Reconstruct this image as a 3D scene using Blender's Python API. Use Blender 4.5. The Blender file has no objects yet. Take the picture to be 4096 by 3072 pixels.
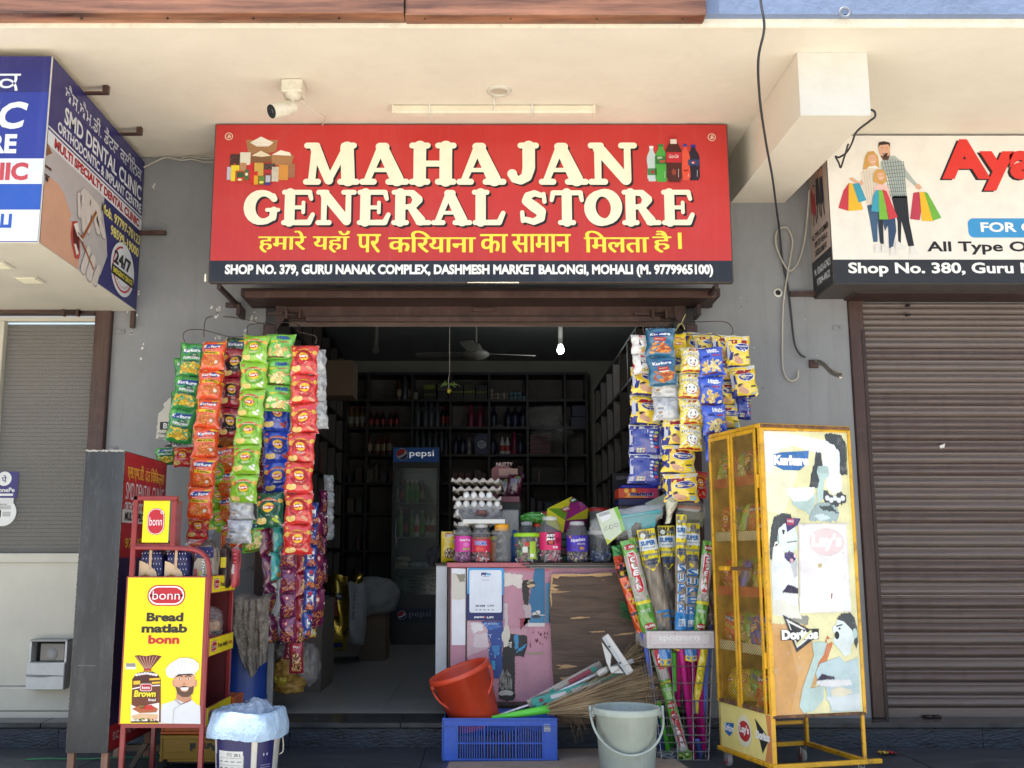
import bpy,math,random
from mathutils import Vector,Matrix,Euler,noise
from mathutils.geometry import delaunay_2d_cdt
random.seed(7)
R=math.radians
sc=bpy.context.scene
C=sc.collection
CAM_H=1.1;PITCH=math.atan(690/4100);FPX=4100.0
cam=bpy.data.cameras.new('camera');co=bpy.data.objects.new('camera',cam);C.objects.link(co)
cam.sensor_fit='HORIZONTAL';cam.sensor_width=36;cam.lens=36*FPX/4096
cam.shift_x=(2048-1945)/4096;cam.clip_start=0.05;cam.clip_end=400
co.location=(0,0,CAM_H);co.rotation_euler=(R(90)+PITCH,0,0);sc.camera=co
SUN_EL=76;SUN_AZ=-58
w=bpy.data.worlds.new('World');sc.world=w;w.use_nodes=True
nt=w.node_tree;bg=nt.nodes['Background']
sky=nt.nodes.new('ShaderNodeTexSky');sky.sky_type='NISHITA';sky.sun_disc=False
sky.sun_elevation=R(SUN_EL);sky.sun_rotation=R(180-SUN_AZ);sky.air_density=1.2;sky.dust_density=2.0
nt.links.new(sky.outputs[0],bg.inputs[0]);bg.inputs[1].default_value=0.13
sl=bpy.data.lights.new('sun','SUN');sl.energy=4.6;sl.angle=R(0.5);sl.color=(1,.95,.87)
so=bpy.data.objects.new('sun',sl);C.objects.link(so)
sd=Vector((math.sin(R(SUN_AZ))*math.cos(R(SUN_EL)),-math.cos(R(SUN_AZ))*math.cos(R(SUN_EL)),math.sin(R(SUN_EL))))
so.rotation_euler=sd.to_track_quat('Z','Y').to_euler();so.location=(0,-5,12)
sc.view_settings.view_transform='Standard';sc.view_settings.look='None'
sc.view_settings.exposure=1.19;sc.view_settings.gamma=1
sc.cycles.max_bounces=8;sc.cycles.diffuse_bounces=5;sc.cycles.transparent_max_bounces=12
_c,_s=math.cos(PITCH),math.sin(PITCH)
def W(u,v,Y):
 "world point that stands at depth Y on the sight line measured at photo pixel (u, v)"
 a=(u-1945)/FPX;b=(1536-v)/FPX;t=Y/(_c-b*_s)
 return Vector((a*t,Y,CAM_H+(_s+b*_c)*t))
KD=4096/2212
def D(u,v,Y):return W(u*KD,v*KD,Y)
MATS={}
def M(name,col=(.5,.5,.5),r=.5,metal=0,var=.06,scale=6,bump=0,bscale=40,spec=.5,emit=None,alpha=1,trans=0,
      dirt=0,dirtcol=(.12,.1,.08),stretch=(1,1,1),coat=0,ior=1.45,streak=0,scol=(.1,.1,.09),sst=(5,5,.35)):
 if name in MATS:return MATS[name]
 m=bpy.data.materials.new(name);m.use_nodes=True;MATS[name]=m
 t=m.node_tree;N=t.nodes;L=t.links;b=N['Principled BSDF']
 b.inputs['Roughness'].default_value=r;b.inputs['Metallic'].default_value=metal
 b.inputs['Specular IOR Level'].default_value=spec;b.inputs['Alpha'].default_value=alpha
 b.inputs['Transmission Weight'].default_value=trans;b.inputs['Coat Weight'].default_value=coat
 b.inputs['IOR'].default_value=ior
 m.diffuse_color=(*col,1)
 tc=N.new('ShaderNodeTexCoord');mp=N.new('ShaderNodeMapping');mp.inputs['Scale'].default_value=stretch
 L.new(tc.outputs['Object'],mp.inputs[0])
 out=None
 if var or dirt:
  nz=N.new('ShaderNodeTexNoise');nz.inputs['Scale'].default_value=scale;nz.inputs['Detail'].default_value=6
  nz.inputs['Roughness'].default_value=.62;L.new(mp.outputs[0],nz.inputs[0])
  rp=N.new('ShaderNodeValToRGB');rp.color_ramp.elements[0].position=.3;rp.color_ramp.elements[1].position=.72
  rp.color_ramp.elements[0].color=(*[max(0,c*(1-var*1.6)) for c in col],1)
  rp.color_ramp.elements[1].color=(*[min(1,c*(1+var)) for c in col],1)
  L.new(nz.outputs[0],rp.inputs[0]);out=rp.outputs[0]
  if dirt:
   n2=N.new('ShaderNodeTexNoise');n2.inputs['Scale'].default_value=scale*2.3;n2.inputs['Detail'].default_value=9
   n2.inputs['Roughness'].default_value=.75;n2.inputs['Distortion'].default_value=.6;L.new(mp.outputs[0],n2.inputs[0])
   r2=N.new('ShaderNodeValToRGB');r2.color_ramp.elements[0].position=.52;r2.color_ramp.elements[1].position=.74
   r2.color_ramp.elements[0].color=(0,0,0,1);r2.color_ramp.elements[1].color=(dirt,dirt,dirt,1)
   L.new(n2.outputs[0],r2.inputs[0])
   mx=N.new('ShaderNodeMixRGB');L.new(r2.outputs[0],mx.inputs[0]);L.new(out,mx.inputs[1])
   mx.inputs[2].default_value=(*dirtcol,1);out=mx.outputs[0]
  if streak:
   m4=N.new('ShaderNodeMapping');m4.inputs['Scale'].default_value=sst;L.new(tc.outputs['Object'],m4.inputs[0])
   n4=N.new('ShaderNodeTexNoise');n4.inputs['Scale'].default_value=2.2;n4.inputs['Detail'].default_value=8;n4.inputs['Roughness'].default_value=.7;L.new(m4.outputs[0],n4.inputs[0])
   r4=N.new('ShaderNodeValToRGB');r4.color_ramp.elements[0].position=.5;r4.color_ramp.elements[1].position=.78
   r4.color_ramp.elements[0].color=(0,0,0,1);r4.color_ramp.elements[1].color=(streak,streak,streak,1);L.new(n4.outputs[0],r4.inputs[0])
   m5=N.new('ShaderNodeMixRGB');L.new(r4.outputs[0],m5.inputs[0]);L.new(out,m5.inputs[1]);m5.inputs[2].default_value=(*scol,1);out=m5.outputs[0]
  rr=N.new('ShaderNodeMapRange');rr.inputs[3].default_value=max(.03,r-.1);rr.inputs[4].default_value=min(1,r+.12)
  L.new(nz.outputs[0],rr.inputs[0]);L.new(rr.outputs[0],b.inputs['Roughness'])
  L.new(out,b.inputs['Base Color'])
 else:b.inputs['Base Color'].default_value=(*col,1)
 if bump:
  n3=N.new('ShaderNodeTexNoise');n3.inputs['Scale'].default_value=bscale;n3.inputs['Detail'].default_value=5
  L.new(mp.outputs[0],n3.inputs[0]);bp=N.new('ShaderNodeBump');bp.inputs['Strength'].default_value=bump
  bp.inputs['Distance'].default_value=.01;L.new(n3.outputs[0],bp.inputs['Height']);L.new(bp.outputs[0],b.inputs['Normal'])
 if emit:
  b.inputs['Emission Color'].default_value=(*emit[0],1);b.inputs['Emission Strength'].default_value=emit[1]
 return m
def ink(h,r=.42):
 "printed colour from an sRGB hex string"
 n='print_'+h+('' if r==.42 else '_%d'%(r*100))
 if n in MATS:return MATS[n]
 c=[int(h[i:i+2],16)/255 for i in (0,2,4)];c=[(x/12.92 if x<=.04045 else ((x+.055)/1.055)**2.4) for x in c]
 return M(n,[x*.88 for x in c],r=r,var=.05,scale=9)
def ident():return Matrix.Identity(4)
class MB:
 def __init__(s):s.v=[];s.f=[];s.m=[];s.sm=[];s.mats=[];s.X=None
 def mi(s,m):
  if m not in s.mats:s.mats.append(m)
  return s.mats.index(m)
 def add(s,vs,fs,m,smooth=False):
  o=len(s.v);k=s.mi(m)
  s.v+=[tuple(s.X@Vector(p)) if s.X else tuple(p) for p in vs]
  for f in fs:s.f.append(tuple(i+o for i in f));s.m.append(k);s.sm.append(smooth)
  return s
 def box(s,x0,x1,y0,y1,z0,z1,m,c=0.0):
  if x1<x0:x0,x1=x1,x0
  if y1<y0:y0,y1=y1,y0
  if z1<z0:z0,z1=z1,z0
  if c<=0:
   vs=[(x,y,z) for z in (z0,z1) for y in (y0,y1) for x in (x0,x1)]
   return s.add(vs,[(0,2,3,1),(4,5,7,6),(0,1,5,4),(2,6,7,3),(0,4,6,2),(1,3,7,5)],m)
  c=min(c,(x1-x0)*.45,(y1-y0)*.45,(z1-z0)*.45);vs=[];ix={}
  for sx in (0,1):
   for sy in (0,1):
    for sz in (0,1):
     p=[(x0,x1)[sx],(y0,y1)[sy],(z0,z1)[sz]];q=[(c,-c)[sx],(c,-c)[sy],(c,-c)[sz]]
     for a in range(3):
      t=[p[i]+(0 if i==a else q[i]) for i in range(3)];ix[(sx,sy,sz,a)]=len(vs);vs.append(t)
  fs=[]
  for a in range(3):
   b1,b2=[i for i in range(3) if i!=a]
   for sa in (0,1):
    f=[]
    for (u,v) in ((0,0),(1,0),(1,1),(0,1)):
     k=[0]*3;k[a]=sa;k[b1]=u;k[b2]=v;f.append(ix[(*k,a)])
    fs.append(f)
   for u in (0,1):
    for v in (0,1):
     k0=[0]*3;k1=[0]*3;k0[b1]=k1[b1]=u;k0[b2]=k1[b2]=v;k1[a]=1
     fs.append([ix[(*k0,b1)],ix[(*k0,b2)],ix[(*k1,b2)],ix[(*k1,b1)]])
  for sx in (0,1):
   for sy in (0,1):
    for sz in (0,1):fs.append([ix[(sx,sy,sz,a)] for a in range(3)])
  return s.add(vs,fs,m)
 def quad(s,a,b,c,d,m):return s.add([a,b,c,d],[(0,1,2,3)],m)
 def tube(s,path,r,m,n=8,caps=True,smooth=True):
  P=[Vector(p) for p in path];rs=r if isinstance(r,(list,tuple)) else [r]*len(P)
  if len(P)<2:return s
  up=None;vs=[]
  for i,p in enumerate(P):
   t=(P[min(i+1,len(P)-1)]-P[max(i-1,0)])
   if t.length<1e-9:t=Vector((0,0,1))
   t.normalize()
   if up is None:up=Vector((0,0,1)) if abs(t.z)<.9 else Vector((1,0,0))
   x=t.cross(up)
   if x.length<1e-6:x=t.orthogonal()
   x.normalize();up=x.cross(t).normalized()
   for k in range(n):
    a=2*math.pi*k/n+math.pi/n;vs.append(p+(x*math.cos(a)+up*math.sin(a))*rs[i])
  fs=[(i*n+k,i*n+(k+1)%n,(i+1)*n+(k+1)%n,(i+1)*n+k) for i in range(len(P)-1) for k in range(n)]
  s.add(vs,fs,m,smooth)
  if caps:
   o=len(s.v)-len(vs);k=s.mi(m)
   for st in (0,(len(P)-1)*n):s.f.append(tuple(o+st+i for i in range(n)));s.m.append(k);s.sm.append(False)
  return s
 def lathe(s,prof,m,c=(0,0,0),n=24,sx=1,sy=1,fl=None,smooth=True):
  vs=[]
  for j,(r,z) in enumerate(prof):
   for k in range(n):
    a=2*math.pi*k/n;q=r*(1 if fl is None else fl(a,z));vs.append((c[0]+q*math.cos(a)*sx,c[1]+q*math.sin(a)*sy,c[2]+z))
  fs=[(i*n+k,i*n+(k+1)%n,(i+1)*n+(k+1)%n,(i+1)*n+k) for i in range(len(prof)-1) for k in range(n)]
  return s.add(vs,fs,m,smooth)
 def grid(s,fn,nu,nv,m,smooth=True,wrap=False):
  vs=[fn(i/nu,j/nv) for j in range(nv+1) for i in range(nu+1)]
  fs=[(j*(nu+1)+i,j*(nu+1)+i+1,(j+1)*(nu+1)+i+1,(j+1)*(nu+1)+i) for j in range(nv) for i in range(nu)]
  return s.add(vs,fs,m,smooth)
 def ext(s,pts,d,m):
  "prism: 3D outline pts pushed along vector d"
  n=len(pts);P=[Vector(p) for p in pts];d=Vector(d)
  return s.add(P+[p+d for p in P],[tuple(range(n)),tuple(range(2*n-1,n-1,-1))]+[(i,(i+1)%n,n+(i+1)%n,n+i) for i in range(n)],m)
 def mesh(s,name,off=(0,0,0)):
  me=bpy.data.meshes.new(name);o=Vector(off)
  me.from_pydata([tuple(Vector(p)-o) for p in s.v],[],s.f)
  for m in s.mats:me.materials.append(m)
  me.polygons.foreach_set('material_index',s.m);me.polygons.foreach_set('use_smooth',s.sm);me.update()
  return me
ORG={}
def thing(name,label,cat,loc=(0,0,0),rot=None,group=None):
 o=bpy.data.objects.new(name,None);C.objects.link(o);o.location=loc;o.empty_display_size=.1
 if rot:o.rotation_euler=rot
 o['label']=label;o['category']=cat
 if group:o['group']=group
 ORG[o.name]=Vector((0,0,0)) if rot is not None else Vector(loc)
 return o
def obj(name,mb,parent=None,label=None,cat=None,group=None,kind=None):
 if parent is not None:off=ORG[parent.name]
 else:
  xs=[p[0] for p in mb.v];ys=[p[1] for p in mb.v];zs=[p[2] for p in mb.v]
  off=Vector(((min(xs)+max(xs))/2,(min(ys)+max(ys))/2,min(zs)))
 o=bpy.data.objects.new(name,mb.mesh(name,off));C.objects.link(o)
 if parent is not None:o.parent=parent
 else:o.location=off
 ORG[o.name]=off
 if label:o['label']=label
 if cat:o['category']=cat
 if group:o['group']=group
 if kind:o['kind']=kind
 return o
def inst(name,mesh,parent=None,loc=(0,0,0),rot=(0,0,0),scale=(1,1,1),label=None,cat=None,group=None):
 o=bpy.data.objects.new(name,mesh);C.objects.link(o)
 l=Vector(loc)
 if parent is not None:o.parent=parent;l=l-ORG[parent.name]
 o.location=l;o.rotation_euler=rot;o.scale=scale;ORG[o.name]=Vector((0,0,0))
 if label:o['label']=label
 if cat:o['category']=cat
 if group:o['group']=group
 return o
_tc={}
def text_geo(s,bold=0.0,sp=1.0):
 k=(s,bold,sp)
 if k in _tc:return _tc[k]
 cu=bpy.data.curves.new('lettering','FONT');cu.body=s;cu.offset=bold;cu.resolution_u=3;cu.space_character=sp
 ob=bpy.data.objects.new('lettering',cu);me=ob.to_mesh()
 vs=[(v.co.x,v.co.y) for v in me.vertices];fs=[tuple(p.vertices) for p in me.polygons]
 ob.to_mesh_clear();bpy.data.objects.remove(ob);bpy.data.curves.remove(cu)
 if not vs:vs=[(0,0),(1,1)]
 x0=min(p[0] for p in vs);x1=max(p[0] for p in vs);y0=min(p[1] for p in vs);y1=max(p[1] for p in vs)
 _tc[k]=([((a-x0)/(x1-x0+1e-9),(b-y0)/(y1-y0+1e-9)) for a,b in vs],fs,(x1-x0)/(y1-y0+1e-9));return _tc[k]
def ccw(p):
 p=[tuple(q)[:2] for q in p]
 return list(p) if sum(a[0]*b[1]-b[0]*a[1] for a,b in zip(p,p[1:]+p[:1]))>0 else list(p)[::-1]
class Pr:
 "draws flat print on a surface given by fn(a, b, lift)"
 def __init__(s,mb,fn,lift=.0006):s.mb=mb;s.fn=fn;s.l=lift
 def raw(s,vs,fs,m,l=1):s.mb.add([s.fn(a,b,l*s.l) for a,b in vs],fs,m);return s
 def poly(s,pts,m,l=1):
  pts=ccw(pts)
  if len(pts)<=4:return s.raw(pts,[tuple(range(len(pts)))],m,l)
  r=delaunay_2d_cdt([Vector(p) for p in pts],[],[list(range(len(pts)))],1,1e-6)
  return s.raw([tuple(p) for p in r[0]],[tuple(f) for f,o in zip(r[2],r[5]) if o],m,l)
 def union(s,polys,m,l=1,dx=0,dy=0):
  vs=[];fs=[]
  for p in map(ccw,polys):fs.append(list(range(len(vs),len(vs)+len(p))));vs+=[Vector((q[0],q[1])) for q in p]
  r=delaunay_2d_cdt(vs,[],fs,1,1e-6)
  return s.raw([(p[0]+dx,p[1]+dy) for p in r[0]],[tuple(f) for f,o in zip(r[2],r[5]) if o],m,l)
 def rect(s,x,y,w,h,m,l=1,nx=1,ny=1):
  vs=[(x+w*i/nx,y+h*j/ny) for j in range(ny+1) for i in range(nx+1)]
  return s.raw(vs,[(j*(nx+1)+i,j*(nx+1)+i+1,(j+1)*(nx+1)+i+1,(j+1)*(nx+1)+i) for j in range(ny) for i in range(nx)],m,l)
 def ell(s,cx,cy,rx,ry,m,l=1,n=20,rot=0,rings=1):
  vs=[(cx,cy)];ca,sa=math.cos(rot),math.sin(rot)
  for j in range(1,rings+1):
   for k in range(n):
    a=2*math.pi*k/n;x=rx*math.cos(a)*j/rings;y=ry*math.sin(a)*j/rings;vs.append((cx+x*ca-y*sa,cy+x*sa+y*ca))
  fs=[(0,1+k,1+(k+1)%n) for k in range(n)]
  for j in range(1,rings):
   o=1+(j-1)*n;fs+=[(o+k,o+(k+1)%n,o+n+(k+1)%n,o+n+k) for k in range(n)]
  return s.raw(vs,fs,m,l)
 def rr(s,x,y,w,h,r,m,l=1,n=5):
  p=[]
  for (cx,cy,a0) in ((x+w-r,y+h-r,0),(x+r,y+h-r,90),(x+r,y+r,180),(x+w-r,y+r,270)):
   p+=[(cx+r*math.cos(R(a0+90*i/n)),cy+r*math.sin(R(a0+90*i/n))) for i in range(n+1)]
  c=(x+w/2,y+h/2);return s.raw([c]+p,[(0,1+i,1+(i+1)%len(p)) for i in range(len(p))],m,l)
 def line(s,pts,w,m,l=1):
  for (x0,y0),(x1,y1) in zip(pts,pts[1:]):
   d=math.hypot(x1-x0,y1-y0)+1e-9;nx=-(y1-y0)/d*w/2;ny=(x1-x0)/d*w/2
   s.raw([(x0+nx,y0+ny),(x0-nx,y0-ny),(x1-nx,y1-ny),(x1+nx,y1+ny)],[(0,1,2,3)],m,l)
  return s
 def text(s,t,cx,cy,h,m,l=1,w=None,bold=.02,rot=0,shear=0,sp=1.0,arc=0):
  if any(ord(ch)>0x900 for ch in t) and bold>0:
   d=bold*h*.9
   for k,q in enumerate((-d,0,d)):s.text(t,cx+q,cy,h,m,l+k*.25,(w-2*d if w else None),0,rot,shear,sp,arc)
   return s
  vs,fs,asp=text_geo(t,bold,sp);w=w if w else asp*h;ca,sa=math.cos(rot),math.sin(rot);o=[]
  for a,b in vs:
   x=(a-.5)*w+shear*(b-.5)*h;y=(b-.5)*h+arc*h*(1-4*(a-.5)**2);o.append((cx+x*ca-y*sa,cy+x*sa+y*ca))
  return s.raw(o,fs,m,l)
def plane(o,ux,uz):
 "print frame: origin o, a runs along unit ux, b along unit uz, lifted along ux x uz"
 o=Vector(o);ux=Vector(ux).normalized();uz=Vector(uz).normalized();n=ux.cross(uz).normalized()
 return lambda a,b,l:o+ux*a+uz*b+n*l
def wob(pts,k,seed=0):
 rnd=random.Random(seed);o=[]
 for (x0,y0),(x1,y1) in zip(pts,pts[1:]+pts[:1]):
  n=max(1,int(math.hypot(x1-x0,y1-y0)/(k*2.5)))
  for i in range(n):o.append((x0+(x1-x0)*i/n+rnd.uniform(-k,k),y0+(y1-y0)*i/n+rnd.uniform(-k,k)))
 return o
def spline(pts,n=6):
 P=[Vector(p) for p in pts];P=[P[0]*2-P[1]]+P+[P[-1]*2-P[-2]];o=[]
 for i in range(1,len(P)-2):
  for k in range(n):
   t=k/n;a,b,c_,d=P[i-1],P[i],P[i+1],P[i+2]
   o.append(.5*((2*b)+(c_-a)*t+(2*a-5*b+4*c_-d)*t*t+(3*b-a-3*c_+d)*t**3))
 o.append(P[-2]);return o
ORD=('first','second','third','fourth','fifth','sixth','seventh','eighth','ninth','tenth','eleventh','twelfth','thirteenth')
def rots(rx=0,ry=0,rz=0):return Euler((R(rx),R(ry),R(rz))).to_matrix().to_4x4()
# ================================================================ setting
YW=6.4
m_soffit=M('cream_plaster',(.66,.605,.50),r=.85,var=.04,scale=1.6,bump=.4,bscale=9,dirt=.22,dirtcol=(.52,.44,.33),streak=.25,scol=(.6,.5,.38),sst=(.5,2,2))
m_beam=M('white_plaster',(.62,.60,.545),r=.85,var=.05,scale=3,bump=1.0,bscale=7,dirt=.25,dirtcol=(.5,.47,.4))
m_wall=M('grey_wall_paint',(.235,.237,.24),r=.8,var=.10,scale=1.3,bump=.5,bscale=11,dirt=.35,dirtcol=(.19,.19,.185),streak=.45,scol=(.15,.145,.135))
m_blue=M('blue_wall_paint',(.17,.225,.35),r=.85,var=.08,scale=2,bump=.6,bscale=22,dirt=.2,dirtcol=(.13,.17,.27))
m_slate=M('dark_slate',(.050,.056,.068),r=.42,var=.35,scale=3.5,bump=.35,bscale=30,dirt=.4,dirtcol=(.075,.08,.088),stretch=(1,2.6,1))
m_granite=M('blue_black_granite',(.022,.029,.044),r=.3,var=.4,scale=9,bump=.5,bscale=45,dirt=.4,dirtcol=(.05,.058,.075),stretch=(1,1,2.2))
m_step=M('polished_granite',(.045,.047,.052),r=.22,var=.3,scale=6,dirt=.3,dirtcol=(.07,.07,.07))
m_floor=M('grey_floor_tile',(.38,.37,.345),r=.3,var=.12,scale=2.5,dirt=.35,dirtcol=(.14,.13,.12))
m_road=M('sunlit_concrete',(.60,.565,.50),r=.9,var=.12,scale=.8,bump=.3)
m_brown=M('brown_steel_paint',(.058,.026,.019),r=.45,var=.2,scale=5,bump=.15,bscale=20,streak=.5,scol=(.13,.09,.07),dirt=.35,dirtcol=(.12,.085,.065))
m_brownd=M('dark_brown_steel',(.035,.017,.013),r=.5,var=.25,scale=6,dirt=.3,dirtcol=(.09,.06,.045))
m_woodp=M('glossy_wood_laminate',(.25,.11,.06),r=.3,var=.7,scale=2.2,stretch=(.55,4,9),dirt=.55,dirtcol=(.07,.022,.012),coat=.3)
m_dark=M('near_black',(.012,.012,.013),r=.8)  # plain near-black for dark parts; also stands in for shade inside holes and slots
mb=MB();mb.quad((-60,-60,-.3),(60,-60,-.3),(60,60,-.3),(-60,60,-.3),m_road)
obj('road',mb,kind='structure')
mb=MB();mb.box(-9,9,4.97,6.2,-.28,-.012,m_dark);pav=obj('pavement',mb,kind='structure')
mb=MB();mb.box(-9,9,4.80,4.966,-.3,.0,M('kerb_concrete',(.3,.29,.26),r=.9));obj('kerb',mb,kind='structure')
tw,td=.9,.62
mt=MB();mt.box(-tw/2+.002,tw/2-.002,-td/2+.002,td/2-.002,-.012,0,m_slate,c=.002);mtm=mt.mesh('tile')
for j in range(2):
 for i in range(-6,7):
  inst('tile',mtm,pav,(i*tw+.33*(j%2)+.1,5.93-j*td,random.uniform(-.001,0)),(0,0,random.choice((0,math.pi))))
FZ=.143
mb=MB();mb.box(-9,9,6.27,13.5,-.2,FZ-.03,m_dark);obj('plinth',mb,kind='structure')
mb=MB()
for i in range(-6,7):
 a=i*1.35+.2;mb.box(a+.001,a+1.349,6.245,6.269,-.1,FZ-.034,m_granite,c=.001)
riser=obj('step_riser',mb,kind='structure')
mb=MB()
for i in range(-4,5):
 a=i*2.1-.5;mb.box(a+.001,a+2.099,6.225,6.60,FZ-.03,FZ,m_step,c=.004)
obj('step_tread',mb,kind='structure')
sf=MB();sf.box(-1.86,1.76,6.604,12.9,FZ-.028,FZ-.008,M('grout',(.1,.1,.1)));sfo=obj('shop_floor',sf,kind='structure')
mt=MB();mt.box(-.299,.299,-.299,.299,-.007,0,m_floor,c=.001);mtm=mt.mesh('tile')
for i in range(6):
 for j in range(10):inst('tile',mtm,sfo,(-1.55+i*.6,6.91+j*.6,FZ),(0,0,random.choice((0,1,2))*math.pi/2))
xl0,xl1=-2.385,-1.412
xr0,xr1=1.336,2.314
HZ=2.72
SZ=3.69
mb=MB()
mb.box(xl0,xl1,YW,6.75,-.1,HZ,m_wall);mb.box(xr0,xr1,YW,6.75,-.1,HZ,m_wall)
mb.box(-9,9,YW,6.75,HZ,SZ+.3,m_wall)
wall=obj('front_wall',mb,label='grey painted wall piers and header around the shop openings',cat='wall')
rnd=random.Random(3);mb=MB();pr=Pr(mb,plane((0,YW,0),(1,0,0),(0,0,1)),.001);chip=M('bare_plaster',(.62,.6,.56),r=.9)
for (cx,cy,n,sp) in ((560,672,9,14),(640,690,10,16),(618,715,4,8),(700,640,5,30),(745,700,4,12),(560,730,4,6),(300,640,4,20),(285,667,6,12),(290,700,5,6),(285,720,4,3),(690,800,3,15),(400,760,3,30),(330,400,4,10),(650,480,3,30)):
 for _ in range(n):
  p=D((cx if cx<400 else cx*.0+cx-90)+rnd.gauss(0,sp*.5),cy+rnd.gauss(0,sp*.5),YW)
  if xl0+.03<p.x<xl1-.05:pr.poly([(p.x+rnd.uniform(.002,.012)*math.cos(a*1.2),p.z+rnd.uniform(.002,.016)*math.sin(a*1.2)) for a in range(5)],chip)
for _ in range(14):
 p=D(1560+rnd.random()*220,640+rnd.random()*240,YW)
 pr.poly([(p.x+rnd.uniform(.001,.006)*math.cos(a*1.2),p.z+rnd.uniform(.001,.006)*math.sin(a*1.2)) for a in range(5)],rnd.choice((chip,m_dark)))
obj('paint_chips',mb,wall)
mb=MB();mb.box(-9,9,4.72,7.2,SZ,SZ+.25,m_soffit);obj('balcony_soffit',mb,kind='structure')
mb=MB();mb.box(-9,9,4.705,4.72,SZ-.006,SZ+.035,M('cream_edge',(.8,.74,.6),r=.8,dirt=.4,dirtcol=(.3,.22,.14),scale=9));obj('soffit_edge',mb,kind='structure')
pw=D(1524,40,4.64);pj=D(873,40,4.6)
mb=MB();mb.box(pw.x+.004,9,4.66,4.704,SZ+.035,6.2,m_blue)
bw=obj('upper_wall',mb,label='rough blue painted upper wall above the soffit',cat='wall')
mb=MB();hp=D(1825,27,4.66);mb.lathe([(.018,-.02),(.018,.004),(.030,.004),(.031,0)],M('pipe_rim',(.2,.22,.26)),n=16)
mb.lathe([(0,-.012),(.018,-.012)],m_dark,n=16)
o=inst('drain_hole',mb.mesh('drain_hole'),bw,(hp.x,4.659,hp.z),(R(90),0,0))
fa=thing('wood_fascia','glossy brown wood laminate fascia boards above the store sign','fascia',(0,4.5,SZ))
for (x0,x1,dy) in ((-9,pj.x-.002,0),(pj.x+.002,pw.x,.012)):
 mb=MB();mb.box(x0,x1,4.60+dy,4.704,SZ+.01-dy*.4,6.2,m_woodp,c=.004);obj('board',mb,fa)
mb=MB()
for x in [-2.4+i*.42 for i in range(9)]:mb.tube([(x,4.65,SZ+.012),(x,4.65,SZ+.004)],.006,m_dark,8)
obj('screw',mb,fa,kind='stuff')
mb=MB()
f0=W(3190,228,4.98);f1=W(3478,228,4.98)
zt=SZ-.001;zb0=W(3205,462,4.98).z
b0=W(2924,811,6.395);zb1=b0.z;x0,x1=f0.x,W(3484,462,4.98).x
bx0,bx1=b0.x,W(3138,811,6.395).x
V=[(x0,4.98,zb0),(x1,4.98,zb0),(x1,4.98,zt),(x0,4.98,zt),(bx0,6.398,zb1),(bx1,6.398,zb1),(bx1,6.398,zt),(bx0,6.398,zt)]
mb.add(V,[(0,1,2,3),(4,7,6,5),(0,4,5,1),(1,5,6,2),(0,3,7,4)],m_soffit)
mb.m[-5]=mb.mi(m_beam)
obj('ceiling_beam',mb,kind='structure')
fr=thing('shutter_frame','dark brown steel frame and rolled-up shutter around the open store front','shutter',(0,6.35,FZ))
mb=MB();mb.box(-1.411,-1.335,6.33,6.42,FZ,2.55,m_brown,c=.004);obj('post',mb,fr)
mb=MB();mb.box(1.262,1.335,6.33,6.42,FZ,2.55,m_brown,c=.004);obj('post',mb,fr)
for s,xa in ((1,-1.335),(-1,1.262)):
 mb=MB();mb.ext([(xa,6.33,2.5),(xa,6.33,2.69),(xa+s*.07,6.33,2.69),(xa+s*.07,6.33,2.60)],(0,.02,0),m_brown);obj('gusset',mb,fr)
hz_=W(1945,1190,6.06).z;mb=MB();mb.box(-1.50,1.43,6.08,6.39,hz_+.012,2.719,m_brownd,c=.004);mb.box(-1.47,1.40,6.06,6.0795,hz_,hz_+.045,m_brown,c=.004)
obj('hood',mb,fr)
mb=MB()
for k in range(4):mb.box(-1.26,1.17,6.36+k*.012,6.40,2.70-.038*(k+1),2.70-.038*k-.004,M('worn_shutter',(.10,.065,.05),r=.5,var=.3,scale=7,dirt=.5,dirtcol=(.2,.17,.14),stretch=(.3,1,8)),c=.008)
obj('rolled_slat',mb,fr)
zb=D(1000,697,6.35).z
mb=MB();mb.box(-1.335,1.262,6.34,6.37,zb+.03,zb+.115,m_brown,c=.003);mb.box(-1.14,1.10,6.315,6.339,zb,zb+.034,m_brown,c=.003)
obj('bottom_rail',mb,fr)
mb=MB();c_=D(1045,670,6.33);mb.box(c_.x-.07,c_.x+.07,6.315,6.339,c_.z-.012,c_.z+.014,m_brown,c=.003);obj('handle',mb,fr)
for u in (635,1425):
 mb=MB();p=D(u,680,6.33)
 mb.tube([(p.x-.045,6.325,p.z),(p.x+.045,6.325,p.z)],.013,m_brownd,8)
 for d in (-.045,.04):mb.box(p.x+d-.008,p.x+d+.008,6.305,6.339,p.z-.03,p.z+.03,m_brown,c=.004)
 mb.box(p.x-.16,p.x-.07,6.315,6.329,p.z-.004,p.z+.014,m_brown)
 obj('lock',mb,fr)
mb=MB();mb.box(-1.85,-1.412,6.76,6.80,FZ,2.7,m_dark);obj('jamb',mb,fr);mb=MB()
mb.box(1.336,1.76,6.76,6.80,FZ,2.7,m_dark);obj('jamb',mb,fr)
rs=thing('roller_shutter','closed ribbed brown roller shutter of the neighbouring shop on the right','shutter',(3.4,6.45,FZ))
m_slat=M('brown_slat',(.165,.128,.112),r=.42,metal=0,var=.22,scale=3,bump=.1,bscale=12,dirt=.55,dirtcol=(.07,.035,.028),stretch=(.25,1,12),coat=.08)
SX0,SX1=2.41,5.2
pitch=.0745;z=D(1900,632,6.47).z;zend=W(3600,2830,6.47).z
n=int((z-zend)/pitch)+1;pitch=(z-zend)/n
prof=[(.0,.0),(.014,-.005),(.018,-.014),(.004,-.021),(-.002,-.027),(.018,-.034),(.024,-.045),(.022,-.058),(.008,-.068),(-.003,-.0745)]
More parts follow.
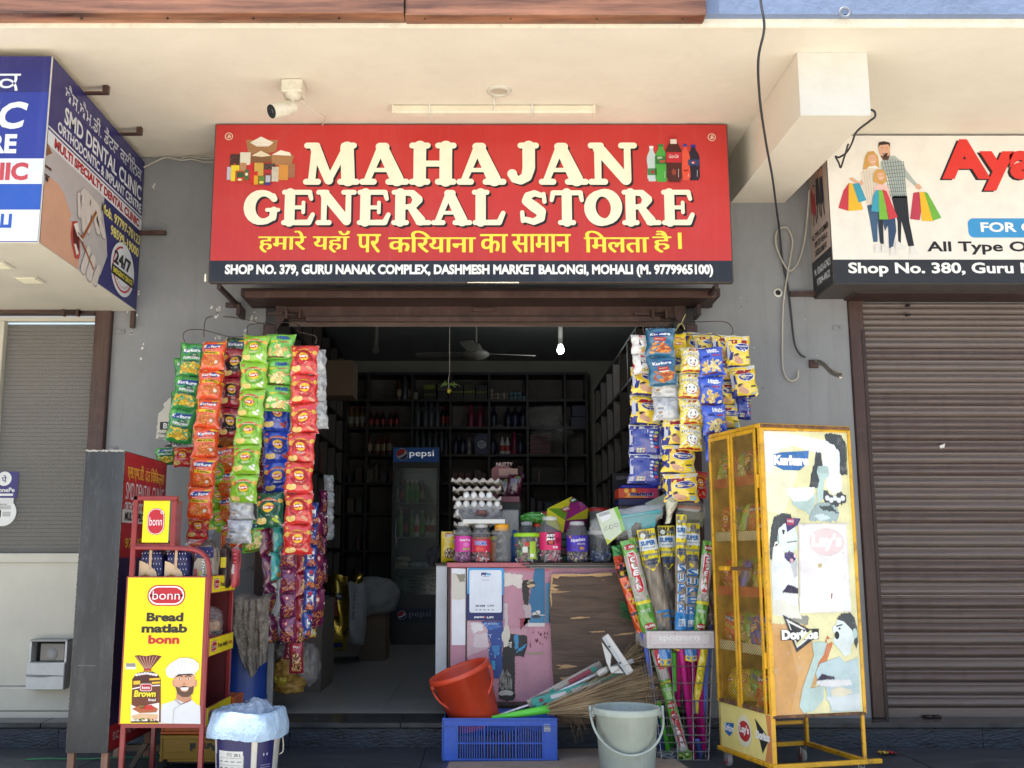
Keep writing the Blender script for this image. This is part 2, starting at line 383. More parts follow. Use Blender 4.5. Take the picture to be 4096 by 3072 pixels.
prof=[(y,q*pitch/.0745) for y,q in prof]
mb=MB();vs=[(x,-y,q) for x in (0,SX1-SX0) for y,q in prof];k=len(prof)
mb.add(vs,[(i,i+k,i+k+1,i+1) for i in range(k-1)],m_slat,True);slm=mb.mesh('slat')
mb=MB();mb.add(vs,[(i,i+k,i+k+1,i+1) for i in range(k-1)],M('worn_dark_slat',(.135,.096,.084),r=.4,var=.3,scale=3,dirt=.6,dirtcol=(.22,.17,.14),stretch=(.2,1,14),streak=.5,scol=(.05,.025,.02)),True);slm2=mb.mesh('slat')
for i in range(n):inst('slat',slm2 if random.random()<(i/n)*1.1-.15 else slm,rs,(SX0,6.47+random.uniform(-.002,.002),z-i*pitch),(R(random.uniform(-1.5,1.5)),0,R(random.uniform(-.03,.03))))
mb=MB();mb.box(SX0,SX1,6.44,6.5,zend-.11,zend+.0,m_slat,c=.008);mb.box(SX0,SX1,6.425,6.44,zend-.135,zend-.11,m_brown)
obj('bottom_rail',mb,rs)
mb=MB()
for q in (.25,.30):mb.lathe([(.012,0),(.03,.0),(.03,.012),(.012,.012)],m_brownd,(SX0+q,6.42,zend-.05),n=10)
obj('handle',mb,rs)
mb=MB();mb.box(xr1+.003,SX0-.0,6.385,6.50,FZ,HZ-.0,m_brown,c=.006);mb.box(SX0-.02,SX0+.0,6.38,6.40,FZ,HZ-.2,m_brownd);obj('post',mb,rs)
mb=MB();mb.box(xr1-.02,SX1,6.2,6.44,z+.0,HZ-.002,m_brownd,c=.008);obj('hood',mb,rs)
mb=MB()
for v_ in (720,727):
 p=D(1960,660+(v_-720)*3,6.44);mb.box(p.x-.01,p.x+.012,6.42,6.45,p.z-.006,p.z+.006,m_dark)
obj('lock',mb,rs)
p=W(3768,1784,6.44);mb=MB();pr=Pr(mb,plane((0,6.437,0),(1,0,0),(0,0,1)),.001);pr.poly([(p.x-.02,p.z),(p.x+.02,p.z+.016),(p.x+.012,p.z-.01),(p.x-.012,p.z-.016)],chip)
obj('paper_scrap',mb,rs)
cl=thing('clinic_glazing','cream aluminium glazed clinic front with brown blinds behind the glass','shop front',(-3.2,6.4,FZ))
m_cream=M('cream_aluminium',(.54,.51,.425),r=.5,var=.06,scale=3,dirt=.12,dirtcol=(.35,.32,.26))
zt_,zm,zs=W(200,1288,6.45).z,W(200,2213,6.45).z,W(200,2250,6.45).z
cx0,cx1=W(20,1400,6.45).x,-2.49
mb=MB();mb.box(-4.6,cx1,6.42,6.47,zt_,zt_+.03,m_cream,c=.002);mb.box(-4.6,cx1,6.41,6.47,zs,zm,m_cream,c=.004)
mb.box(cx0-.07,cx0,6.415,6.47,zm,zt_,m_cream,c=.003);obj('glazing_frame',mb,cl)
mb=MB();mb.box(-4.6,cx1,6.43,6.46,.33,zs-.004,m_cream);mb.box(-4.6,cx1,6.405,6.46,FZ+.04,.322,m_cream,c=.006);mb.box(-4.6,cx1,6.415,6.46,FZ,FZ+.036,m_cream)
obj('lower_panel',mb,cl)
m_blind=M('brown_blind',(.088,.068,.048),r=.8,var=.15,scale=4,stretch=(.3,1,5))
nb=58;hb=(zt_-zm)/nb;mb=MB();mb.box(-4.6,cx1,0,.006,-hb+.0045,0,m_blind);bm_=mb.mesh('blind_slat')
for i in range(nb):inst('blind_slat',bm_,cl,(0,6.52,zt_-i*hb),(R(-9),0,0))
mb=MB();mb.box(-4.6,cx1,6.60,6.61,zm,zt_,m_dark);obj('blind_backing',mb,cl)
m_glass=M('dusty_glass',(.5,.5,.48),r=.12,var=0,alpha=.13,spec=.25)
mb=MB();mb.box(cx0-.01,cx1,6.448,6.453,zm,zt_,m_glass);obj('pane',mb,cl);mb=MB();mb.box(-4.6,cx0-.06,6.448,6.453,zm,zt_,m_glass);obj('pane',mb,cl)
mb=MB();mb.box(cx1,xl0-.002,6.36,6.50,FZ,HZ-.03,m_brown,c=.006);obj('post',mb,cl)
mb=MB();zz=W(200,1216,6.4).z;mb.box(-4.6,cx1,6.36,6.42,zt_+.03,HZ-.003,m_brownd,c=.006);mb.box(-4.6,W(262,1280,6.36).x,6.335,6.359,zt_+.033,zt_+.062,m_brown)
p=W(290,1248,6.35);mb.tube([(p.x-.05,6.34,p.z),(p.x+.05,6.34,p.z)],.014,m_brownd,8)
for d in (-.05,.04):mb.box(p.x+d-.01,p.x+d+.01,6.32,6.359,p.z-.03,p.z+.03,m_brown,c=.004)
obj('lintel',mb,cl)
bx=thing('junction_box','open white box fixture with torn lower flap on the clinic panel','box',D(105,1490,6.4))
a,b=D(62,1488,6.36),D(150,1385,6.36);m_wh=M('off_white_plastic',(.6,.6,.57),r=.5,dirt=.2)
mb=MB();mb.box(a.x,b.x,6.31,6.40,a.z,a.z+(b.z-a.z)*.56,m_wh,c=.004)
h=b.z-a.z;mb.box(a.x,a.x+.012,6.33,6.429,a.z+h*.56,b.z,m_wh);mb.box(b.x-.012,b.x,6.33,6.429,a.z+h*.56,b.z,m_wh);mb.box(a.x,b.x,6.33,6.429,b.z,b.z+.012,M('box_lid',(.3,.3,.28)))
mb.box(a.x+.012,b.x-.012,6.41,6.428,a.z+h*.56,b.z,m_dark);mb.ext([(a.x,6.309,a.z+h*.28),(a.x+.1,6.309,a.z+h*.26),(b.x-.04,6.309,a.z+h*.3),(b.x,6.309,a.z+h*.27),(b.x,6.309,a.z+h*.29),(a.x,6.309,a.z+h*.32)],(0,-.003,0),M('box_seam',(.25,.25,.24)))
obj('casing',mb,bx)
mb=MB();mb.box(a.x+.05,b.x-.03,6.37,6.409,a.z+h*.58,b.z-.015,M('socket_plate',(.25,.22,.19)),c=.003)
mb.X=Matrix.Translation((a.x+.12,6.365,a.z+h*.72))@rots(90);mb.lathe([(.0,.0),(.034,0),(.038,-.01),(.02,-.012)],M('socket_rim',(.3,.29,.27)),n=16);mb.X=None
obj('socket',mb,bx)
m_w=ink('e8e8e4');st=MB();pr=Pr(st,plane((0,6.445,0),(1,0,0),(0,0,1)),.001)
p=D(13,1048,6.445);w_=.1
pr.rr(p.x-.1,p.z-.085,.175,.17,.008,ink('3d3474'));pr.rect(p.x-.1,p.z-.12,.155,.04,ink('dcdcd8'),2);pr.ell(p.x-.012,p.z+.04,.045,.045,m_w,3);pr.text('पे',p.x-.012,p.z+.04,.045,ink('3d3474'),4,bold=.03)
pr.text('PhonePe',p.x-.012,p.z-.03,.028,m_w,3,w=.14);pr.rect(p.x-.07,p.z-.067,.12,.014,m_w,3)
obj('sticker',st,label='purple PhonePe sticker on the clinic glass beside the brown post'.replace('PhonePe ','payment '),cat='sticker')
st=MB();pr=Pr(st,plane((0,6.445,0),(1,0,0),(0,0,1)),.001);p=D(6,1107,6.445)
pr.ell(p.x,p.z,.085,.085,m_w,1,28);pr.text('pine labs',p.x,p.z+.05,.012,ink('444444'),2);pr.rect(p.x-.04,p.z-.03,.03,.045,ink('222222'),2);pr.rect(p.x,p.z-.025,.05,.03,ink('b9b9b4'),2)
for i in range(3):pr.rect(p.x-.05,p.z+.02+i*.009,.1,.004,ink('777777'),2)
obj('sticker',st,label='round white sticker on the clinic glass below the purple one',cat='sticker')
for k,(u,v) in enumerate(((480,1325),(450,1795),(3350,1312),(992,2268))):
 p=W(u,v,YW-.002);mb=MB();mb.box(p.x-.03,p.x+.03,YW-.008,YW-.001,p.z-.014,p.z+.014,m_wall,c=.002)
 mb.X=Matrix.Translation((p.x+.012,YW-.008,p.z))@rots(90);mb.lathe([(.006,0),(.006,.006),(0,.007)],m_wall,n=8)
 obj('wall_bracket',mb,label=('painted steel tab on the grey wall under the clinic sign','painted steel tab on the grey wall just above the black standing board','painted steel tab beside the right shutter post','painted steel tab low on the wall beside the store post')[k],cat='bracket')
# ================================================================ dim inside of the store
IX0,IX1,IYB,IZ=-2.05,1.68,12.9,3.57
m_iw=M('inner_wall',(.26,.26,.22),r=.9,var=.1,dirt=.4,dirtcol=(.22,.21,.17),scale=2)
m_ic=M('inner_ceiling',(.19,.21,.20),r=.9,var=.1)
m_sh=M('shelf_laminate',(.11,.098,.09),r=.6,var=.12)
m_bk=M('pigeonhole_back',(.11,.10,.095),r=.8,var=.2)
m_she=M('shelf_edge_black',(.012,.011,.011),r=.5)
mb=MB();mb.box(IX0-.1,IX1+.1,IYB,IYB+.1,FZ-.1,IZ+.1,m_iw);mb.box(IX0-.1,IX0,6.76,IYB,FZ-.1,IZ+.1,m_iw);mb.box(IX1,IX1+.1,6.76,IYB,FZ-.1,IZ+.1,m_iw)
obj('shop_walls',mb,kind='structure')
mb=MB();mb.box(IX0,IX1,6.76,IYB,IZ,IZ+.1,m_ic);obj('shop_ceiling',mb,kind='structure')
xs=[W(1250+q/1.6385,1600,12.5).x for q in (222,360,655,905,1158,1408,1655,1795)]
zs_=[W(1945,1250+q/1.6385,12.5).z for q in (410,585,765,945,1130,1330)]+[1.15,.75,.35]
bsh=thing('back_shelving','dark pigeonhole shelving covering the back wall of the store','shelving',(-.2,12.6,FZ))
mb=MB()
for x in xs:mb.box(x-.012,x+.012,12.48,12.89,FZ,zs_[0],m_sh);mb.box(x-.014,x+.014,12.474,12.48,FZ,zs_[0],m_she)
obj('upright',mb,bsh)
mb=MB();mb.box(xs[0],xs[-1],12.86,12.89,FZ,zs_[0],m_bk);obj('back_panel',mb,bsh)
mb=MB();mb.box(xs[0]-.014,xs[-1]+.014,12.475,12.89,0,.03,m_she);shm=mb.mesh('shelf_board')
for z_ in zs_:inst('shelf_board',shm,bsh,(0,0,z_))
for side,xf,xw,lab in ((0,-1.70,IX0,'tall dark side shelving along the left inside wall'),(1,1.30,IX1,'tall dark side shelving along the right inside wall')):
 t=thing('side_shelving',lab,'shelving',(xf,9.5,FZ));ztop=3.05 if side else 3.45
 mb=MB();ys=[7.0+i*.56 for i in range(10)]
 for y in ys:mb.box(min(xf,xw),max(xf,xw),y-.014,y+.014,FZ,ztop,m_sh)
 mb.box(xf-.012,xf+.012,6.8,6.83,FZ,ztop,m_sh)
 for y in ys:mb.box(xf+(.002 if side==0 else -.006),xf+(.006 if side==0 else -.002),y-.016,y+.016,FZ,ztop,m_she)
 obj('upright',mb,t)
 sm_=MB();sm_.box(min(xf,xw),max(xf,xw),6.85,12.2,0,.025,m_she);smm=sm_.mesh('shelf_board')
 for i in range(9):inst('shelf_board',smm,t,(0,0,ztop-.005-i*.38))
p=D(1028,720,10.2);fan=thing('ceiling_fan','three-bladed ceiling fan hanging inside the store','fan',(p.x,10.2,3.0))
m_fan=M('fan_beige',(.19,.185,.165),r=.5)
zc=D(1028,762,10.2).z
mb=MB();mb.tube([(p.x,10.2,IZ),(p.x,10.2,zc)],.014,m_fan);mb.lathe([(.05,0),(.07,.03),(.055,.10),(.02,.12)],m_fan,(p.x,10.2,IZ-.12),14);obj('downrod',mb,fan)
mb=MB();mb.lathe([(0,-.06),(.05,-.055),(.11,-.03),(.14,0),(.13,.02),(.07,.05),(.04,.11),(.0,.12)],m_fan,(p.x,10.2,zc-.02),20);obj('motor',mb,fan)
for a in (12,172,262):
 mb=MB();mb.X=Matrix.Translation((p.x,10.2,zc-.01))@rots(0,0,a)@rots(10);mb.ext([(.1,-.02,0),(.2,-.055,0),(.6,-.07,0),(.63,0,0),(.6,.06,0),(.2,.05,0),(.1,.02,0)],(0,0,.006),m_fan)
 obj('blade',mb,fan)
m_bulb=M('lit_bulb',(1,1,1),var=0,emit=((.93,.97,1),9))
for (u,v,Y,lit) in ((1211,757,10.0,1),(812,757,10.0,0)):
 q=D(u,v,Y);t=thing('light_bulb','glowing white bulb on the ceiling inside the store' if lit else 'unlit bulb on the ceiling near the left shelving','bulb',(q.x,Y,q.z))
 mb=MB();mb.lathe([(.06,IZ-q.z),(.06,IZ-q.z-.02),(.022,IZ-q.z-.03),(.022,.06),(.0,.06)],m_fan,(q.x,Y,q.z),14);obj('holder',mb,t)
 mb=MB();mb.lathe([(0,-.035),(.02,-.03),(.033,-.012),(.035,.01),(.028,.03),(.02,.055)],m_bulb if lit else m_glass,(q.x,Y,q.z),14);obj('globe',mb,t)
 if lit:
  L_=bpy.data.lights.new('bulb_light','POINT');L_.energy=5;L_.shadow_soft_size=.035;L_.color=(.93,.97,1)
  lo=bpy.data.objects.new('bulb_light',L_);C.objects.link(lo);lo.location=(q.x,Y,q.z-.07)
q=D(970,843,7.6);t=thing('lemon_charm','string with green chillies and a lemon hanging inside the doorway','charm',tuple(q))
mb=MB();mb.tube([(q.x-.0,7.6,3.0),(q.x+.004,7.6,q.z+.12),(q.x-.006,7.6,q.z+.08),(q.x,7.6,q.z)],.0018,m_wh,5);obj('string',mb,t)
mb=MB();mb.lathe([(0,-.02),(.012,-.016),(.018,0),(.012,.015),(0,.02)],M('lemon',(.4,.36,.03),r=.4),(q.x,7.6,q.z-.005),12);obj('lemon',mb,t)
mg_=M('chilli_green',(.10,.17,.03),r=.4)
for i,(dx,dz) in enumerate(((-.06,.045),(.06,.05),(-.07,.03),(.09,.035),(-.05,.06),(.05,.028))):
 mb=MB();mb.tube([(q.x,7.6,q.z+.045),(q.x+dx*.6,7.6,q.z+dz+.01),(q.x+dx,7.6,q.z+dz-.01)],[.004,.006,.001],mg_,6);obj('chilli',mb,t)
fa_,fb_=D(848,1000,11.6),D(948,968,11.6);X0,X1=D(846,1150,11.6).x,D(948,1150,11.6).x
zT,zH0,zG0,zG1,zB=D(900,965,11.6).z,D(900,998,11.6).z,D(900,1015,11.6).z,D(900,1285,11.6).z,FZ
fg=thing('drinks_fridge','tall glass-door drinks fridge with blue lit header at the back of the store','fridge',((X0+X1)/2,11.9,FZ))
m_fb=M('fridge_black',(.014,.015,.017),r=.35)
mb=MB();mb.box(X0,X1,12.25,12.3,zB,zT,m_fb);mb.box(X0,X0+.03,11.62,12.25,zB,zT,m_fb);mb.box(X1-.03,X1,11.62,12.25,zB,zT,m_fb);mb.box(X0+.03,X1-.03,11.62,12.25,zG0+.02,zT,m_fb);mb.box(X0+.03,X1-.03,11.62,12.25,zB,zG1,m_fb)
obj('cabinet',mb,fg)
m_ph=M('fridge_header_blue',(.01,.04,.16),var=.1,emit=((.01,.06,.2),.07))
mb=MB();mb.box(X0+.005,X1-.005,11.60,11.619,zH0,zT-.01,m_ph,c=.002);obj('header',mb,fg)
def globe(pr,cx,cy,r,l=2):
 pr.ell(cx,cy,r*1.08,r*1.08,ink('d8d8dc'),l,24);pr.ell(cx,cy,r,r,ink('16306e'),l+1,24)
 up=[(cx+r*math.cos(R(a)),cy+r*math.sin(R(a))) for a in range(25,206,12)]
 pr.poly(up+[(cx-r*.3,cy-.05*r),(cx+r*.25,cy+.05*r)],ink('c02030'),l+2)
 mid=[(cx+r*.93*math.cos(R(a)),cy+r*.93*math.sin(R(a))) for a in range(10,60,12)]
 pr.poly([(cx-r*.93,cy-r*.35),(cx-r*.2,cy-r*.15),(cx+r*.35,cy+r*.15)]+mid[::-1][:1]+mid[:1]+[(cx+r*.2,cy-r*.4),(cx-r*.5,cy-r*.75)],ink('d8d8dc'),l+3)
mb=MB();pr=Pr(mb,plane((X0,11.60,zH0),(1,0,0),(0,0,1)),.0015);hw=X1-X0;hh=zT-zH0
m_pw=M('lit_white_print',(.75,.75,.75),var=0,emit=((.8,.85,.9),.18))
globe(pr,hw*.2,hh*.5,hh*.36);pr.text('pepsi',hw*.62,hh*.5,hh*.5,m_pw,2,w=hw*.52,bold=.0)
obj('logo',mb,fg)
mb=MB();pr=Pr(mb,plane((X0,11.61,D(900,1345,11.6).z),(1,0,0),(0,0,1)),.0015);pr.rect(hw*.1,0,hw*.8,.16,ink('101c3c'),1);globe(pr,hw*.24,.08,.045,2);pr.text('pepsi',hw*.62,.085,.08,ink('8a93a8'),3,w=hw*.45,bold=0)
obj('lower_logo',mb,fg)
mb=MB();mb.box(X0+.03,X1-.03,11.9,11.905,0,.012,M('wire_shelf',(.3,.32,.33)));mb.box(X0+.03,X1-.03,11.66,12.24,0,.008,M('wire_shelf',(.3,.32,.33)))
shm=mb.mesh('shelf');zsh=[D(900,v,11.7).z for v in (1088,1161,1228)]
for z_ in zsh:inst('shelf',shm,fg,(0,0,z_))
m_fgl=M('fridge_glass',(.5,.55,.55),r=.06,var=0,alpha=.13,spec=.8)
mb=MB();mb.box(X0+.03,X1-.03,11.605,11.612,zG1,zG0+.02,m_fgl);obj('door',mb,fg)
mb=MB();mb.tube([(X0+.045,11.59,zG1+.5),(X0+.045,11.58,zG1+.7),(X0+.045,11.59,zG1+.9)],.01,M('steel_grey',(.3,.3,.3),r=.3,metal=1),8);obj('handle',mb,fg)
_bm={}
def bottle_mesh(kind):
 if kind in _bm:return _bm[kind]
 body,cap,lab,h,r=dict(soda=('5c8c40','c8c8c8','3f8a30',.26,.035),milk=('d2d4d0','b8b8b8','b04040',.22,.033),cola=('1c0f0c','8a1a1a','7c1c1c',.26,.035),
  water=('41464a','3a4454','3a424c',.28,.038),sauce=('2a1210','7a1414','8a2a20',.2,.035),clean=('161c30','12152a','2a3450',.24,.045),pink=('7a1c40','7a1c40','6a2440',.26,.04),
  oil=('6b5434','8a4a2a','8a8a84',.26,.042),white=('8c8c88','5c5c8c','6a6a74',.2,.03),squash=('54281c','2a2420','9a8a70',.26,.036))[kind]
 mb=MB();mb.lathe([(0,0),(r*.9,0),(r,.01),(r,h*.3),(r*.93,h*.4),(r,h*.55),(r*.8,h*.7),(r*.38,h*.84),(r*.36,h*.9)],ink(body,.3),n=14)
 mb.lathe([(r*.42,h*.9),(r*.42,h),(0,h)],ink(cap),n=12);mb.lathe([(r*1.015,h*.2),(r*.99,h*.4),(r*1.015,h*.52)],ink(lab),n=14)
 _bm[kind]=mb.mesh('bottle');return _bm[kind]
def put_bottle(kind,u,v,Y,z,label,group,s=1):
 p=D(u,v,Y);inst('bottle',bottle_mesh(kind),None,(p.x,Y,z),(0,0,random.uniform(0,6)),(s,s,s),label,'bottle',group)
for i,(k,u) in enumerate((('soda',866),('cola',876),('soda',889),('milk',900),('soda',912),('milk',925),('milk',938))):put_bottle(k,u,1150,11.8,zsh[1]+.009,{'soda':'green soda bottle','cola':'dark cola bottle','milk':'white milk drink bottle'}[k]+', %s from the left on the middle fridge shelf'%ORD[i],'bottles in the fridge',1.15)
for i,(k,u) in enumerate((('white',858),('cola',868),('soda',880),('soda',890),('soda',900),('squash',912))):put_bottle(k,u,1080,11.8,zsh[0]+.009,{'soda':'green soda bottle on the top fridge shelf, %s from the left'%ORD[i],'cola':'dark cola bottle on the top fridge shelf','white':'small white bottle on the top fridge shelf','squash':'brown squash bottle on the top fridge shelf'}[k],'bottles in the fridge')
def pouch_mesh(col,w=.22,h=.035,d=.15,seed=0,var=.006):
 rnd=random.Random(seed);mb=MB();m=ink(col,.25) if isinstance(col,str) else col
 ph=[rnd.uniform(0,6) for _ in range(6)]
 def f(u,v):
  a=2*math.pi*u;b=math.pi*(v-.5);e=lambda q:math.copysign(abs(q)**.6,q)
  n_=math.sin(a*3+ph[0])*math.sin(b*4+ph[1])+.6*math.sin(a*7+ph[2]+b*5)
  return (e(math.cos(a))*e(math.cos(b))*w/2+n_*var*.5,e(math.sin(a))*e(math.cos(b))*d/2+n_*var*.5,h/2+e(math.sin(b))*h/2+n_*var*.5)
 mb.grid(f,20,10,m);return mb.mesh('pouch')
pm=[pouch_mesh(c_,seed=i) for i,c_ in enumerate(('5b6a54','7c7f78','50604e','8a8478'))]
for j in range(6):
 for i in range(3):
  x=X0+.14+i*.2;z_=zG1+.005+j*.036
  inst('milk_pouch',pm[(i+j*2)%4],None,(x,11.82+random.uniform(-.03,.03),z_),(0,R(random.uniform(-6,6)),R(random.uniform(-20,20))),label='%s milk pouch in the bottom of the fridge, %s layer up, %s'%(('grey-green','pale')[(i+j*2)%2],ORD[j],('left','middle','right')[i]),cat='pouch',group='pouches in the fridge')
for i,(u,c_) in enumerate(((868,'b0ab8c'),(872,'a8a284'),(900,'9aa8a4'),(920,'88a0a0'),(935,'a08890'))):
 inst('butter_pack',pouch_mesh(c_,.16,.06,.12,20+i,.012),None,(D(u,1200,11.8).x,11.8,zsh[2]+.01+(i==1)*.06),label=('cream tub on the lower fridge shelf','cream tub stacked on the other tub in the fridge','grey-green packet on the lower fridge shelf','teal packet on the lower fridge shelf','pinkish packet at the right end of the lower fridge shelf')[i],cat='packet',group='packs on the lower fridge shelf')
def back(px):return W(1250+px/1.6385,1600,12.55).x
rows=zs_
for kind,px,row,lab in [('squash',565,1,'squat brown bottle left of the tall one on the top back shelf'),('water',603,1,'tall clear bottle on the top back shelf'),('squash',632,1,'squat brown bottle right of the tall one on the top back shelf')]+[('oil',q,2,'white and tan oil bottle, %s from the left end of the back shelves'%ORD[i]) for i,q in enumerate((250,290,328))]+[('sauce',q,2,'dark red-labelled sauce bottle, %s from the left of its row'%ORD[i]) for i,q in enumerate((380,420,460,510,550))]+[('water',q,2,'tall clear bottle, %s of the four under the black cartons'%ORD[i]) for i,q in enumerate((690,740,778,818))]+[('cola',q,2,'dark narrow bottle, %s right of the clear bottles'%ORD[i]) for i,q in enumerate((855,885))]+[('pink',1038,2,'red cleaner bottle on the second back shelf'),('pink',1098,2,'pink cleaner bottle on the second back shelf'),('clean',1188,2,'small blue bottle beside the pink ones')]+[('clean',q,2,'dark blue cleaner bottle, %s of three on the second back shelf'%ORD[i]) for i,q in enumerate((1283,1328,1378))]+[('squash',q,3,'dark bottle, %s of the four on the shelf left of the fridge top'%ORD[i]) for i,q in enumerate((378,428,468,508))]+[('water',q,3,'clear soft drink bottle, %s from the left above the fridge'%ORD[i]) for i,q in enumerate((685,725,765,805,845,880))]+[('clean',q,3,'blue spray bottle, %s of the pair left of the detergent pouch'%ORD[i]) for i,q in enumerate((938,985))]+[('white',1027,3,'small white bottle on the third back shelf'),('clean',1182,3,'dark bottle right of the detergent pouch')]+[('milk',q,3,'white bottle, %s of the pair right of the detergent pouch'%ORD[i]) for i,q in enumerate((1243,1278))]+[('pink',1322,3,'pink bottle on the third back shelf'),('clean',1360,3,'blue bottle on the third back shelf')]+[('white',q,4,'small jar, %s of three on the fourth back shelf'%ORD[i]) for i,q in enumerate((370,405,435))]:
 s={'water':1.12,'pink':1.1,'clean':1.05}.get(kind,1)
 inst('bottle',bottle_mesh(kind),None,(back(px),12.6+random.uniform(-.03,.03),rows[row]+.031),(0,0,random.uniform(0,6)),(s,s,s),lab,'bottle','bottles on the back shelves')
def cbox(name,px0,px1,row,h,col,lab,Y=12.55,d=.2,grp='boxes on the back shelves',zoff=0,pat=None):
 x0,x1=back(px0),back(px1);mb=MB();mb.box(x0,x1,Y,Y+d,rows[row]+.031+zoff,rows[row]+.031+zoff+h,ink(col),c=.004)
 pr=Pr(mb,plane((x0,Y,rows[row]+.031+zoff),(1,0,0),(0,0,1)),.002)
 if pat:
  for i in range(4):
   cx=(x1-x0)*(i+.5)/4;s=min(h,(x1-x0)/4)*.32;pr.line([(cx-s,h/2),(cx,h/2+s),(cx+s,h/2),(cx,h/2-s),(cx-s,h/2)],.008,ink(pat),1)
 obj(name,mb,None,lab,'box',grp)
cbox('carton',725,810,1,.13,'16150f','black patterned carton with lime sleeve, left of the middle uprights',pat='6a7020');cbox('carton',728,800,1,.06,'6e7a18','lime box on top of the left black carton',zoff=.132)
cbox('carton',820,895,1,.11,'1c1a20','black carton directly behind the lemon charm');cbox('carton',822,892,1,.10,'4a4a46','grey striped carton stacked behind the lemon charm',zoff=.112)
cbox('carton',912,990,1,.2,'14140e','black carton with lime diamonds, left of pair',pat='8a9018');cbox('carton',992,1065,1,.2,'2c3010','dark olive carton with lime diamonds',pat='9aa020');cbox('carton',1070,1148,1,.19,'14140e','black carton with lime diamonds, nearest the small boxes',pat='8a9018')
cbox('carton',1190,1250,2,.001+.03,'22201e','flat dark box on the second back shelf')
rnd=random.Random(11)
for i in range(13):cbox('small_box',1168+i%6*20,1185+i%6*20,1,.045,('8a8880','6a5c50')[i%2],'tiny %s carton on the top back shelf, %s from the left in the %s layer'%(('pale','brownish')[i%2],ORD[i%6],('bottom','middle','top')[i//6]),zoff=.047*(i//6),d=.05)
for i in range(7):cbox('small_box',1292+i%4*28,1316+i%4*28,1,.05,'1f5a66','tiny teal carton on the top back shelf, %s in the %s layer'%(ORD[i%4],('lower','upper')[i//4]),zoff=.052*(i//4),d=.05)
cbox('small_box',664,690,1,.1,'7c8078','small pale box at the left of the black cartons')
cbox('nappy_pack',1690,1795,2,.13,'101a3a','blue pack on the far right back shelf, lower one');cbox('nappy_pack',1700,1790,2,.14,'0f1c44','blue pack on the far right back shelf, upper one',zoff=.132)
for i in range(8):cbox('packet',1420+(i%2)*4,1560,3,.03,('4a1418','6a2430')[i%2],'flat red packet, %s from the bottom of the red stack'%ORD[i],zoff=.031*i)
for i in range(6):cbox('packet',918+i%3*42,956+i%3*42,4,.06,('6a3a3c','5a2c34')[i%2],'small pinkish packet above the egg trays, %s in the %s row'%(ORD[i%3],('lower','upper')[i//3]),zoff=.061*(i//3),Y=12.5)
for i in range(4):cbox('packet',1100+i*3,1140,4,.03,'5a3038','flat pinkish packet beside the heap above the eggs, %s from the bottom'%ORD[i],zoff=.031*i)
for i in range(9):cbox('packet',1430,1640,4,.02,('1a1716','26221f')[i%2],'flat dark packet, %s from the bottom of the low right stack'%ORD[i],zoff=.021*i)
p=(back(1110),12.5,rows[3]+.03);mb=MB();mb.ext([(p[0]-.08,12.5,p[2]),(p[0]-.09,12.5,p[2]+.2),(p[0]-.04,12.5,p[2]+.25),(p[0]+.06,12.5,p[2]+.25),(p[0]+.085,12.5,p[2]+.2),(p[0]+.08,12.5,p[2])],(0,.05,0),ink('182858'))
pr=Pr(mb,plane((p[0]-.08,12.5,p[2]),(1,0,0),(0,0,1)),.002);pr.ell(.08,.12,.055,.05,ink('a8b0b8'));pr.text('Surf',.08,.135,.035,ink('203060'),2);pr.text('excel',.08,.1,.022,ink('203060'),2)
obj('detergent_pouch',mb,None,'dark blue detergent pouch on the third back shelf','pouch')
m_cl=M('clear_plastic',(.5,.52,.5),r=.1,var=0,alpha=.12,spec=1)
m_cl2=M('clear_film',(.8,.82,.82),r=.1,var=0,alpha=.3,spec=1)
def blob(name,c_,s,m,lab,cat,seed=0,amp=.14,nu=26,nv=14,group=None,floor=None):
 nu,nv=nu*2,nv*2;mb=MB();so_=seed*7.3
 def f(u,v):
  a=2*math.pi*u;b=math.pi*(v-.5);d_=Vector((math.cos(a)*math.cos(b),math.sin(a)*math.cos(b),math.sin(b)));n_=amp*(noise.noise(d_*1.6+Vector((so_,0,0)))*1.3+.9-2.2*abs(noise.noise(d_*2.6+Vector((0,so_,0))))+.35-.9*abs(noise.noise(d_*6+Vector((0,0,so_)))))
  r=1+n_;z_=c_[2]+s[2]*math.sin(b)*r
  if floor is not None:z_=max(z_,floor)
  return (c_[0]+s[0]*math.cos(a)*math.cos(b)**.7*r,c_[1]+s[1]*math.sin(a)*math.cos(b)**.7*r,z_)
 mb.grid(f,nu,nv,m);return obj(name,mb,None,lab,cat,group)
for i,(u,v,sx,sz_) in enumerate(((1530,690,.2,.12),(1570,780,.18,.1))):blob('clear_bag',(back(u),12.5,W(1250+u/1.6385,1250+v/1.6385,12.5).z),(sx,.1,sz_),m_cl,('crumpled clear plastic bag high on the right back shelf','crumpled clear plastic bag lower on the right back shelf')[i],'bag',i,.3)
p=W(1345,1490,9.6);mb=MB();mb.box(p.x-.13,p.x+.16,9.6,9.95,p.z-.22,p.z+.12,M('old_cardboard',(.17,.12,.08),r=.9));obj('carton',mb,None,'brown carton high on the left side shelving','box')
rnd=random.Random(5)
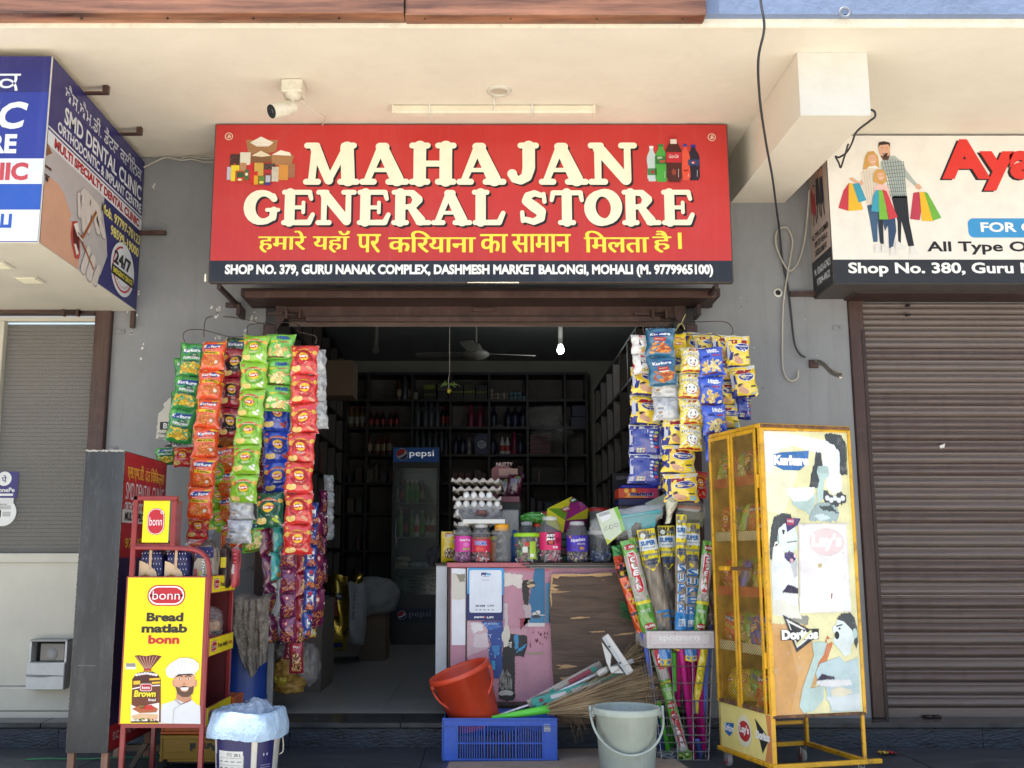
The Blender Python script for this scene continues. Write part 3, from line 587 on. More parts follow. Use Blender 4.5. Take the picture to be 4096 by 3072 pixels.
for i in range(26):
 y=rnd.choice([7.3,7.85,8.4,8.97,9.5,10.1,10.65])+rnd.uniform(-.1,.1);side=rnd.random()<.5;x=-1.80 if side else 1.42
 rw=rnd.randint(2,7);z_=(3.445 if side else 3.045)-.38*rw+.026
 inst('bottle',bottle_mesh((kd := rnd.choice(('clean','sauce','pink','water','squash')))),None,(x,y,z_),(0,0,0),(1,1,1),'dim %s bottle, %s side shelving, %s shelf down, %s'%({'clean':'navy','sauce':'dark red','pink':'pink','water':'clear','squash':'brown'}[kd],'left' if side else 'right',ORD[rw],'near the doorway' if y<8.2 else 'midway in' if y<9.3 else 'towards the back'),'bottle','dim bottles on the '+('left' if side else 'right')+' side shelving')
m_gold=M('gold_foil',(.42,.30,.05),r=.28,metal=.9,var=.3,scale=9,bump=1.0,bscale=9)
m_sack=M('white_woven_sack',(.27,.27,.26),r=.7,var=.15,bump=.6,bscale=12)
def sack(name,u0,v0,u1,v1,Y,m,lab,dep=.3,seed=0,lean=0,prints=None,cat='sack',pinch=.75,group=None):
 a,b=W(u0,v1,Y),W(u1,v0,Y);w_=b.x-a.x;h_=b.z-a.z;rnd=random.Random(seed);ph=[rnd.uniform(0,6) for _ in range(5)];mb=MB()
 def srf(t,q,front=1):
  e=math.sin(math.pi*min(1,max(0,q))**.8)**.5 if 0<q<1 else 0
  ww=w_*(pinch+(1-pinch)*math.sin(math.pi*min(1,(q*.8+.12))))
  x=(a.x+b.x)/2+(t-.5)*ww+lean*q*h_;y=Y-front*dep/2*(4*t*(1-t))**.55*e+.012*math.sin(t*9+ph[0]+q*6)+.008*math.sin(q*17+ph[1]+t*4)
  return (x,y,a.z+q*h_+.01*math.sin(t*7+ph[2])*q)
 mb.grid(lambda t,q:srf(t,q,1),14,16,m);mb.grid(lambda t,q:srf(1-t,q,-1),14,16,m)
 if prints:prints(Pr(mb,lambda t,q,l:(lambda s_:(s_[0],s_[1]-l,s_[2]))(srf(t,q)),.004))
 return obj(name,mb,None,lab,cat,group)
def p9090(pr):
 for q,t in ((.72,.68),(.72,.2)):pr.ell(t,q,.13,.045,ink('1a2244'),1,18);pr.text('9090',t,q,.03,ink('b8b89a'),2,w=.17)
 pr.rect(.05,.05,.8,.06,ink('1a2458'),1,4,1)
sack('sack',1285,2300,1400,2603,8.6,m_gold,'shiny gold foil sack standing on the shop floor',seed=1,prints=p9090,dep=.2)
sack('sack',1370,2330,1470,2580,8.9,m_sack,'white woven sack with vertical lettering beside the gold sack',seed=2,prints=lambda pr:pr.text('TATA Salt',.5,.62,.09,ink('2a2c38'),1,w=.4,rot=-1.45),dep=.25,pinch=.6)
sack('sack',1395,2295,1455,2440,9.3,m_gold,'smaller gold sack tucked behind the white sack',seed=4,dep=.2)
blob('sack',tuple(W(1490,2385,9.8)),(.24,.2,.17),m_sack,'plump white sack lying on a carton at the back left','sack',9,.08)
a,b=W(1465,2540,9.9),W(1505,2450,9.9);mb=MB();mb.box(a.x-.05,b.x+.1,9.8,10.2,FZ,b.z,M('old_cardboard',(.17,.12,.08),r=.9));obj('carton',mb,None,'brown carton on the floor under the plump white sack','box')
mb=MB();a,b=W(1215,2700,7.7),W(1300,2400,7.7);mb.box(a.x-.1,b.x,7.6,8.2,FZ,b.z,M('grey_cardboard',(.17,.14,.11),r=.9));obj('carton',mb,None,'large brown carton just inside the doorway on the left','box')
m_rc=M('red_crate_plastic',(.3,.03,.02),r=.5)
t=thing('red_crate','small red plastic crate on the carton inside the doorway','crate',tuple(W(1312,2460,8.25)));a,b=W(1287,2466,8.25),W(1338,2392,8.25)
mb=MB()
for k in range(5):z_=a.z+k*(b.z-a.z)/5;mb.box(a.x,b.x,8.21,8.23,z_,z_+(b.z-a.z)/5-.01,m_rc);mb.box(a.x,a.x+.015,8.23,8.45,z_,z_+(b.z-a.z)/5-.01,m_rc);mb.box(b.x-.015,b.x,8.23,8.45,z_,z_+(b.z-a.z)/5-.01,m_rc)
for k in range(5):x=a.x+k*(b.x-a.x-.01)/4;mb.box(x,x+.01,8.2,8.212,a.z,b.z,m_rc)
obj('side',mb,t)
rnd=random.Random(31)
for row in (4,5,6,7):
 for c_ in range(6):
  if c_==1 and row>4:continue
  x0=xs[c_]+.03;x=x0;k=0
  while x<xs[c_+1]-.1 and k<5:
   w_=rnd.uniform(.05,.11);h_=rnd.uniform(.09,.24)
   if rnd.random()<.85:
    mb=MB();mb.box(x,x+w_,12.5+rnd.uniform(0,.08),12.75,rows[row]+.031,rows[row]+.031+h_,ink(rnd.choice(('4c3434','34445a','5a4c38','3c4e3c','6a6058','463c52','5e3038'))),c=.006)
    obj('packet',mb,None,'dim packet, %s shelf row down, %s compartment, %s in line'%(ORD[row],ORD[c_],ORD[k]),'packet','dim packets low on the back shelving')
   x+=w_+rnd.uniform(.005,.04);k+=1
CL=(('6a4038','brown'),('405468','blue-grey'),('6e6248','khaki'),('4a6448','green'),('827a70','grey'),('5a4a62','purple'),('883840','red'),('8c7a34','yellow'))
for side,xf in ((0,-1.73),(1,1.33)):
 for j in range(34):
  y=7.3+rnd.random()*4.6;rw=rnd.randint(2,7);z_=(3.445 if side==0 else 3.045)-.38*rw+.022;w_=rnd.uniform(.08,.18);h_=rnd.uniform(.1,.27);xo=-rnd.uniform(.0,.05) if side==0 else rnd.uniform(0,.05)
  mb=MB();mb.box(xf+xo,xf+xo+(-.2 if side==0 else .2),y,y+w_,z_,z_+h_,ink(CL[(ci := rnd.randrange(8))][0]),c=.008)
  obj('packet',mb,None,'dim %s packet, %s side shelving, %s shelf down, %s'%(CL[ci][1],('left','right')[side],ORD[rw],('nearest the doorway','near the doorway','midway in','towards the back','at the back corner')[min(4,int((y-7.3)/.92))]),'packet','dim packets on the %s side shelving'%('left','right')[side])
# ================================================================ sign boards
def cap(p0,r0,p1,r1,n=9):
 a=math.atan2(p1[1]-p0[1],p1[0]-p0[0]);o=[]
 for k in range(n):t=a+math.pi/2+math.pi*k/(n-1);o.append((p0[0]+r0*math.cos(t),p0[1]+r0*math.sin(t)))
 for k in range(n):t=a-math.pi/2+math.pi*k/(n-1);o.append((p1[0]+r1*math.cos(t),p1[1]+r1*math.sin(t)))
 return o
def path(*q):return [cap(q[i][:2],q[i][2],q[i+1][:2],q[i+1][2]) for i in range(len(q)-1)]
def ser(x0,x1,y,r=.07):return path((x0,y,r),(x1,y,r))
def ring(cx,cy,rx,ry,a0,a1,f,n=16):
 return path(*[(cx+rx*math.cos(R(a0+(a1-a0)*i/n)),cy+ry*math.sin(R(a0+(a1-a0)*i/n)),f(R(a0+(a1-a0)*i/n))) for i in range(n+1)])
B,T_=.075,.925
COOP={
 'M':(1.27,path((.2,.1,.08),(.26,.88,.08))+path((.27,.86,.12),(.58,.11,.1))+path((.58,.11,.07),(.95,.88,.08))+path((.97,.87,.15),(1.01,.12,.15))+ser(.08,.34,B)+ser(.84,1.2,B)+ser(.08,.3,T_)+ser(.9,1.12,T_)),
 'A':(1.12,path((.18,.1,.075),(.47,.85,.09))+path((.52,.85,.13),(.85,.12,.15))+path((.45,.9,.09),(.58,.9,.09))+path((.3,.35,.05),(.75,.35,.05))+ser(.08,.33,B)+ser(.66,1.05,B)),
 'H':(1.08,path((.25,.1,.14),(.25,.9,.14))+path((.83,.1,.14),(.83,.9,.14))+path((.25,.5,.07),(.83,.5,.07))+ser(.08,.42,B)+ser(.66,1.0,B)+ser(.08,.42,T_)+ser(.66,1.0,T_)),
 'J':(.75,path((.52,.9,.14),(.52,.4,.14),(.47,.2,.12),(.34,.11,.1),(.2,.14,.09),(.15,.26,.11))+ser(.34,.68,T_)),
 'N':(1.12,path((.23,.1,.075),(.23,.88,.08))+path((.25,.86,.13),(.85,.12,.12))+path((.89,.12,.08),(.89,.9,.075))+ser(.08,.38,B)+ser(.08,.3,T_)+ser(.76,1.04,T_)),
 'G':(1.0,ring(.5,.5,.36,.4,48,322,lambda t:.085+.075*abs(math.cos(t)) if math.cos(t)<0 else .085)+path((.76,.8,.1),(.8,.74,.09))+ser(.62,.92,.43,.055)+path((.8,.42,.1),(.78,.22,.1))),
 'E':(.97,path((.25,.1,.14),(.25,.9,.14))+path((.1,T_,.07),(.78,T_,.07),(.83,.74,.055))+path((.3,.5,.055),(.58,.5,.055))+path((.62,.36,.05),(.62,.64,.05))+path((.1,B,.07),(.78,.08,.078),(.88,.3,.06))),
 'R':(1.1,path((.25,.1,.14),(.25,.9,.14))+path((.25,.92,.07),(.58,.9,.09),(.72,.72,.135),(.6,.53,.09),(.3,.5,.06))+path((.55,.48,.1),(.8,.13,.14))+ser(.08,.42,B)+ser(.08,.3,T_)+ser(.74,1.03,B)),
 'L':(.95,path((.25,.1,.14),(.25,.9,.14))+ser(.08,.42,T_)+path((.1,B,.07),(.75,.08,.078),(.86,.34,.065))),
 'S':(.9,path((.66,.84,.075),(.48,.9,.085),(.3,.82,.11),(.26,.68,.13),(.46,.53,.15),(.66,.38,.14),(.66,.2,.11),(.46,.1,.09),(.24,.16,.08))+path((.74,.88,.055),(.76,.66,.06))+path((.14,.36,.06),(.16,.12,.06))),
 'T':(1.0,path((.5,.1,.14),(.5,.9,.14))+path((.08,.7,.055),(.12,.91,.07),(.88,.91,.07),(.92,.7,.055))+ser(.32,.68,B)),
 'O':(1.06,ring(.53,.5,.37,.41,0,360,lambda t:.09+.07*abs(math.cos(t-.25)),26))}
def cooper(pr,s,x0,x1,y0,y1,m,msh,l=2,sh=(.012,-.012)):
 tw_=sum(COOP[c_][0] for c_ in s)-.02*(len(s)-1);kx=(x1-x0)/tw_;ky=(y1-y0);x=x0
 for c_ in s:
  P=[[(x+a*kx,y0+b*ky) for a,b in p] for p in COOP[c_][1]]
  pr.union(P,msh,l,sh[0],sh[1]);pr.union(P,msh,l+.3,sh[0]*.5,sh[1]*.5);pr.union(P,m,l+1);x+=(COOP[c_][0]-.02)*kx
def m_flex(h):
 c=[int(h[i:i+2],16)/255 for i in (0,2,4)];c=[((x+.055)/1.055)**2.4 if x>.04045 else x/12.92 for x in c]
 c=[x*.88 for x in c]
 return M('flex_'+h,c,r=.36,var=.06,scale=1.5,bump=.5,bscale=2.2,dirt=.12,dirtcol=[x*.75+.12 for x in c],streak=.3,scol=[min(1,x*.9+.05) for x in c],sst=(9,9,.25))
def signbox(name,lab,x0,x1,y0,y1,z0,z1,body,side=None,cat='sign board'):
 t=thing(name,lab,cat,((x0+x1)/2,y0,z0))
 mb=MB();mb.box(x0,x1,y0+.001,y1,z0,z1,body,c=.004);obj('box',mb,t);return t
def om(pr,x,y,r,m):
 for k in range(22):
  a=k*2*math.pi/22;pr.ell(x+r*math.cos(a),y+r*math.sin(a),r*.13,r*.13,m,2,6)
 pr.text('ॐ',x,y,r*1.05,m,2,bold=.02)
SY=5.86;a,b=D(449,610,SY),D(1572,282,SY)
sx0,sx1,sz0,sz1=a.x,b.x+.0,a.z,SZ-.008
ms=signbox('store_sign','large red store sign with rounded cream lettering and black address band',sx0,sx1,SY,SY+.05,sz0,sz1,M('sign_frame_dark',(.06,.05,.045),r=.6,dirt=.3,dirtcol=(.2,.17,.13)))
P_=Pr(MB(),plane((0,SY,0),(1,0,0),(0,0,1)),.0012)
zb=D(1000,563,SY).z
P_.rect(sx0+.008,zb,sx1-sx0-.016,sz1-zb-.004,m_flex('be3330'),1);P_.rect(sx0+.008,sz0+.004,sx1-sx0-.016,zb-sz0-.004,m_flex('20222c'),1)
face_=obj('printed_face',P_.mb,ms)
def X(u,v=450,Y=SY):return D(u,v,Y).x
def Zs(v,Y=SY):return D(1050,v,Y).z
m_cr=ink('f6ead0');m_blk=ink('1c1518');m_yel=ink('f3e24a')
pr=Pr(MB(),plane((0,SY-.0012,0),(1,0,0),(0,0,1)),.0012)
cooper(pr,'MAHAJAN',X(652),X(1380),Zs(400),Zs(308),m_cr,m_blk,1)
cooper(pr,'GENERAL',X(528),X(1094),Zs(487),Zs(410),m_cr,m_blk,1);cooper(pr,'STORE',X(1117),X(1502),Zs(487),Zs(410),m_cr,m_blk,1)
obj('shop_name',pr.mb,face_);pr=Pr(MB(),pr.fn,.0012)
for t_,u0,u1 in (('हमारे',561,664),('यहॉ',678,758),('पर',773,824),('किरयाना',840,1028),('का',1037,1097),('सामान',1105,1232),('िमलता',1260,1400),('है',1407,1448)):
 top=499 if t_ not in ('पर','का','सामान') else 506
 pr.text(t_,(X(u0)+X(u1))/2,(Zs(top)+Zs(546))/2,Zs(top)-Zs(546),m_yel,2,w=X(u1)-X(u0),bold=.035)
pr.rect(X(1462),Zs(538),X(1470)-X(1462),Zs(503)-Zs(538),m_yel,2)
obj('tagline',pr.mb,face_);pr=Pr(MB(),pr.fn,.0012)
pr.text('SHOP NO. 379, GURU NANAK COMPLEX, DASHMESH MARKET BALONGI, MOHALI (M. 9779965100)',(X(492)+X(1535))/2,Zs(585),Zs(572)-Zs(600),ink('f2f2f0'),2,w=X(1535)-X(492),bold=.045)
obj('address_line',pr.mb,face_)
for u_,v_ in ((488,295),(1543,297)):pr=Pr(MB(),pr.fn,.0012);om(pr,X(u_),Zs(v_),.022,m_cr);obj('emblem',pr.mb,face_)
pr=Pr(MB(),plane((0,SY-.0012,0),(1,0,0),(0,0,1)),.0010)
def gx(px):return W(800+px/1.8433,700,SY).x
def gz(py):return W(1945,300+py/1.8433,SY).z
def gp(pts):return [(gx(a),gz(b)) for a,b in pts]
jut,jutd,rice=ink('a5784e'),ink('7c5636'),ink('e9e2d2')
pr.poly(gp([(330,480),(565,480),(555,560),(500,580),(350,580)]),jut,1);pr.poly(gp([(360,500),(440,455),(535,500),(500,528),(410,528)]),rice,2)
for i in range(5):pr.line(gp([(335+i*3,500+i*17),(550-i*5,505+i*17)]),.0015,jutd,2)
pr.poly(gp([(520,600),(570,560),(640,565),(688,600),(670,665),(530,665)]),jut,2);pr.poly(gp([(525,590),(590,556),(660,575),(668,598)]),rice,3)
pr.poly(gp([(370,590),(450,558),(525,595),(520,645),(375,645)]),jutd,3);pr.poly(gp([(375,597),(445,560),(520,598),(450,606)]),ink('e0d2b4'),4)
for (x0,y0,x1,y1,h,l) in ((218,585,292,670,'4a2c28',3),(290,572,368,665,'d8d4c0',2),(293,650,340,715,'b58560',4),(400,650,468,745,'c9a24a',5),(470,655,555,700,'4e3a34',4),(530,680,580,788,'cfc6b4',5),(580,665,650,778,'d08f3e',5),(610,655,700,760,'9c6a4c',4),
 (200,680,230,775,'b9b2c4',4),(230,668,290,785,'e3c82a',5),(262,708,330,790,'b64a26',6),(275,720,325,758,'2c5530',7),(332,700,362,775,'3f6a3c',6),(360,665,392,760,'c8202a',5),(372,715,428,800,'c42a20',7),(402,745,432,812,'d9a020',8),(436,750,478,812,'5c8030',8),(480,728,528,812,'7a3430',8),(488,745,522,795,'b0b8c4',9),(480,800,526,815,'26348a',9)):
 pr.poly(wob(gp([(x0,y1),(x1,y1),(x1,y0),(x0,y0)]),.0012,x0),ink(h),l)
pr.ell(gx(457),gz(795),.014,.008,ink('e8d060'),9);pr.ell(gx(297),gz(775),.013,.006,ink('f0e6c0'),7);pr.ell(gx(345),gz(735),.008,.01,ink('e6e0d0'),7);pr.rect(gx(248),gz(665),.012,.01,ink('c83020'),6)
rnd=random.Random(2)
for (x0,y0,x1,y1,hs) in ((222,600,288,665,('a08a60','201418')),(534,695,576,785,('5a463a','8a7a68')),(584,685,646,775,('b8742c','e0a850')),(655,670,696,755,('7a4a34','b88060')),(474,660,550,698,('201a18','80706a'))):
 for _ in range(26):pr.ell(gx(rnd.uniform(x0,x1)),gz(rnd.uniform(y0,y1)),.0018,.0016,ink(rnd.choice(hs)),10,5)
obj('printed_goods',pr.mb,face_);pr=Pr(MB(),pr.fn,.0010)
def rx(px):return W(1900+px/1.8433,700,SY).x
def bott(cx,top,bot,w_,body,capc,labc,lt,lb,l,waist=1):
 h=gz(top)-gz(bot);x=rx(cx);z0_=gz(bot);w2=(rx(cx+w_/2)-x)
 side=[(.62,0),(.8,.02),(.75,.05),(1,.09),(.95,.3),(.86 if waist else 1,.42),(1,.55),(1,.66),(.8,.76),(.42,.86),(.36,.92),(.36,.94)]
 pts=[(x+w2*k,z0_+h*q) for k,q in side]+[(x-w2*k,z0_+h*q) for k,q in side[::-1]]
 pr.poly(pts,ink(body),l);pr.rect(x-w2*.42,z0_+h*.93,w2*.84,h*.07,ink(capc),l+1)
 zl,zl2=gz(lb),gz(lt);pr.rect(x-w2*.94,zl,w2*1.88,zl2-zl,ink(labc),l+2)
 pr.line([(x+w2*.5,z0_+h*.1),(x+w2*.55,z0_+h*.28)],.002,ink('d8d8d8'),l+1);return x
bott(1305,525,785,70,'b9cbcc','e8e8e8','3f7f4c',690,740,1);bott(1375,512,790,92,'47a03c','2f7a3c','2f6f30',600,660,3,0)
bott(1555,512,778,66,'d8503a','2a3490','e04c30',690,730,3);bott(1615,515,778,88,'221a2c','2a3490','23406a',625,670,2,0)
x=bott(1468,452,792,118,'4a1a16','b02a28','b82430',573,650,7,0)
pr.rect(rx(1446),gz(512),rx(1492)-rx(1446),gz(478)-gz(512),ink('d9cfc4'),8);pr.ell(rx(1465),gz(720),.014,.02,ink('8a3a2a'),8)
pr.text('Coca-Cola',x,gz(604),.022,ink('f6f0ea'),10.5,w=.058,shear=.35,bold=.0);pr.text('Mtn',rx(1365),gz(612),.016,ink('d8e8d0'),6,w=.028,rot=.3);pr.text('Dew',rx(1385),gz(638),.018,ink('c83040'),6,w=.034,rot=.3,bold=.04)
pr.ell(rx(1310),gz(718),.013,.01,ink('a03030'),5);pr.text('Fanta',rx(1556),gz(706),.012,ink('30201c'),7,w=.026,rot=.2);pr.ell(rx(1612),gz(648),.012,.009,ink('c0392c'),6);pr.rect(rx(1600),gz(655),.012,.006,ink('e8e8e8'),7)
obj('printed_bottles',pr.mb,face_)
for i,(u,su) in enumerate(((470,1),(1550,-1))):
 x=D(u,612,SY).x;mb=MB();z_=sz0-.002
 mb.box(x-.012,x+.012,SY+.03,6.399,z_-.03,z_,m_brownd,c=.002);mb.box(x-.012+.03*su,x+.012+.03*su,6.25,6.399,z_-.10,z_-.031,m_brownd,c=.002)
 mb.box(x-.012-.07*su*(su>0),x+.012+.07*(su<0),6.37,6.399,z_-.02,z_+.01,m_brown)
 obj('sign_bracket',mb,ms)
mb=MB();pr=Pr(mb,plane((0,SY-.003,0),(1,0,0),(0,0,1)),.001)
pr.poly([(X(449),sz0+.004),(X(449),sz0+.05),(X(452),sz0+.05),(X(453),sz0+.004)],m_cr);pr.poly(wob([(X(1010),sz0-.004),(X(1120),sz0-.006),(X(1120),sz0+.002),(X(1010),sz0+.001)],.001,2),m_cr);obj('torn_edge',mb,ms)
m_navy=m_flex('2c2a6e');DY0,DY1=4.93,6.38;dx1=-2.235;dz0,dz1=2.645,3.645
ds=signbox('clinic_sign','deep boxed navy dental clinic sign hanging at the upper left',-4.6,dx1,DY0,DY1,dz0,dz1,m_cream)
pr=Pr(MB(),plane((0,DY0,0),(1,0,0),(0,0,1)),.0012)
cx_=lambda px:W(px/1.2764,500,DY0).x
cz_=lambda py:W(100,py/1.2764,DY0).z
zt_=dz1-.003
for (y0,y1,h) in ((0,1,'2c2a6e'),):pr.rect(-4.59,dz0+.003,dx1+4.585,zt_-dz0-.003,m_flex('2f3a92'),1)
pr.rect(-4.59,cz_(470),dx1+4.585,zt_-cz_(470),m_navy,2)
m_sw=ink('dfe3e8');m_bl=m_flex('2c56b0')
pr.rect(-4.59,cz_(940),dx1+4.585,cz_(810)-cz_(940),m_sw,2);pr.rect(-4.59,cz_(1070),dx1+4.585,cz_(942)-cz_(1070),m_bl,2);pr.rect(-4.59,cz_(1232),dx1+4.585,cz_(1071)-cz_(1232),m_sw,2)
def rtext(t_,xr,y0,y1,wpx,m,**k):
 w_=cx_(xr)-cx_(xr-wpx);pr.text(t_,cx_(xr)-w_/2,(cz_(y0)+cz_(y1))/2,cz_(y0)-cz_(y1),m,3,w=w_,**k)
rtext('ਕਲੀਿਨਕ',88,340,465,560,m_sw,bold=.0);rtext('CLINIC',128,520,660,640,m_sw,bold=.035,shear=.2);rtext('CENTRE',95,685,785,480,m_sw,bold=.04);rtext('CLINIC',163,830,922,390,ink('c4484e'),bold=.045);rtext('MOHALI',100,1092,1165,300,m_bl,bold=.045)
obj('printed_front',pr.mb,ds)
sw,sh_=DY1-DY0,dz1-dz0
pr=Pr(MB(),lambda a,b,l:Vector((dx1+l,DY0+a*sw,dz0+b*sh_)),.0012)
pr.rect(.004,.004,.99,.992,m_navy,1)
pr.poly([(.004,.53),(.1,.535),(.55,.53),(.55,.42),(.60,.3),(.62,.2),(.56,.06),(.5,.004),(.004,.004)],ink('b9b4b4'),2)
pr.text('ਐਸ.ਐਮ.ਡੀ. ਡੈਂਟਲ ਕਲੀਿਨਕ',.54,.895,.10,m_sw,2,w=.84,bold=.0);pr.text('SMD DENTAL CLINIC',.55,.765,.095,m_sw,2,w=.84,bold=.025);pr.text('ORTHODONTIC & IMPLANT CENTRE',.53,.67,.06,m_sw,2,w=.9,bold=.03)
pr.rect(.004,.615,.99,.01,m_sw,2);pr.rect(.004,.525,.99,.078,m_sw,3);pr.text('MULTI SPECIALTY DENTAL CLINIC',.51,.564,.055,ink('b02c34'),4,w=.9,bold=.05)
pr.text('Mob. 97797-70123',.76,.46,.062,ink('ece27a'),2,w=.46,bold=.03);pr.text('98599-19000',.81,.375,.062,ink('ece27a'),2,w=.34,bold=.03)
skin=ink('d2a387');pr.poly([(.004,.3),(.03,.36),(.06,.37),(.12,.37),(.17,.345),(.2,.31),(.245,.27),(.24,.25),(.225,.235),(.27,.225),(.28,.19),(.26,.16),(.25,.12),(.31,.08),(.34,.05),(.345,.02),(.33,.004),(.004,.004)],skin,3)
pr.poly([(.004,.46),(.05,.5),(.004,.53)],ink('8a5c40'),3);pr.ell(.02,.345,.012,.014,ink('3a2420'),4);pr.line([(.0,.405),(.05,.41)],.014,ink('5a3a2c'),4);pr.line([(.0,.36),(.04,.365)],.008,ink('3a2a24'),5)
pr.poly([(.255,.235),(.30,.26),(.325,.22),(.345,.1),(.34,.06),(.30,.05),(.27,.1),(.25,.16)],ink('b8463f'),4);pr.poly([(.27,.22),(.305,.235),(.325,.19),(.335,.1),(.31,.08),(.28,.13),(.265,.18)],ink('5a1c1e'),5);pr.poly([(.265,.225),(.3,.25),(.33,.2),(.31,.175)],ink('e6e2da'),6);pr.poly([(.28,.12),(.3,.13),(.33,.09),(.31,.07)],ink('dcd6ce'),6)
gl=ink('d4ccc6');gd=ink('a8a09c')
for (p0,p1,w_) in (((.33,.42),(.36,.24),.05),((.38,.44),(.40,.26),.055),((.43,.42),(.5,.3),.06),((.30,.40),(.31,.30),.04),((.5,.36),(.56,.3),.05),((.38,.02),(.42,.15),.05),((.44,.01),(.47,.12),.06),((.5,.0),(.53,.09),.05)):
 pr.union([cap(p0,w_/2,p1,w_/2.6)],gd,4,.006,-.008);pr.union([cap(p0,w_/2,p1,w_/2.6)],gl,6.5)
pr.union([cap((.36,.42),.05,(.47,.4),.05)],gl,6.2);pr.line([(.47,.4),(.36,.2),(.32,.17)],.018,ink('9a6034'),7);pr.line([(.31,.2),(.48,.06)],.016,ink('9a6034'),7);pr.line([(.30,.19),(.355,.17)],.008,m_sw,8)
cxx,cyy=.8,.19;pr.ell(cxx,cyy,.14,.165,m_sw,3,30);pr.union(ring(cxx,cyy,.115,.135,100,330,lambda t:.006,14),ink('c02a34'),4)
pr.text('24/7',cxx-.01,cyy+.045,.085,ink('1c1c24'),5,w=.2,bold=.04);pr.rect(cxx-.13,cyy-.07,.26,.06,ink('14161c'),5);pr.text('EMERGENCY SERVICE',cxx,cyy-.04,.034,ink('e8dc50'),6,w=.23,bold=.03)
for k in range(9):a=R(215+k*13);pr.ell(cxx+.09*math.cos(a),cyy+.11*math.sin(a),.004,.006,ink('c02a34'),5,6)
obj('printed_side',pr.mb,ds)
for i,(u0,v0,u1) in enumerate(((30,215,112),(285,330,380),(515,572,590),)):
 pass
for i,(u,v) in enumerate(((365,335),(580,570))):
 p=W(u-60,v,4.93+(.45 if i==0 else 1.0));mb=MB();z_=SZ-.0012;yy=5.35+i*.56
 mb.box(dx1+.002,dx1+.13,yy,yy+.03,dz1-.004,dz1+.006,m_brown);mb.box(dx1+.10,dx1+.13,yy,yy+.03,dz1+.006,SZ-.001,m_brown);obj('hanger',mb,ds)
mb=MB();mb.tube([(-2.55,4.94,dz1),(-2.62,4.80,SZ-.002)],.012,m_brown,4);obj('hanger',mb,ds)
mb=MB();p=W(590,933,6.36);mb.box(dx1+.002,dx1+.17,6.34,6.37,p.z-.012,p.z+.014,m_brown);obj('side_bracket',mb,ds)
mb=MB();mb.box(dx1-.03,dx1-.005,6.36,6.39,dz0-.11,dz0-.001,m_brown);obj('side_bracket',mb,ds)
for i,(u,v) in enumerate(((62,622),(-6,572))):
 p=None;zq=dz0;Yq=5.62-i*.3;xq=D(u,v,Yq).x
 m_dl=M('downlight_cover',(.78,.74,.55),r=.4)
 mb=MB();mb.box(xq-.07,xq+.07,Yq-.07,Yq+.07,dz0-.006,dz0-.001,m_cream,c=.002);mb.box(xq-.052,xq+.052,Yq-.052,Yq+.052,dz0-.009,dz0-.0062,m_dl);obj('downlight',mb,ds)
FY=6.02;a=W(3335,1136,FY);fx0=a.x;fz0=a.z;fz1=W(3600,541,FY).z
fsn=signbox('fashion_sign','white clothing shop sign with printed family and black address band on the right',fx0,5.4,FY,6.395,fz0,fz1,M('sign_frame_dark'))
fx=lambda px:W(2900+px/1.2759,800,FY).x
fz=lambda py:W(3400,py/1.2759,FY).z
fp=lambda pts:[(fx(a),fz(b)) for a,b in pts]
pr=Pr(MB(),plane((0,FY,0),(1,0,0),(0,0,1)),.0011)
pr.rect(fx0+.003,fz(1325),5.38-fx0,fz1-fz(1325)-.003,ink('e6e1d8'),1);pr.rect(fx0+.003,fz0+.003,5.38-fx0,fz(1325)-fz0-.003,ink('26272d'),1)
def ft(t_,x0,x1,y0,y1,m,l=2,**k):pr.text(t_,(fx(x0)+fx(x1))/2,(fz(y0)+fz(y1))/2,fz(y0)-fz(y1),m,l,w=fx(x1)-fx(x0),**k)
ft('Aya',1102,1600,718,980,m_blk,2,bold=.05);ft('Aya',1116,1614,712,974,ink('d8332c'),3,bold=.05)
pr.rr(fx(1228),fz(1213),fx(1900)-fx(1228),fz(1115)-fz(1213),.035,ink('3a92cc'),2);ft('FOR GENTS',1292,1790,1135,1185,ink('f0f0ec'),3,bold=.03)
ft('All Type Of Summer',1012,1960,1232,1300,m_blk,2,bold=.025);ft('Shop No. 380, Guru Nanak Complex',607,2150,1340,1412,ink('f0f0ee'),3,bold=.03)
obj('printed_front',pr.mb,fsn)
pr=Pr(MB(),plane((0,FY-.001,0),(1,0,0),(0,0,1)),.0008)
def fpoly(pts,h,l=2):pr.poly(fp(pts),ink(h),l)
sk,hrb='d9a98c','c99a52'
fpoly([(862,1000),(930,1000),(932,1130),(948,1255),(918,1258),(892,1130),(880,1255),(868,1250),(872,1130),(850,1010)],'1e2028');fpoly([(805,830),(835,800),(880,795),(920,830),(935,870),(990,945),(975,950),(925,905),(928,1010),(850,1012),(838,900),(806,880)],'a9b3ae')
for i in range(9):pr.line(fp([(812+i*14,812+abs(i-4)*3),(846+i*10,1005)]),.0028,ink('4c5f66'),3)
for i in range(10):pr.line(fp([(822+i*2,835+i*18),(926,825+i*19)]),.0028,ink('55686c'),3)
fpoly([(800,745),(812,727),(850,727),(860,745),(858,790),(845,815),(820,815),(803,785)],sk,4);fpoly([(798,755),(803,728),(830,722),(860,730),(860,752),(850,738),(808,742)],'3a2a20',5);fpoly([(806,795),(820,800),(845,798),(856,790),(846,818),(820,818)],'5a4030',5);fpoly([(818,785),(846,783),(838,803),(824,803)],'3c1618',6);pr.rect(fx(820),fz(790),.013,.003,ink('ece8e0'),7)
for ex in (819,842):pr.ell(fx(ex),fz(765),.002,.002,ink('2a1c18'),6,8);pr.line(fp([(ex-8,756),(ex+8,755)]),.0018,ink('2c1e18'),6)
fpoly([(700,885),(715,868),(745,858),(790,862),(805,880),(800,1050),(722,1045),(705,980)],'d9cfc0',2)
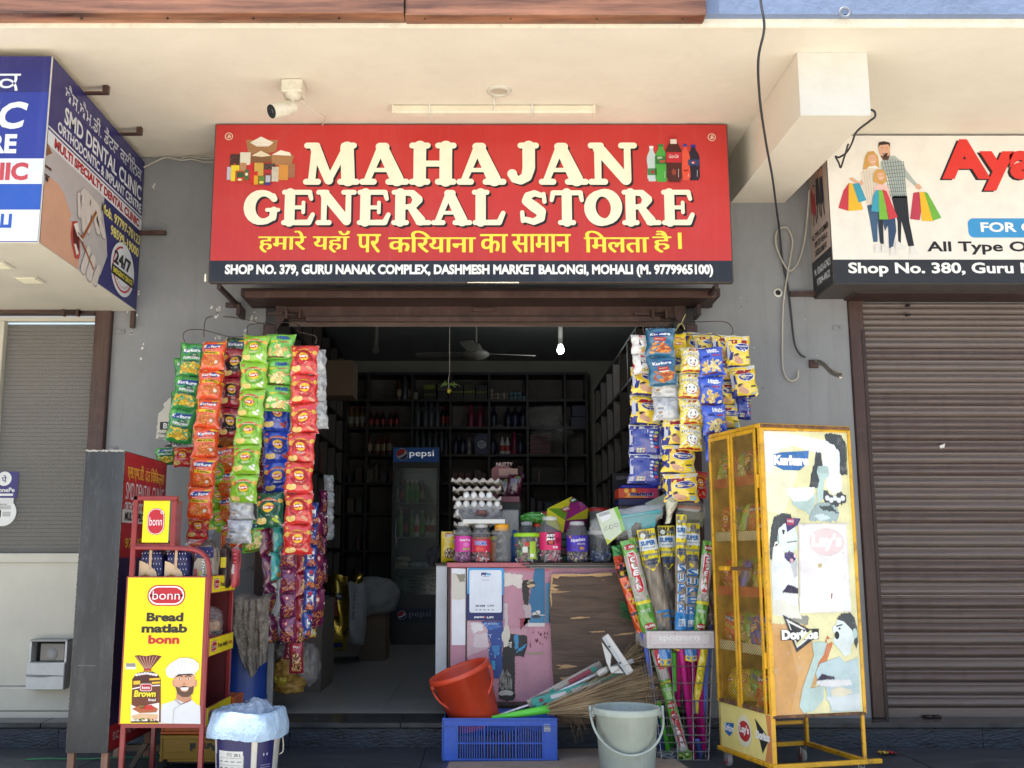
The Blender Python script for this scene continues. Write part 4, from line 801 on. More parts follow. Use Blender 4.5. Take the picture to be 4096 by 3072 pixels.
for i in range(6):pr.line(fp([(716+i*14,872),(728+i*12,1045)]),.0015,ink('8a7c70'),3)
fpoly([(735,1045),(800,1048),(798,1130),(792,1238),(775,1238),(770,1130),(764,1235),(742,1235),(733,1130),(722,1050)],'3c5878',2);fpoly([(775,1120),(798,1120),(795,1245),(778,1245)],'20242e',3)
fpoly([(712,865),(728,800),(745,775),(775,772),(795,800),(798,860),(780,845),(745,850),(730,865)],hrb,3);fpoly([(742,800),(752,790),(780,790),(788,815),(775,845),(755,842),(743,822)],sk,4);pr.line(fp([(755,828),(778,826)]),.003,ink('e8e0d8'),5)
fpoly([(640,915),(655,905),(690,930),(705,915),(712,940),(690,952)],sk,3)
for ex in (757,774):pr.ell(fx(ex),fz(811),.0016,.0016,ink('3a2c28'),5,8)
fpoly([(765,960),(785,940),(815,938),(838,960),(848,1050),(760,1055)],'e0b9b4',5);fpoly([(785,1070),(860,1070),(862,1180),(838,1265),(820,1268),(822,1150),(805,1180)],'2f4668',4)
fpoly([(762,930),(766,885),(785,865),(818,868),(830,895),(826,930),(805,945)],hrb,6);fpoly([(782,890),(795,880),(815,882),(822,905),(808,925),(788,920)],sk,7);pr.line(fp([(792,911),(812,910)]),.0024,ink('f0e8e0'),8)
for ex in (793,810):pr.ell(fx(ex),fz(898),.0014,.0014,ink('3a2c28'),8,8)
for x0,x1,y in ((743,775,1285),(778,810,1285),(822,855,1298),(848,903,1270),(922,960,1295)):pr.poly(fp([(x0,y),(x0+6,y-35),(x0+18,y-38),(x1,y-8),(x1,y+4),(x0,y+6)]),ink('dcd8d4'),8)
for (pts,h,l) in (([(606,975),(635,935),(655,1035),(628,1078),(575,1062)],'c03a48',3),([(636,935),(672,940),(700,1072),(625,1078)],'e2b42c',4),([(655,940),(690,935),(720,1022),(680,1035)],'3c9ab4',5),([(755,1000),(775,970),(785,975),(782,1085),(740,1080)],'3c9ab4',8),([(785,972),(805,975),(825,1122),(778,1122)],'78b43c',9),([(805,968),(825,978),(873,1112),(828,1122)],'c83a44',8),([(962,985),(992,980),(1000,1060),(985,1125),(937,1118)],'b83a50',3),([(995,980),(1018,982),(1052,1130),(995,1128)],'e4b428',4),([(1018,980),(1035,985),(1096,1112),(1050,1128)],'6cac3c',3)):fpoly(pts,h,l)
fpoly([(975,945),(995,940),(1008,960),(995,970),(978,962)],sk,5)
obj('printed_family',pr.mb,fsn)
swd=6.395-FY;shd=fz1-fz0
pr=Pr(MB(),lambda a,b,l:Vector((fx0-l,6.395-a*swd,fz0+b*shd)),.0011)
pr.rect(.01,.01,.98,.98,ink('b9a69c'),1);pr.rect(.01,.01,.98,.24,ink('2c2c32'),2);pr.text('M. 83603-67421',.52,.165,.05,m_sw,3,w=.8,bold=.02);pr.text('97804-49632',.55,.09,.05,m_sw,3,w=.65,bold=.02)
for i,t_ in enumerate(('ALL TYPE OF SUMMER','/ WINTER WEAR &','UNDERGARMENTS')):pr.text(t_,.5,.41-i*.06,.042,m_blk,3,w=(.85,.7,.6)[i],bold=.02)
pr.text('Fashion Hub',.5,.92,.07,ink('a02c30'),3,w=.85,bold=.03)
for (x,y,s,h) in ((.3,.62,.8,'a83038'),(.5,.68,1,'2c2c38'),(.7,.66,1,'30303a')):
 pr.ell(x,y+.13*s,.07*s,.035*s,ink('d09a78'),4);pr.ell(x,y+.15*s,.08*s,.03*s,ink('2a1c18'),3);pr.poly([(x-.1*s,y-.08*s),(x+.1*s,y-.08*s),(x+.07*s,y+.1*s),(x-.07*s,y+.1*s)],ink(h),4);pr.line([(x-.04,y-.07*s),(x-.08,y-.17*s)],.03,ink('2a1c20'),4);pr.line([(x+.04,y-.07*s),(x+.08,y-.17*s)],.03,ink('2a1c20'),4)
pr.poly([(.12,.58),(.3,.58),(.26,.74),(.16,.74)],ink('a8382c'),3)
obj('printed_side',pr.mb,fsn)
mb=MB();mb.box(fx0-.16,fx0-.002,6.36,6.39,fz0+.015,fz0+.045,m_brown);obj('side_bracket',mb,fsn)
# ================================================================ fittings under the soffit
t=thing('security_camera','off-white bullet camera on a square base under the soffit','camera',tuple(W(1165,370,5.35)))
m_cam=M('aged_camera_plastic',(.62,.58,.47),r=.5,dirt=.5,dirtcol=(.2,.14,.08),scale=14)
Yc=5.32;p=W(1172,375,Yc);q=W(1172,400,Yc)
mb=MB();mb.box(p.x-.058,p.x+.058,Yc-.05,Yc+.07,SZ-.075,SZ-.001,m_cam,c=.006);mb.lathe([(.045,0),(.04,-.02),(.02,-.03),(0,-.03)],m_cam,(p.x,Yc,SZ-.0755),18);obj('base',mb,t)
mb=MB();mb.tube([(p.x,Yc,SZ-.1),(p.x-.0,Yc,SZ-.13),(p.x-.02,Yc-.01,SZ-.145)],.012,m_cam,10);obj('arm',mb,t)
c0=Vector((p.x+.0,Yc+.02,SZ-.135));dr=Vector((-.62,-.55,-.42)).normalized()
mb=MB();mb.tube([c0,c0+dr*.03,c0+dr*.15],[.034,.04,.041],m_cam,20);obj('housing',mb,t)
mb=MB();mb.tube([c0+dr*.149,c0+dr*.151],.038,m_dark,20);mb.tube([c0+dr*.1512,c0+dr*.156],[.018,.014],M('lens_black',(.02,.02,.03),r=.08),14);obj('lens',mb,t)
mb=MB();e=D(693,278,5.8);mb.tube(spline([(p.x+.03,Yc+.03,SZ-.09),(p.x+.09,Yc+.15,SZ-.10),(p.x+.13,Yc+.3,SZ-.07),(e.x,5.85,SZ-.02)]),.005,m_cam,6);obj('cable',mb,t)
t=thing('batten_light','long white tube light batten fixed under the soffit above the sign','light',tuple(D(1066,262,5.6)))
x0,x1=D(848,258,5.62).x,D(1285,258,5.62).x;m_bt=M('aged_batten',(.66,.60,.47),r=.45,dirt=.2,dirtcol=(.4,.34,.24))
mb=MB();mb.box(x0,x1,5.60,5.66,SZ-.05,SZ-.001,m_bt,c=.008);obj('batten',mb,t)
mb=MB();mb.box(x0-.004,x0+.012,5.595,5.665,SZ-.054,SZ-.001,m_bt,c=.004);mb.box(x1-.012,x1+.004,5.595,5.665,SZ-.054,SZ-.001,m_bt,c=.004);obj('end_cap',mb,t,kind='stuff')
for u in (928,1150):
 mb=MB();x=D(u,258,5.6).x;mb.box(x-.006,x+.006,5.592,5.668,SZ-.056,SZ-.001,m_beam,c=.002);obj('clip',mb,t)
mb=MB();x=D(1066,250,5.5).x;mb.tube(spline([(x,5.5,SZ-.002),(x+.005,5.54,SZ-.03),(x-.005,5.585,SZ-.04)]),.004,m_beam,6);obj('wire',mb,t)
t=thing('round_downlight','round recessed ceiling light above the middle of the sign','light',tuple(W(1998,430,5.32)))
p=D(1079,233,5.45);mb=MB();Yd=5.3;xd=D(1079,233,Yd).x
mb.lathe([(.07,-.0005),(.066,-.012),(.045,-.016),(.042,-.004)],m_cream,(xd,Yd+.12,SZ),28);obj('ring',mb,t)
mb=MB();mb.lathe([(.042,-.006),(0,-.008)],M('frosted_cover',(.45,.4,.3),r=.3),(xd,Yd+.12,SZ),28);obj('diffuser',mb,t)
# ================================================================ loose cables
m_cab=M('black_cable',(.035,.035,.04),r=.5);m_cabw=M('dirty_white_cable',(.45,.41,.34),r=.5);m_wire=M('rusty_wire',(.09,.06,.05),r=.6,dirt=.4,dirtcol=(.2,.1,.06),scale=60)
def wire(name,pts,r,m,lab,cat='cable',n=6):
 mb=MB();mb.tube(spline([tuple(D(*q)) for q in pts]),r,m,n);return obj(name,mb,None,lab,cat)
wire('cable',[(1643,-60,4.45),(1643,0,4.45),(1651,60,4.45),(1638,130,4.6),(1642,220,4.9),(1655,310,5.3),(1668,380,5.7),(1676,440,6.1),(1684,500,6.35),(1690,560,6.38),(1702,620,6.385),(1709,680,6.385),(1716,740,6.37),(1728,765,6.37),(1740,772,6.37)],.0065,m_cab,'thin black cable dropping from above past the ceiling beam')
wire('cable',[(1748,410,6.3),(1745,460,6.34),(1738,520,6.36),(1725,565,6.37),(1706,585,6.375),(1688,560,6.375),(1676,525,6.375),(1680,498,6.375),(1700,492,6.372),(1712,520,6.37),(1707,560,6.37),(1700,600,6.375),(1692,660,6.38),(1690,740,6.385),(1692,800,6.385),(1706,822,6.38),(1722,818,6.38),(1724,800,6.375)],.0055,m_cabw,'pale looped cable hanging down the grey wall by the fashion sign')
wire('cable',[(1872,235,5.02),(1888,240,5.0),(1890,252,5.0),(1878,262,5.05),(1850,285,5.3),(1840,310,5.5),(1828,330,5.7),(1812,340,5.8),(1805,338,5.8),(1812,352,5.8),(1816,362,5.8),(1822,345,5.78),(1832,312,5.5)],.006,m_cab,'knotted black cable hanging off the end of the ceiling beam')
wire('cable',[(310,362,6.36),(345,345,6.36),(362,340,6.37),(390,346,6.37),(415,344,6.36),(440,350,6.3),(468,350,6.0)],.006,m_cabw,'white cables running from the clinic sign to the store sign')
wire('cable',[(392,342,6.37),(410,338,6.36),(440,343,6.32),(468,341,6.0)],.005,m_cabw,'second white cable strand beside the top left of the store sign')
t=thing('wall_hook','rusty bolt-lined hook arm on a square plate on the right wall','hook',tuple(D(1758,786,6.39)))
p=D(1758,786,6.39);mb=MB();mb.box(p.x-.03,p.x+.03,6.385,6.399,p.z-.026,p.z+.026,m_brown,c=.003);obj('plate',mb,t)
m_chr=M('dull_steel',(.4,.36,.32),r=.35,metal=.9,dirt=.5,dirtcol=(.14,.07,.04),scale=40)
path_=spline([tuple(D(1762,782,6.37)),tuple(D(1780,790,6.22)),tuple(D(1795,805,6.1)),tuple(D(1816,814,6.0))])
mb=MB();mb.tube(path_,.011,m_chr,8);obj('arm',mb,t)
mb=MB()
for q in path_[2::2]:mb.tube([q,q+Vector((.0,0,.022))],.009,m_chr,8)
obj('bolt',mb,t,kind='stuff')
p=D(1681,632,6.39);mb=MB();mb.lathe([(.02,0),(.03,0),(.03,.006),(.018,.008)],m_beam,n=14);mb.lathe([(0,.002),(.018,.002)],m_dark,n=14)
inst('pipe_stub',mb.mesh('pipe_stub'),None,(p.x,6.398,p.z),(R(90),0,0),label='small white pipe mouth in the grey wall beside the looped cable',cat='pipe')
# ================================================================ hanging packets
def foil(h,r=.2):
 n='foil_'+h
 if n in MATS:return MATS[n]
 c=[int(h[i:i+2],16)/255 for i in (0,2,4)];c=[(x/12.92 if x<=.04045 else ((x+.055)/1.055)**2.4) for x in c]
 return M(n,c,r=r,var=.08,scale=14,bump=1.0,bscale=20,spec=1.0,coat=.6)
PW,PH=.125,.165
def packet(kind,seed=0,plump=.038):
 rnd=random.Random(seed*31+7);ph=[rnd.uniform(0,6) for _ in range(6)];tw=rnd.uniform(-.05,.05);mb=MB()
 def srf(a,b,l=0,s=1):
  e=max(0,math.sin(math.pi*min(1,max(0,b))))**.45;cr=max(0,1-(2*a-1)**2)**.5
  k=1-e
  y=-s*plump*e*cr+.0035*math.sin(a*19+ph[0])*k+.0022*math.sin(a*9+b*14+ph[1])*e+.0018*math.sin(b*21+ph[2]-a*6)*cr
  y-=.007*(noise.noise(Vector((a*3+seed*5,b*4,ph[0])))+.6*abs(noise.noise(Vector((a*7,b*8+seed,ph[1])))))*e;x=(a-.5)*PW*(1.03-.13*e)+tw*(b-.5)*.06+.0025*math.sin(b*12+ph[3]+a*3)
  return Vector((x,y-s*l,(b-1)*PH+.002*math.sin(a*8+ph[4])))
 base=dict(red='cf2b28',green='86bd2b',blue='1f43b4',dgreen='1c5a3c',lred='a01830',yellow='f0d020',kor='e2501c',kgr='2f8b3f',kteal='1f6284',kdg='1d4a34',ugr='6cb83a',ubl='2a52c4',
  silver='c6c8ca',nat='ecd646',crax='e6e4e0',mamy='f0cf35',mamyb='2b3690',bhu='6a1848',nutc='28408c',teal='35a49c',kaju='8c1828',mag='8a1c48')[kind]
 bm=foil(base);sil=foil('c6c8ca')
 mb.grid(lambda a,b:srf(a,b),14,18,bm);mb.grid(lambda a,b:srf(1-a,b,0,-.8),8,10,sil if kind not in ('silver',) else bm)
 pr=Pr(mb,lambda a,b,l:srf(a,b,l),.0007);K=PW/PH;I=lambda h:ink(h,.3)
 def circ(cx,cy,r,m,l,n=20):pr.ell(cx,cy,r,r*K,m,l,n,rings=2)
 if kind in ('red','green','blue','dgreen','lred','yellow'):
  dk=dict(red='a81a22',green='5f9a1e',blue='15318a',dgreen='123f2a',lred='26202a',yellow='e0b818')[kind]
  circ(.52,.5,.36 if kind!='lred' else .4,I(dk),1,24)
  circ(.52,.5,.27,I(base if kind!='lred' else '1c1a22'),1.5,24)
  for k in range(7):
   t=R(40+k*18);pr.poly([(.52+.34*math.cos(t),.52+.34*K*math.sin(t)),(.52+.41*math.cos(t),.52+.41*K*math.sin(t)),(.52+.41*math.cos(t+R(18)),.52+.41*K*math.sin(t+R(18))),(.52+.34*math.cos(t+R(18)),.52+.34*K*math.sin(t+R(18)))],I('d8582a' if kind!='red' else 'e89a30'),2.5)
  circ(.53,.55,.19,I('f4c22c'),3);pr.ell(.53,.545,.22,.06,I('c42026'),4,18,.1);pr.text("Lay's",.53,.55,.1,I('fbf6ee'),5,w=.33,shear=.2,bold=.05)
  for i,(x,y) in enumerate(((.16,.17),(.23,.15),(.30,.155),(.36,.17))):pr.ell(x,y,.085,.085,I(('e9c268','f2d588')[i%2]),3+i*.6,14,.5)
  pr.ell(.76,.17,.13,.05,I(dict(red='d8a07a',green='e8ecd4',blue='b03a2c',dgreen='b8cc3a',lred='b04a2a',yellow='f4e69a')[kind]),3,12,-.5);pr.ell(.84,.25,.05,.05,I(dict(red='c42c20',green='f0f0e6',blue='8a2018',dgreen='d8e060',lred='e09050',yellow='c8d050')[kind]),4,10)
  pr.ell(.12,.68,.09,.07,I('e6b850'),2.2,12,.4);pr.ell(.92,.72,.08,.07,I('e6b850'),2.2,12,-.4)
  circ(.13,.87,.06,I('c8262c' if kind!='red' else 'e8982c'),3,10);pr.text('10',.13,.87,.04,I('f0e8d8'),4)
  for i in range(2):pr.rect(.38,.36-i*.035,.3-.06*i,.014,I('e8e4d8'),3)
  pr.text('50% MORE CHIPS',.52,.76,.035,I('f2e6c8' if kind!='red' else '8a1a18'),4,w=.5,arc=.0)
  pr.rect(.05,.045,.04,.028,I('e8e8e4'),3)
 elif kind[0]=='k' and kind!='kaju':
  if kind=='kgr':pr.poly([(0,.96),(.55,.98),(.2,.55),(0,.5)],I('1d5a30'),1);circ(.14,.87,.12,I('57b04c'),2,14);pr.text('10',.15,.87,.05,I('f2f2ea'),3)
  if kind in ('kor','kdg'):pr.poly([(.0,.97),(.3,.97),(.0,.74)],I('f2c62c'),1);pr.text('10',.09,.91,.05,I('2c2018'),3);pr.ell(.8,.9,.17,.03,I('f0c62e'),2,14)
  cy=.78 if kind!='kteal' else .74
  pr.poly([(.12,cy-.07),(.3,cy-.1),(.8,cy-.04),(.9,cy+.09),(.6,cy+.085),(.25,cy+.06)],I('1d3a86'),3);pr.text('Kurkure',.5,cy,.1,I('fafafa'),5,w=.68,shear=.1,bold=.035,rot=.04)
  if kind=='kor':
   pr.rect(0,.5,1,.095,I('f4cf22'),3,6,1);pr.text('50% EXTRA',.5,.548,.06,I('3c2414'),4,w=.62,bold=.04);pr.text('MASALA MUNCH',.5,.645,.03,I('f2dcc0'),4,w=.5)
   for k in range(14):
    t=2*math.pi*k/14;pr.line([(.52+.2*math.cos(t),.27+.15*math.sin(t)),(.52+.4*math.cos(t),.27+.22*math.sin(t))],.012,I('f4b070'),2)
  if kind=='kgr':pr.text('PUFFCORN',.52,.56,.07,I('f4f4f0'),4,w=.6,bold=.04);pr.ell(.6,.62,.18,.1,I('1f5c34'),2.5,14);pr.text('PLAY',.62,.645,.04,I('f0f0ec'),4);pr.rect(.0,.44,1,.05,I('1a4a2c'),2,6,1)
  if kind=='kteal':pr.rr(.3,.48,.42,.15,.02,I('c03a28'),3);pr.rect(.32,.44,.38,.03,I('ece8e0'),4);pr.text('MASALA',.5,.56,.04,I('e8d8c0'),5,w=.3)
  pr.ell(.52,.27,.36 if kind!='kgr' else .44,.16,I(dict(kor='c8641c',kteal='a84c20',kdg='a85a20',kgr='c89a18')[kind]),2.6,16)
  cols=('e08a34','f0a850','c8702a') if kind in ('kor','kteal','kdg') else ('f2c62a','f8dc50','dca818')
  y0,y1=(.1,.42)
  for i in range(30 if kind!='kteal' else 16):
   t=rnd.uniform(0,math.pi);x=rnd.gauss(.52,.15 if kind!='kgr' else .24);y=rnd.uniform(y0,y1);l_=.07 if kind!='kteal' else .13
   x=min(.84,max(.16,x));pr.union([cap((x,y),.014 if kind!='kteal' else .026,(min(.95,max(.05,x+l_*math.cos(t))),y+l_*.6*math.sin(t)),.016 if kind!='kteal' else .03,4)] if kind!='kgr' else [[(x-.05,y),(x,y-.035),(x+.06,y-.01),(x+.02,y+.04)]],I(rnd.choice(cols)),3+i*.05)
  if kind=='kor':pr.ell(.73,.24,.07,.055,I('e8dcd0'),5.2,12)
  if kind=='kgr':[pr.ell(rnd.uniform(.2,.8),rnd.uniform(.12,.4),.03,.012,I('4a9a3a'),5,8,rnd.uniform(0,3)) for _ in range(5)]
 elif kind in ('ugr','ubl'):
  pr.text('Uncle',.58,.86,.085,I('1f3f98' if kind=='ugr' else 'f2f4f8'),3,w=.42,bold=.06);pr.text('Chipps',.62,.785,.085,I('1f3f98' if kind=='ugr' else 'f2f4f8'),3,w=.5,bold=.06)
  pr.poly([(0,.6),(1,.62),(1,.7),(.5,.73),(0,.68)],I('2450b0' if kind=='ugr' else 'f0a828'),2);pr.text('25%',.32,.655,.07,I('f4d430' if kind=='ugr' else '1c2c80'),3,w=.28,bold=.06);pr.text('EXTRA',.7,.655,.055,I('c83a2c'),3,w=.3,bold=.05)
  for i in range(26):pr.ell(min(.86,max(.14,rnd.gauss(.52,.2))),rnd.uniform(.14,.5),rnd.uniform(.07,.12),rnd.uniform(.03,.06),I(rnd.choice(('f0dc98','e0c478','f6e8b4','d4b060'))),2+i*.12,10,rnd.uniform(0,3))
  pr.rect(.1,.045,.6,.04,I('6a2a24'),6,4,1)
 elif kind=='silver':
  for i in range(12):pr.rect(.12,.9-i*.028,rnd.uniform(.2,.35),.009,I('74767c'),1)
  for i in range(22):pr.rect(.55,.92-i*.034,rnd.uniform(.2,.36),.012,I('84868a'),1)
  for i in range(9):pr.rect(.14+i*.03,.44,.014,.09,I('3c3c44'),1)
  pr.ell(.24,.3,.08,.05,I('a88a58'),1,10);pr.ell(.24,.16,.12,.06,I('6a6c74'),1,14);pr.ell(.24,.165,.1,.048,I('c0c2c4'),2,14)
 elif kind=='nat':
  for i in range(8):
   for j in range(10):
    if (i+j)%2:pr.rect(.04+i*.115,.12+j*.08,.115,.08,I('f2f0e4'),1)
  pr.rr(.34,.82,.34,.09,.03,I('a8301c'),2);pr.text('CRAX',.51,.865,.05,I('f4e8c8'),3);pr.text('natkhat',.5,.7,.12,I('4a2418'),2.5,w=.86,bold=.05);pr.text('natkhat',.5,.702,.11,I('f8f4ea'),3.5,w=.82,bold=.02)
  for i in range(8):pr.ell(rnd.uniform(.12,.9),rnd.uniform(.12,.35),.1,.035,I('d8902c'),2.2+i*.1,9,rnd.uniform(0,3))
  circ(.5,.38,.26,I('2c2418'),3.6,20);circ(.5,.38,.245,I('fafaf4'),4.1,20)
  for x in (.4,.6):pr.ell(x,.42,.03,.045,I('241c18'),5,10)
  pr.line([(.38,.32),(.44,.28),(.56,.28),(.62,.33)],.02,I('241c18'),5);pr.ell(.56,.265,.05,.03,I('c03838'),5.5,8)
  pr.rect(.0,.02,1,.06,I('b02428'),2,6,1);pr.rect(0,.93,1,.05,I('e8e8e4'),1.5,6,1)
 elif kind=='crax':
  pr.poly([(0,.02),(1,.02),(1,.4),(.6,.3),(.3,.5),(0,.55)],I('c42428'),1);pr.rr(.3,.8,.5,.12,.02,I('c42424'),2);pr.text('CRAX',.55,.86,.07,I('f8f2e8'),3,bold=.03,w=.4)
  pr.rr(.28,.36,.7,.28,.05,I('222a50'),2);pr.text('BUBBLE',.62,.57,.09,I('f4f0f0'),3,w=.6,bold=.05);pr.text('BLAST',.62,.45,.09,I('e8e4ec'),3,w=.5,bold=.05)
  for i in range(12):pr.ell(rnd.uniform(.35,.9),rnd.uniform(.08,.28),.09,.03,I(rnd.choice(('d88a3c','e8b050','9cb83c'))),3+i*.1,9,rnd.uniform(0,3))
 elif kind=='mamy':
  pr.rect(0,.86,1,.13,I('dcdcd8'),2,6,1);pr.rect(0,.04,.2,.81,I('2a3488'),1.5,2,4);pr.rect(.03,.3,.1,.5,I('c8cad8'),2);pr.rect(.2,.73,.8,.12,I('9c1c2c'),1.5,4,1)
  pr.ell(.62,.62,.32,.13,I('f0f0f4'),2.5,20);pr.ell(.62,.62,.29,.115,I('26348c'),3.2,20);pr.text('MamyPoko',.62,.65,.07,I('f4f4f8'),4.5,w=.5,bold=.03);pr.text('pants',.62,.58,.05,I('f4f4f8'),4.5,w=.24,bold=.02)
  pr.ell(.45,.2,.2,.09,I('dba98c'),3,14,-.3);pr.ell(.32,.33,.1,.075,I('e0b094'),4,12);pr.ell(.3,.365,.095,.045,I('4a3428'),4.5,12,.3);pr.ell(.35,.33,.012,.01,I('3a2420'),5,6)
  pr.rr(.72,.28,.2,.06,.02,I('4a5c30'),3);pr.text('10',.88,.79,.1,I('f0d040'),4,w=.16,bold=.04);pr.rect(.74,.08,.18,.16,I('8ac0dc'),3);pr.rect(0,.0,1,.05,I('262f80'),2,6,1)
 elif kind=='mamyb':
  pr.rect(0,.86,1,.13,I('dcdcd8'),2,6,1);pr.rect(.02,.3,.09,.52,I('cccedc'),1.5);pr.rect(.56,.03,.02,.8,I('ccccd8'),2)
  for i in range(12):pr.rect(.16+i*.03,.3+rnd.uniform(0,.06),.012,.5,I('7c84bc'),1.5)
  for i in range(7):pr.rect(.03+i*.02,.08,.011,.14,I('e0e0e4'),2)
  for i in range(6):pr.rect(.26+(i%3)*.09,.07+(i//3)*.08,.075,.065,I(('d8c8a0','c8d8c8','d8b8a8')[i%3]),2)
  for i in range(5):pr.ell(.86,.25+i*.12,.065,.045,I(('c83a4c','3a8ad0','c04a50','d09a40','a8c060')[i]),3,12);pr.rr(.66,.22+i*.12,.1,.07,.02,I('c8cce0'),2)
 elif kind=='bhu':
  pr.poly([(0,.45),(1,.62),(1,.02),(0,.02)],I('8a4a1c'),1)
  for i in range(34):
   x,y,t=rnd.uniform(.12,.88),rnd.uniform(.05,.5),rnd.uniform(0,3);pr.line([(x-.08*math.cos(t),y-.05*math.sin(t)),(x+.02*math.sin(t),y),(x+.08*math.cos(t),y+.05*math.sin(t))],.02,I(rnd.choice(('d88a3a','e8a850','b8641c'))),2+i*.05)
  pr.poly([(.1,.56),(.9,.7),(.9,.64),(.1,.5)],I('e8dcc8'),3);circ(.5,.8,.12,I('b03040'),3,14);circ(.5,.8,.07,I('e8d0c8'),4,12)
 elif kind=='nutc':
  pr.rr(.24,.36,.52,.34,.04,I('e8e8e6'),2);pr.text('NUT',.5,.61,.07,I('20203a'),3,w=.3);pr.text('CRACKER',.5,.5,.07,I('20203a'),3,w=.44,bold=.03);circ(.5,.76,.13,I('c02838'),3,12)
  for i in range(16):pr.ell(rnd.uniform(.25,.9),rnd.uniform(.08,.3),.09,.04,I(rnd.choice(('c86a38','e09058','a84a24'))),3+i*.06,8,rnd.uniform(0,3))
  pr.rect(0,.9,1,.04,I('101c50'),1,5,1)
 elif kind in ('kaju','mag'):
  pr.text('KAJU' if kind=='kaju' else 'MIX',.5,.85,.07,I('f0d8c8'),2,w=.4);pr.ell(.5,.4,.36,.34,I('5a2418'),1,16,rings=2)
  for i in range(44):pr.ell(rnd.uniform(.2,.8),rnd.uniform(.1,.68),.055,.025,I(rnd.choice(('d8b078','e8cc98','b8864c'))),2+i*.04,7,rnd.uniform(0,3))
 elif kind=='teal':
  for i in range(14):pr.ell(rnd.uniform(.2,.8),rnd.uniform(.1,.4),.1,.05,I(rnd.choice(('d8c040','c88a34'))),2+i*.06,8,rnd.uniform(0,3))
  circ(.5,.75,.2,I('1c5c60'),2,14)
 return mb.mesh('packet')
_pk={}
def pk(kind,v=0):
 if (kind,v) not in _pk:_pk[(kind,v)]=packet(kind,v+len(kind)*3)
 return _pk[(kind,v)]
def strip(label,kinds,top,bot,Y,wpx,group,yaw=0,name='packet_strip',Yb=None,over=.0,wig=8,fan=0):
 Yb=Yb or Y;a,b=W(top[0],top[1],Y),W(bot[0],bot[1],Yb);n=len(kinds);d=(b-a)/n
 wpx=wpx/math.cos(R(yaw))*1.27;w_=wpx*Y/4150;t=thing(name,label,'packets',tuple(a),group=group)
 for i,k in enumerate(kinds):
  p=a+d*i;lean=math.atan2(-d.x,-d.z)+R(random.uniform(-wig,wig)*.35)
  inst('packet',pk(k,(i*2+len(label))%5),t,tuple(p+Vector((random.uniform(-.004,.004),random.uniform(-.008,.008),0))),(R(random.uniform(-wig,wig)*1.1),lean,R(yaw+random.uniform(-wig,wig)*1.3)),(w_/PW,1,d.length/PH*(1.015+over)))
 return t
GL,GR='snack packet strips hanging left of the doorway','packet strips hanging right of the doorway'
S=strip
S('green and yellow puffed corn strip, leftmost and tilted',['kgr']*3,(777,1375),(715,1769),5.95,90,GL)
S('long orange snack strip second from the left',['kor']*6,(862,1368),(797,2071),5.88,84,GL,Yb=5.8)
S('dark green and orange packets behind the second strip',['kdg','kor','kor'],(905,1400),(886,1640),6.05,60,GL,yaw=30)
S('single dark green packet on top behind the lime strip',['kdg'],(950,1352),(945,1470),6.02,80,GL)
S('dark red and black crisps strip between orange and lime strips',['lred']*3,(945,1395),(914,1747),5.98,84,GL)
S('long lime green crisps strip in front',['green']*6,(1028,1342),(970,2010),5.78,92,GL,Yb=5.72)
S('lime green crisps strip turned edge-on behind the front lime strip',['green']*3,(1052,1395),(1042,1745),5.95,48,GL,yaw=42)
S('light green salted crisps strip fourth from the left',['ugr']*3,(1124,1337),(1115,1645),5.8,97,GL)
S('royal blue crisps strip below the light green one',['blue']*3,(1112,1602),(1104,1969),5.9,94,GL)
S('dark green crisps packet at the end of the blue strip',['dgreen'],(1080,1972),(1079,2110),5.78,97,GL)
S('longest red crisps strip at the edge of the doorway',['red']*7,(1222,1383),(1183,2218),5.75,92,GL,Yb=5.7)
S('silver-backed strip showing behind the red strip',['silver']*3,(1268,1395),(1272,1714),5.9,52,GL,yaw=40)
S('silver-backed packets under the front lime strip',['silver']*2,(966,1990),(958,2172),5.80,86,GL)
S('orange snack strip behind the lime strips, lower middle',['kor']*4,(905,1785),(925,2190),6.0,74,GL)
S('lime crisps strip seen edge-on beside the orange strip',['green']*3,(858,1850),(865,2130),5.98,60,GL,yaw=35)
S('pair of red crisps packets under the long orange strip',['red','red'],(795,2066),(790,2250),5.93,70,GL,yaw=15)
S('light green salted crisps packet hanging lowest, tilted',['ugr'],(1008,2080),(1020,2205),5.9,84,GL,wig=10)
S('magenta crisps strip half hidden right of the lime strip',['mag','mag'],(1036,1780),(1036,1960),6.0,44,GL,yaw=35)
S('small green packet at the wall above the red standing board',['kgr'],(664,1790),(668,1860),6.1,70,GL,wig=9)
S('small red packet at the wall above the red standing board',['red'],(738,1788),(738,1868),6.08,66,GL,wig=9)
GN='savoury mix strips hanging at the doorway edge'
S('maroon strip with silver backs turned edge-on, leftmost of the savouries',['bhu']*4,(1066,2105),(1096,2572),5.95,26,GN,yaw=66)
S('silver strip turned edge-on next to the teal one',['silver']*4,(1085,2110),(1106,2500),5.98,22,GN,yaw=60)
S('teal savoury strip turned edge-on',['teal']*2,(1112,2100),(1108,2320),5.93,30,GN,yaw=60)
S('silver backs strip seen edge-on at the right of the teal strip',['silver']*4,(1132,2150),(1122,2572),5.96,18,GN,yaw=65)
S('maroon and orange sev strip below the red crisps',['bhu']*4,(1158,2170),(1146,2572),5.86,56,GN)
S('narrow red savoury strip beside the sev strip',['kaju']*4,(1204,2200),(1198,2572),5.9,30,GN,yaw=45)
S('blue nut mix strip nearest the doorway',['nutc']*5,(1250,2010),(1238,2440),5.88,42,GN,yaw=15)
S('last narrow blue packet of the nut mix strips',['nutc'],(1230,2440),(1230,2550),5.9,24,GN,yaw=50)
S('red nut packet hanging lowest at the doorway',['kaju'],(1186,2571),(1184,2692),5.86,46,GN)
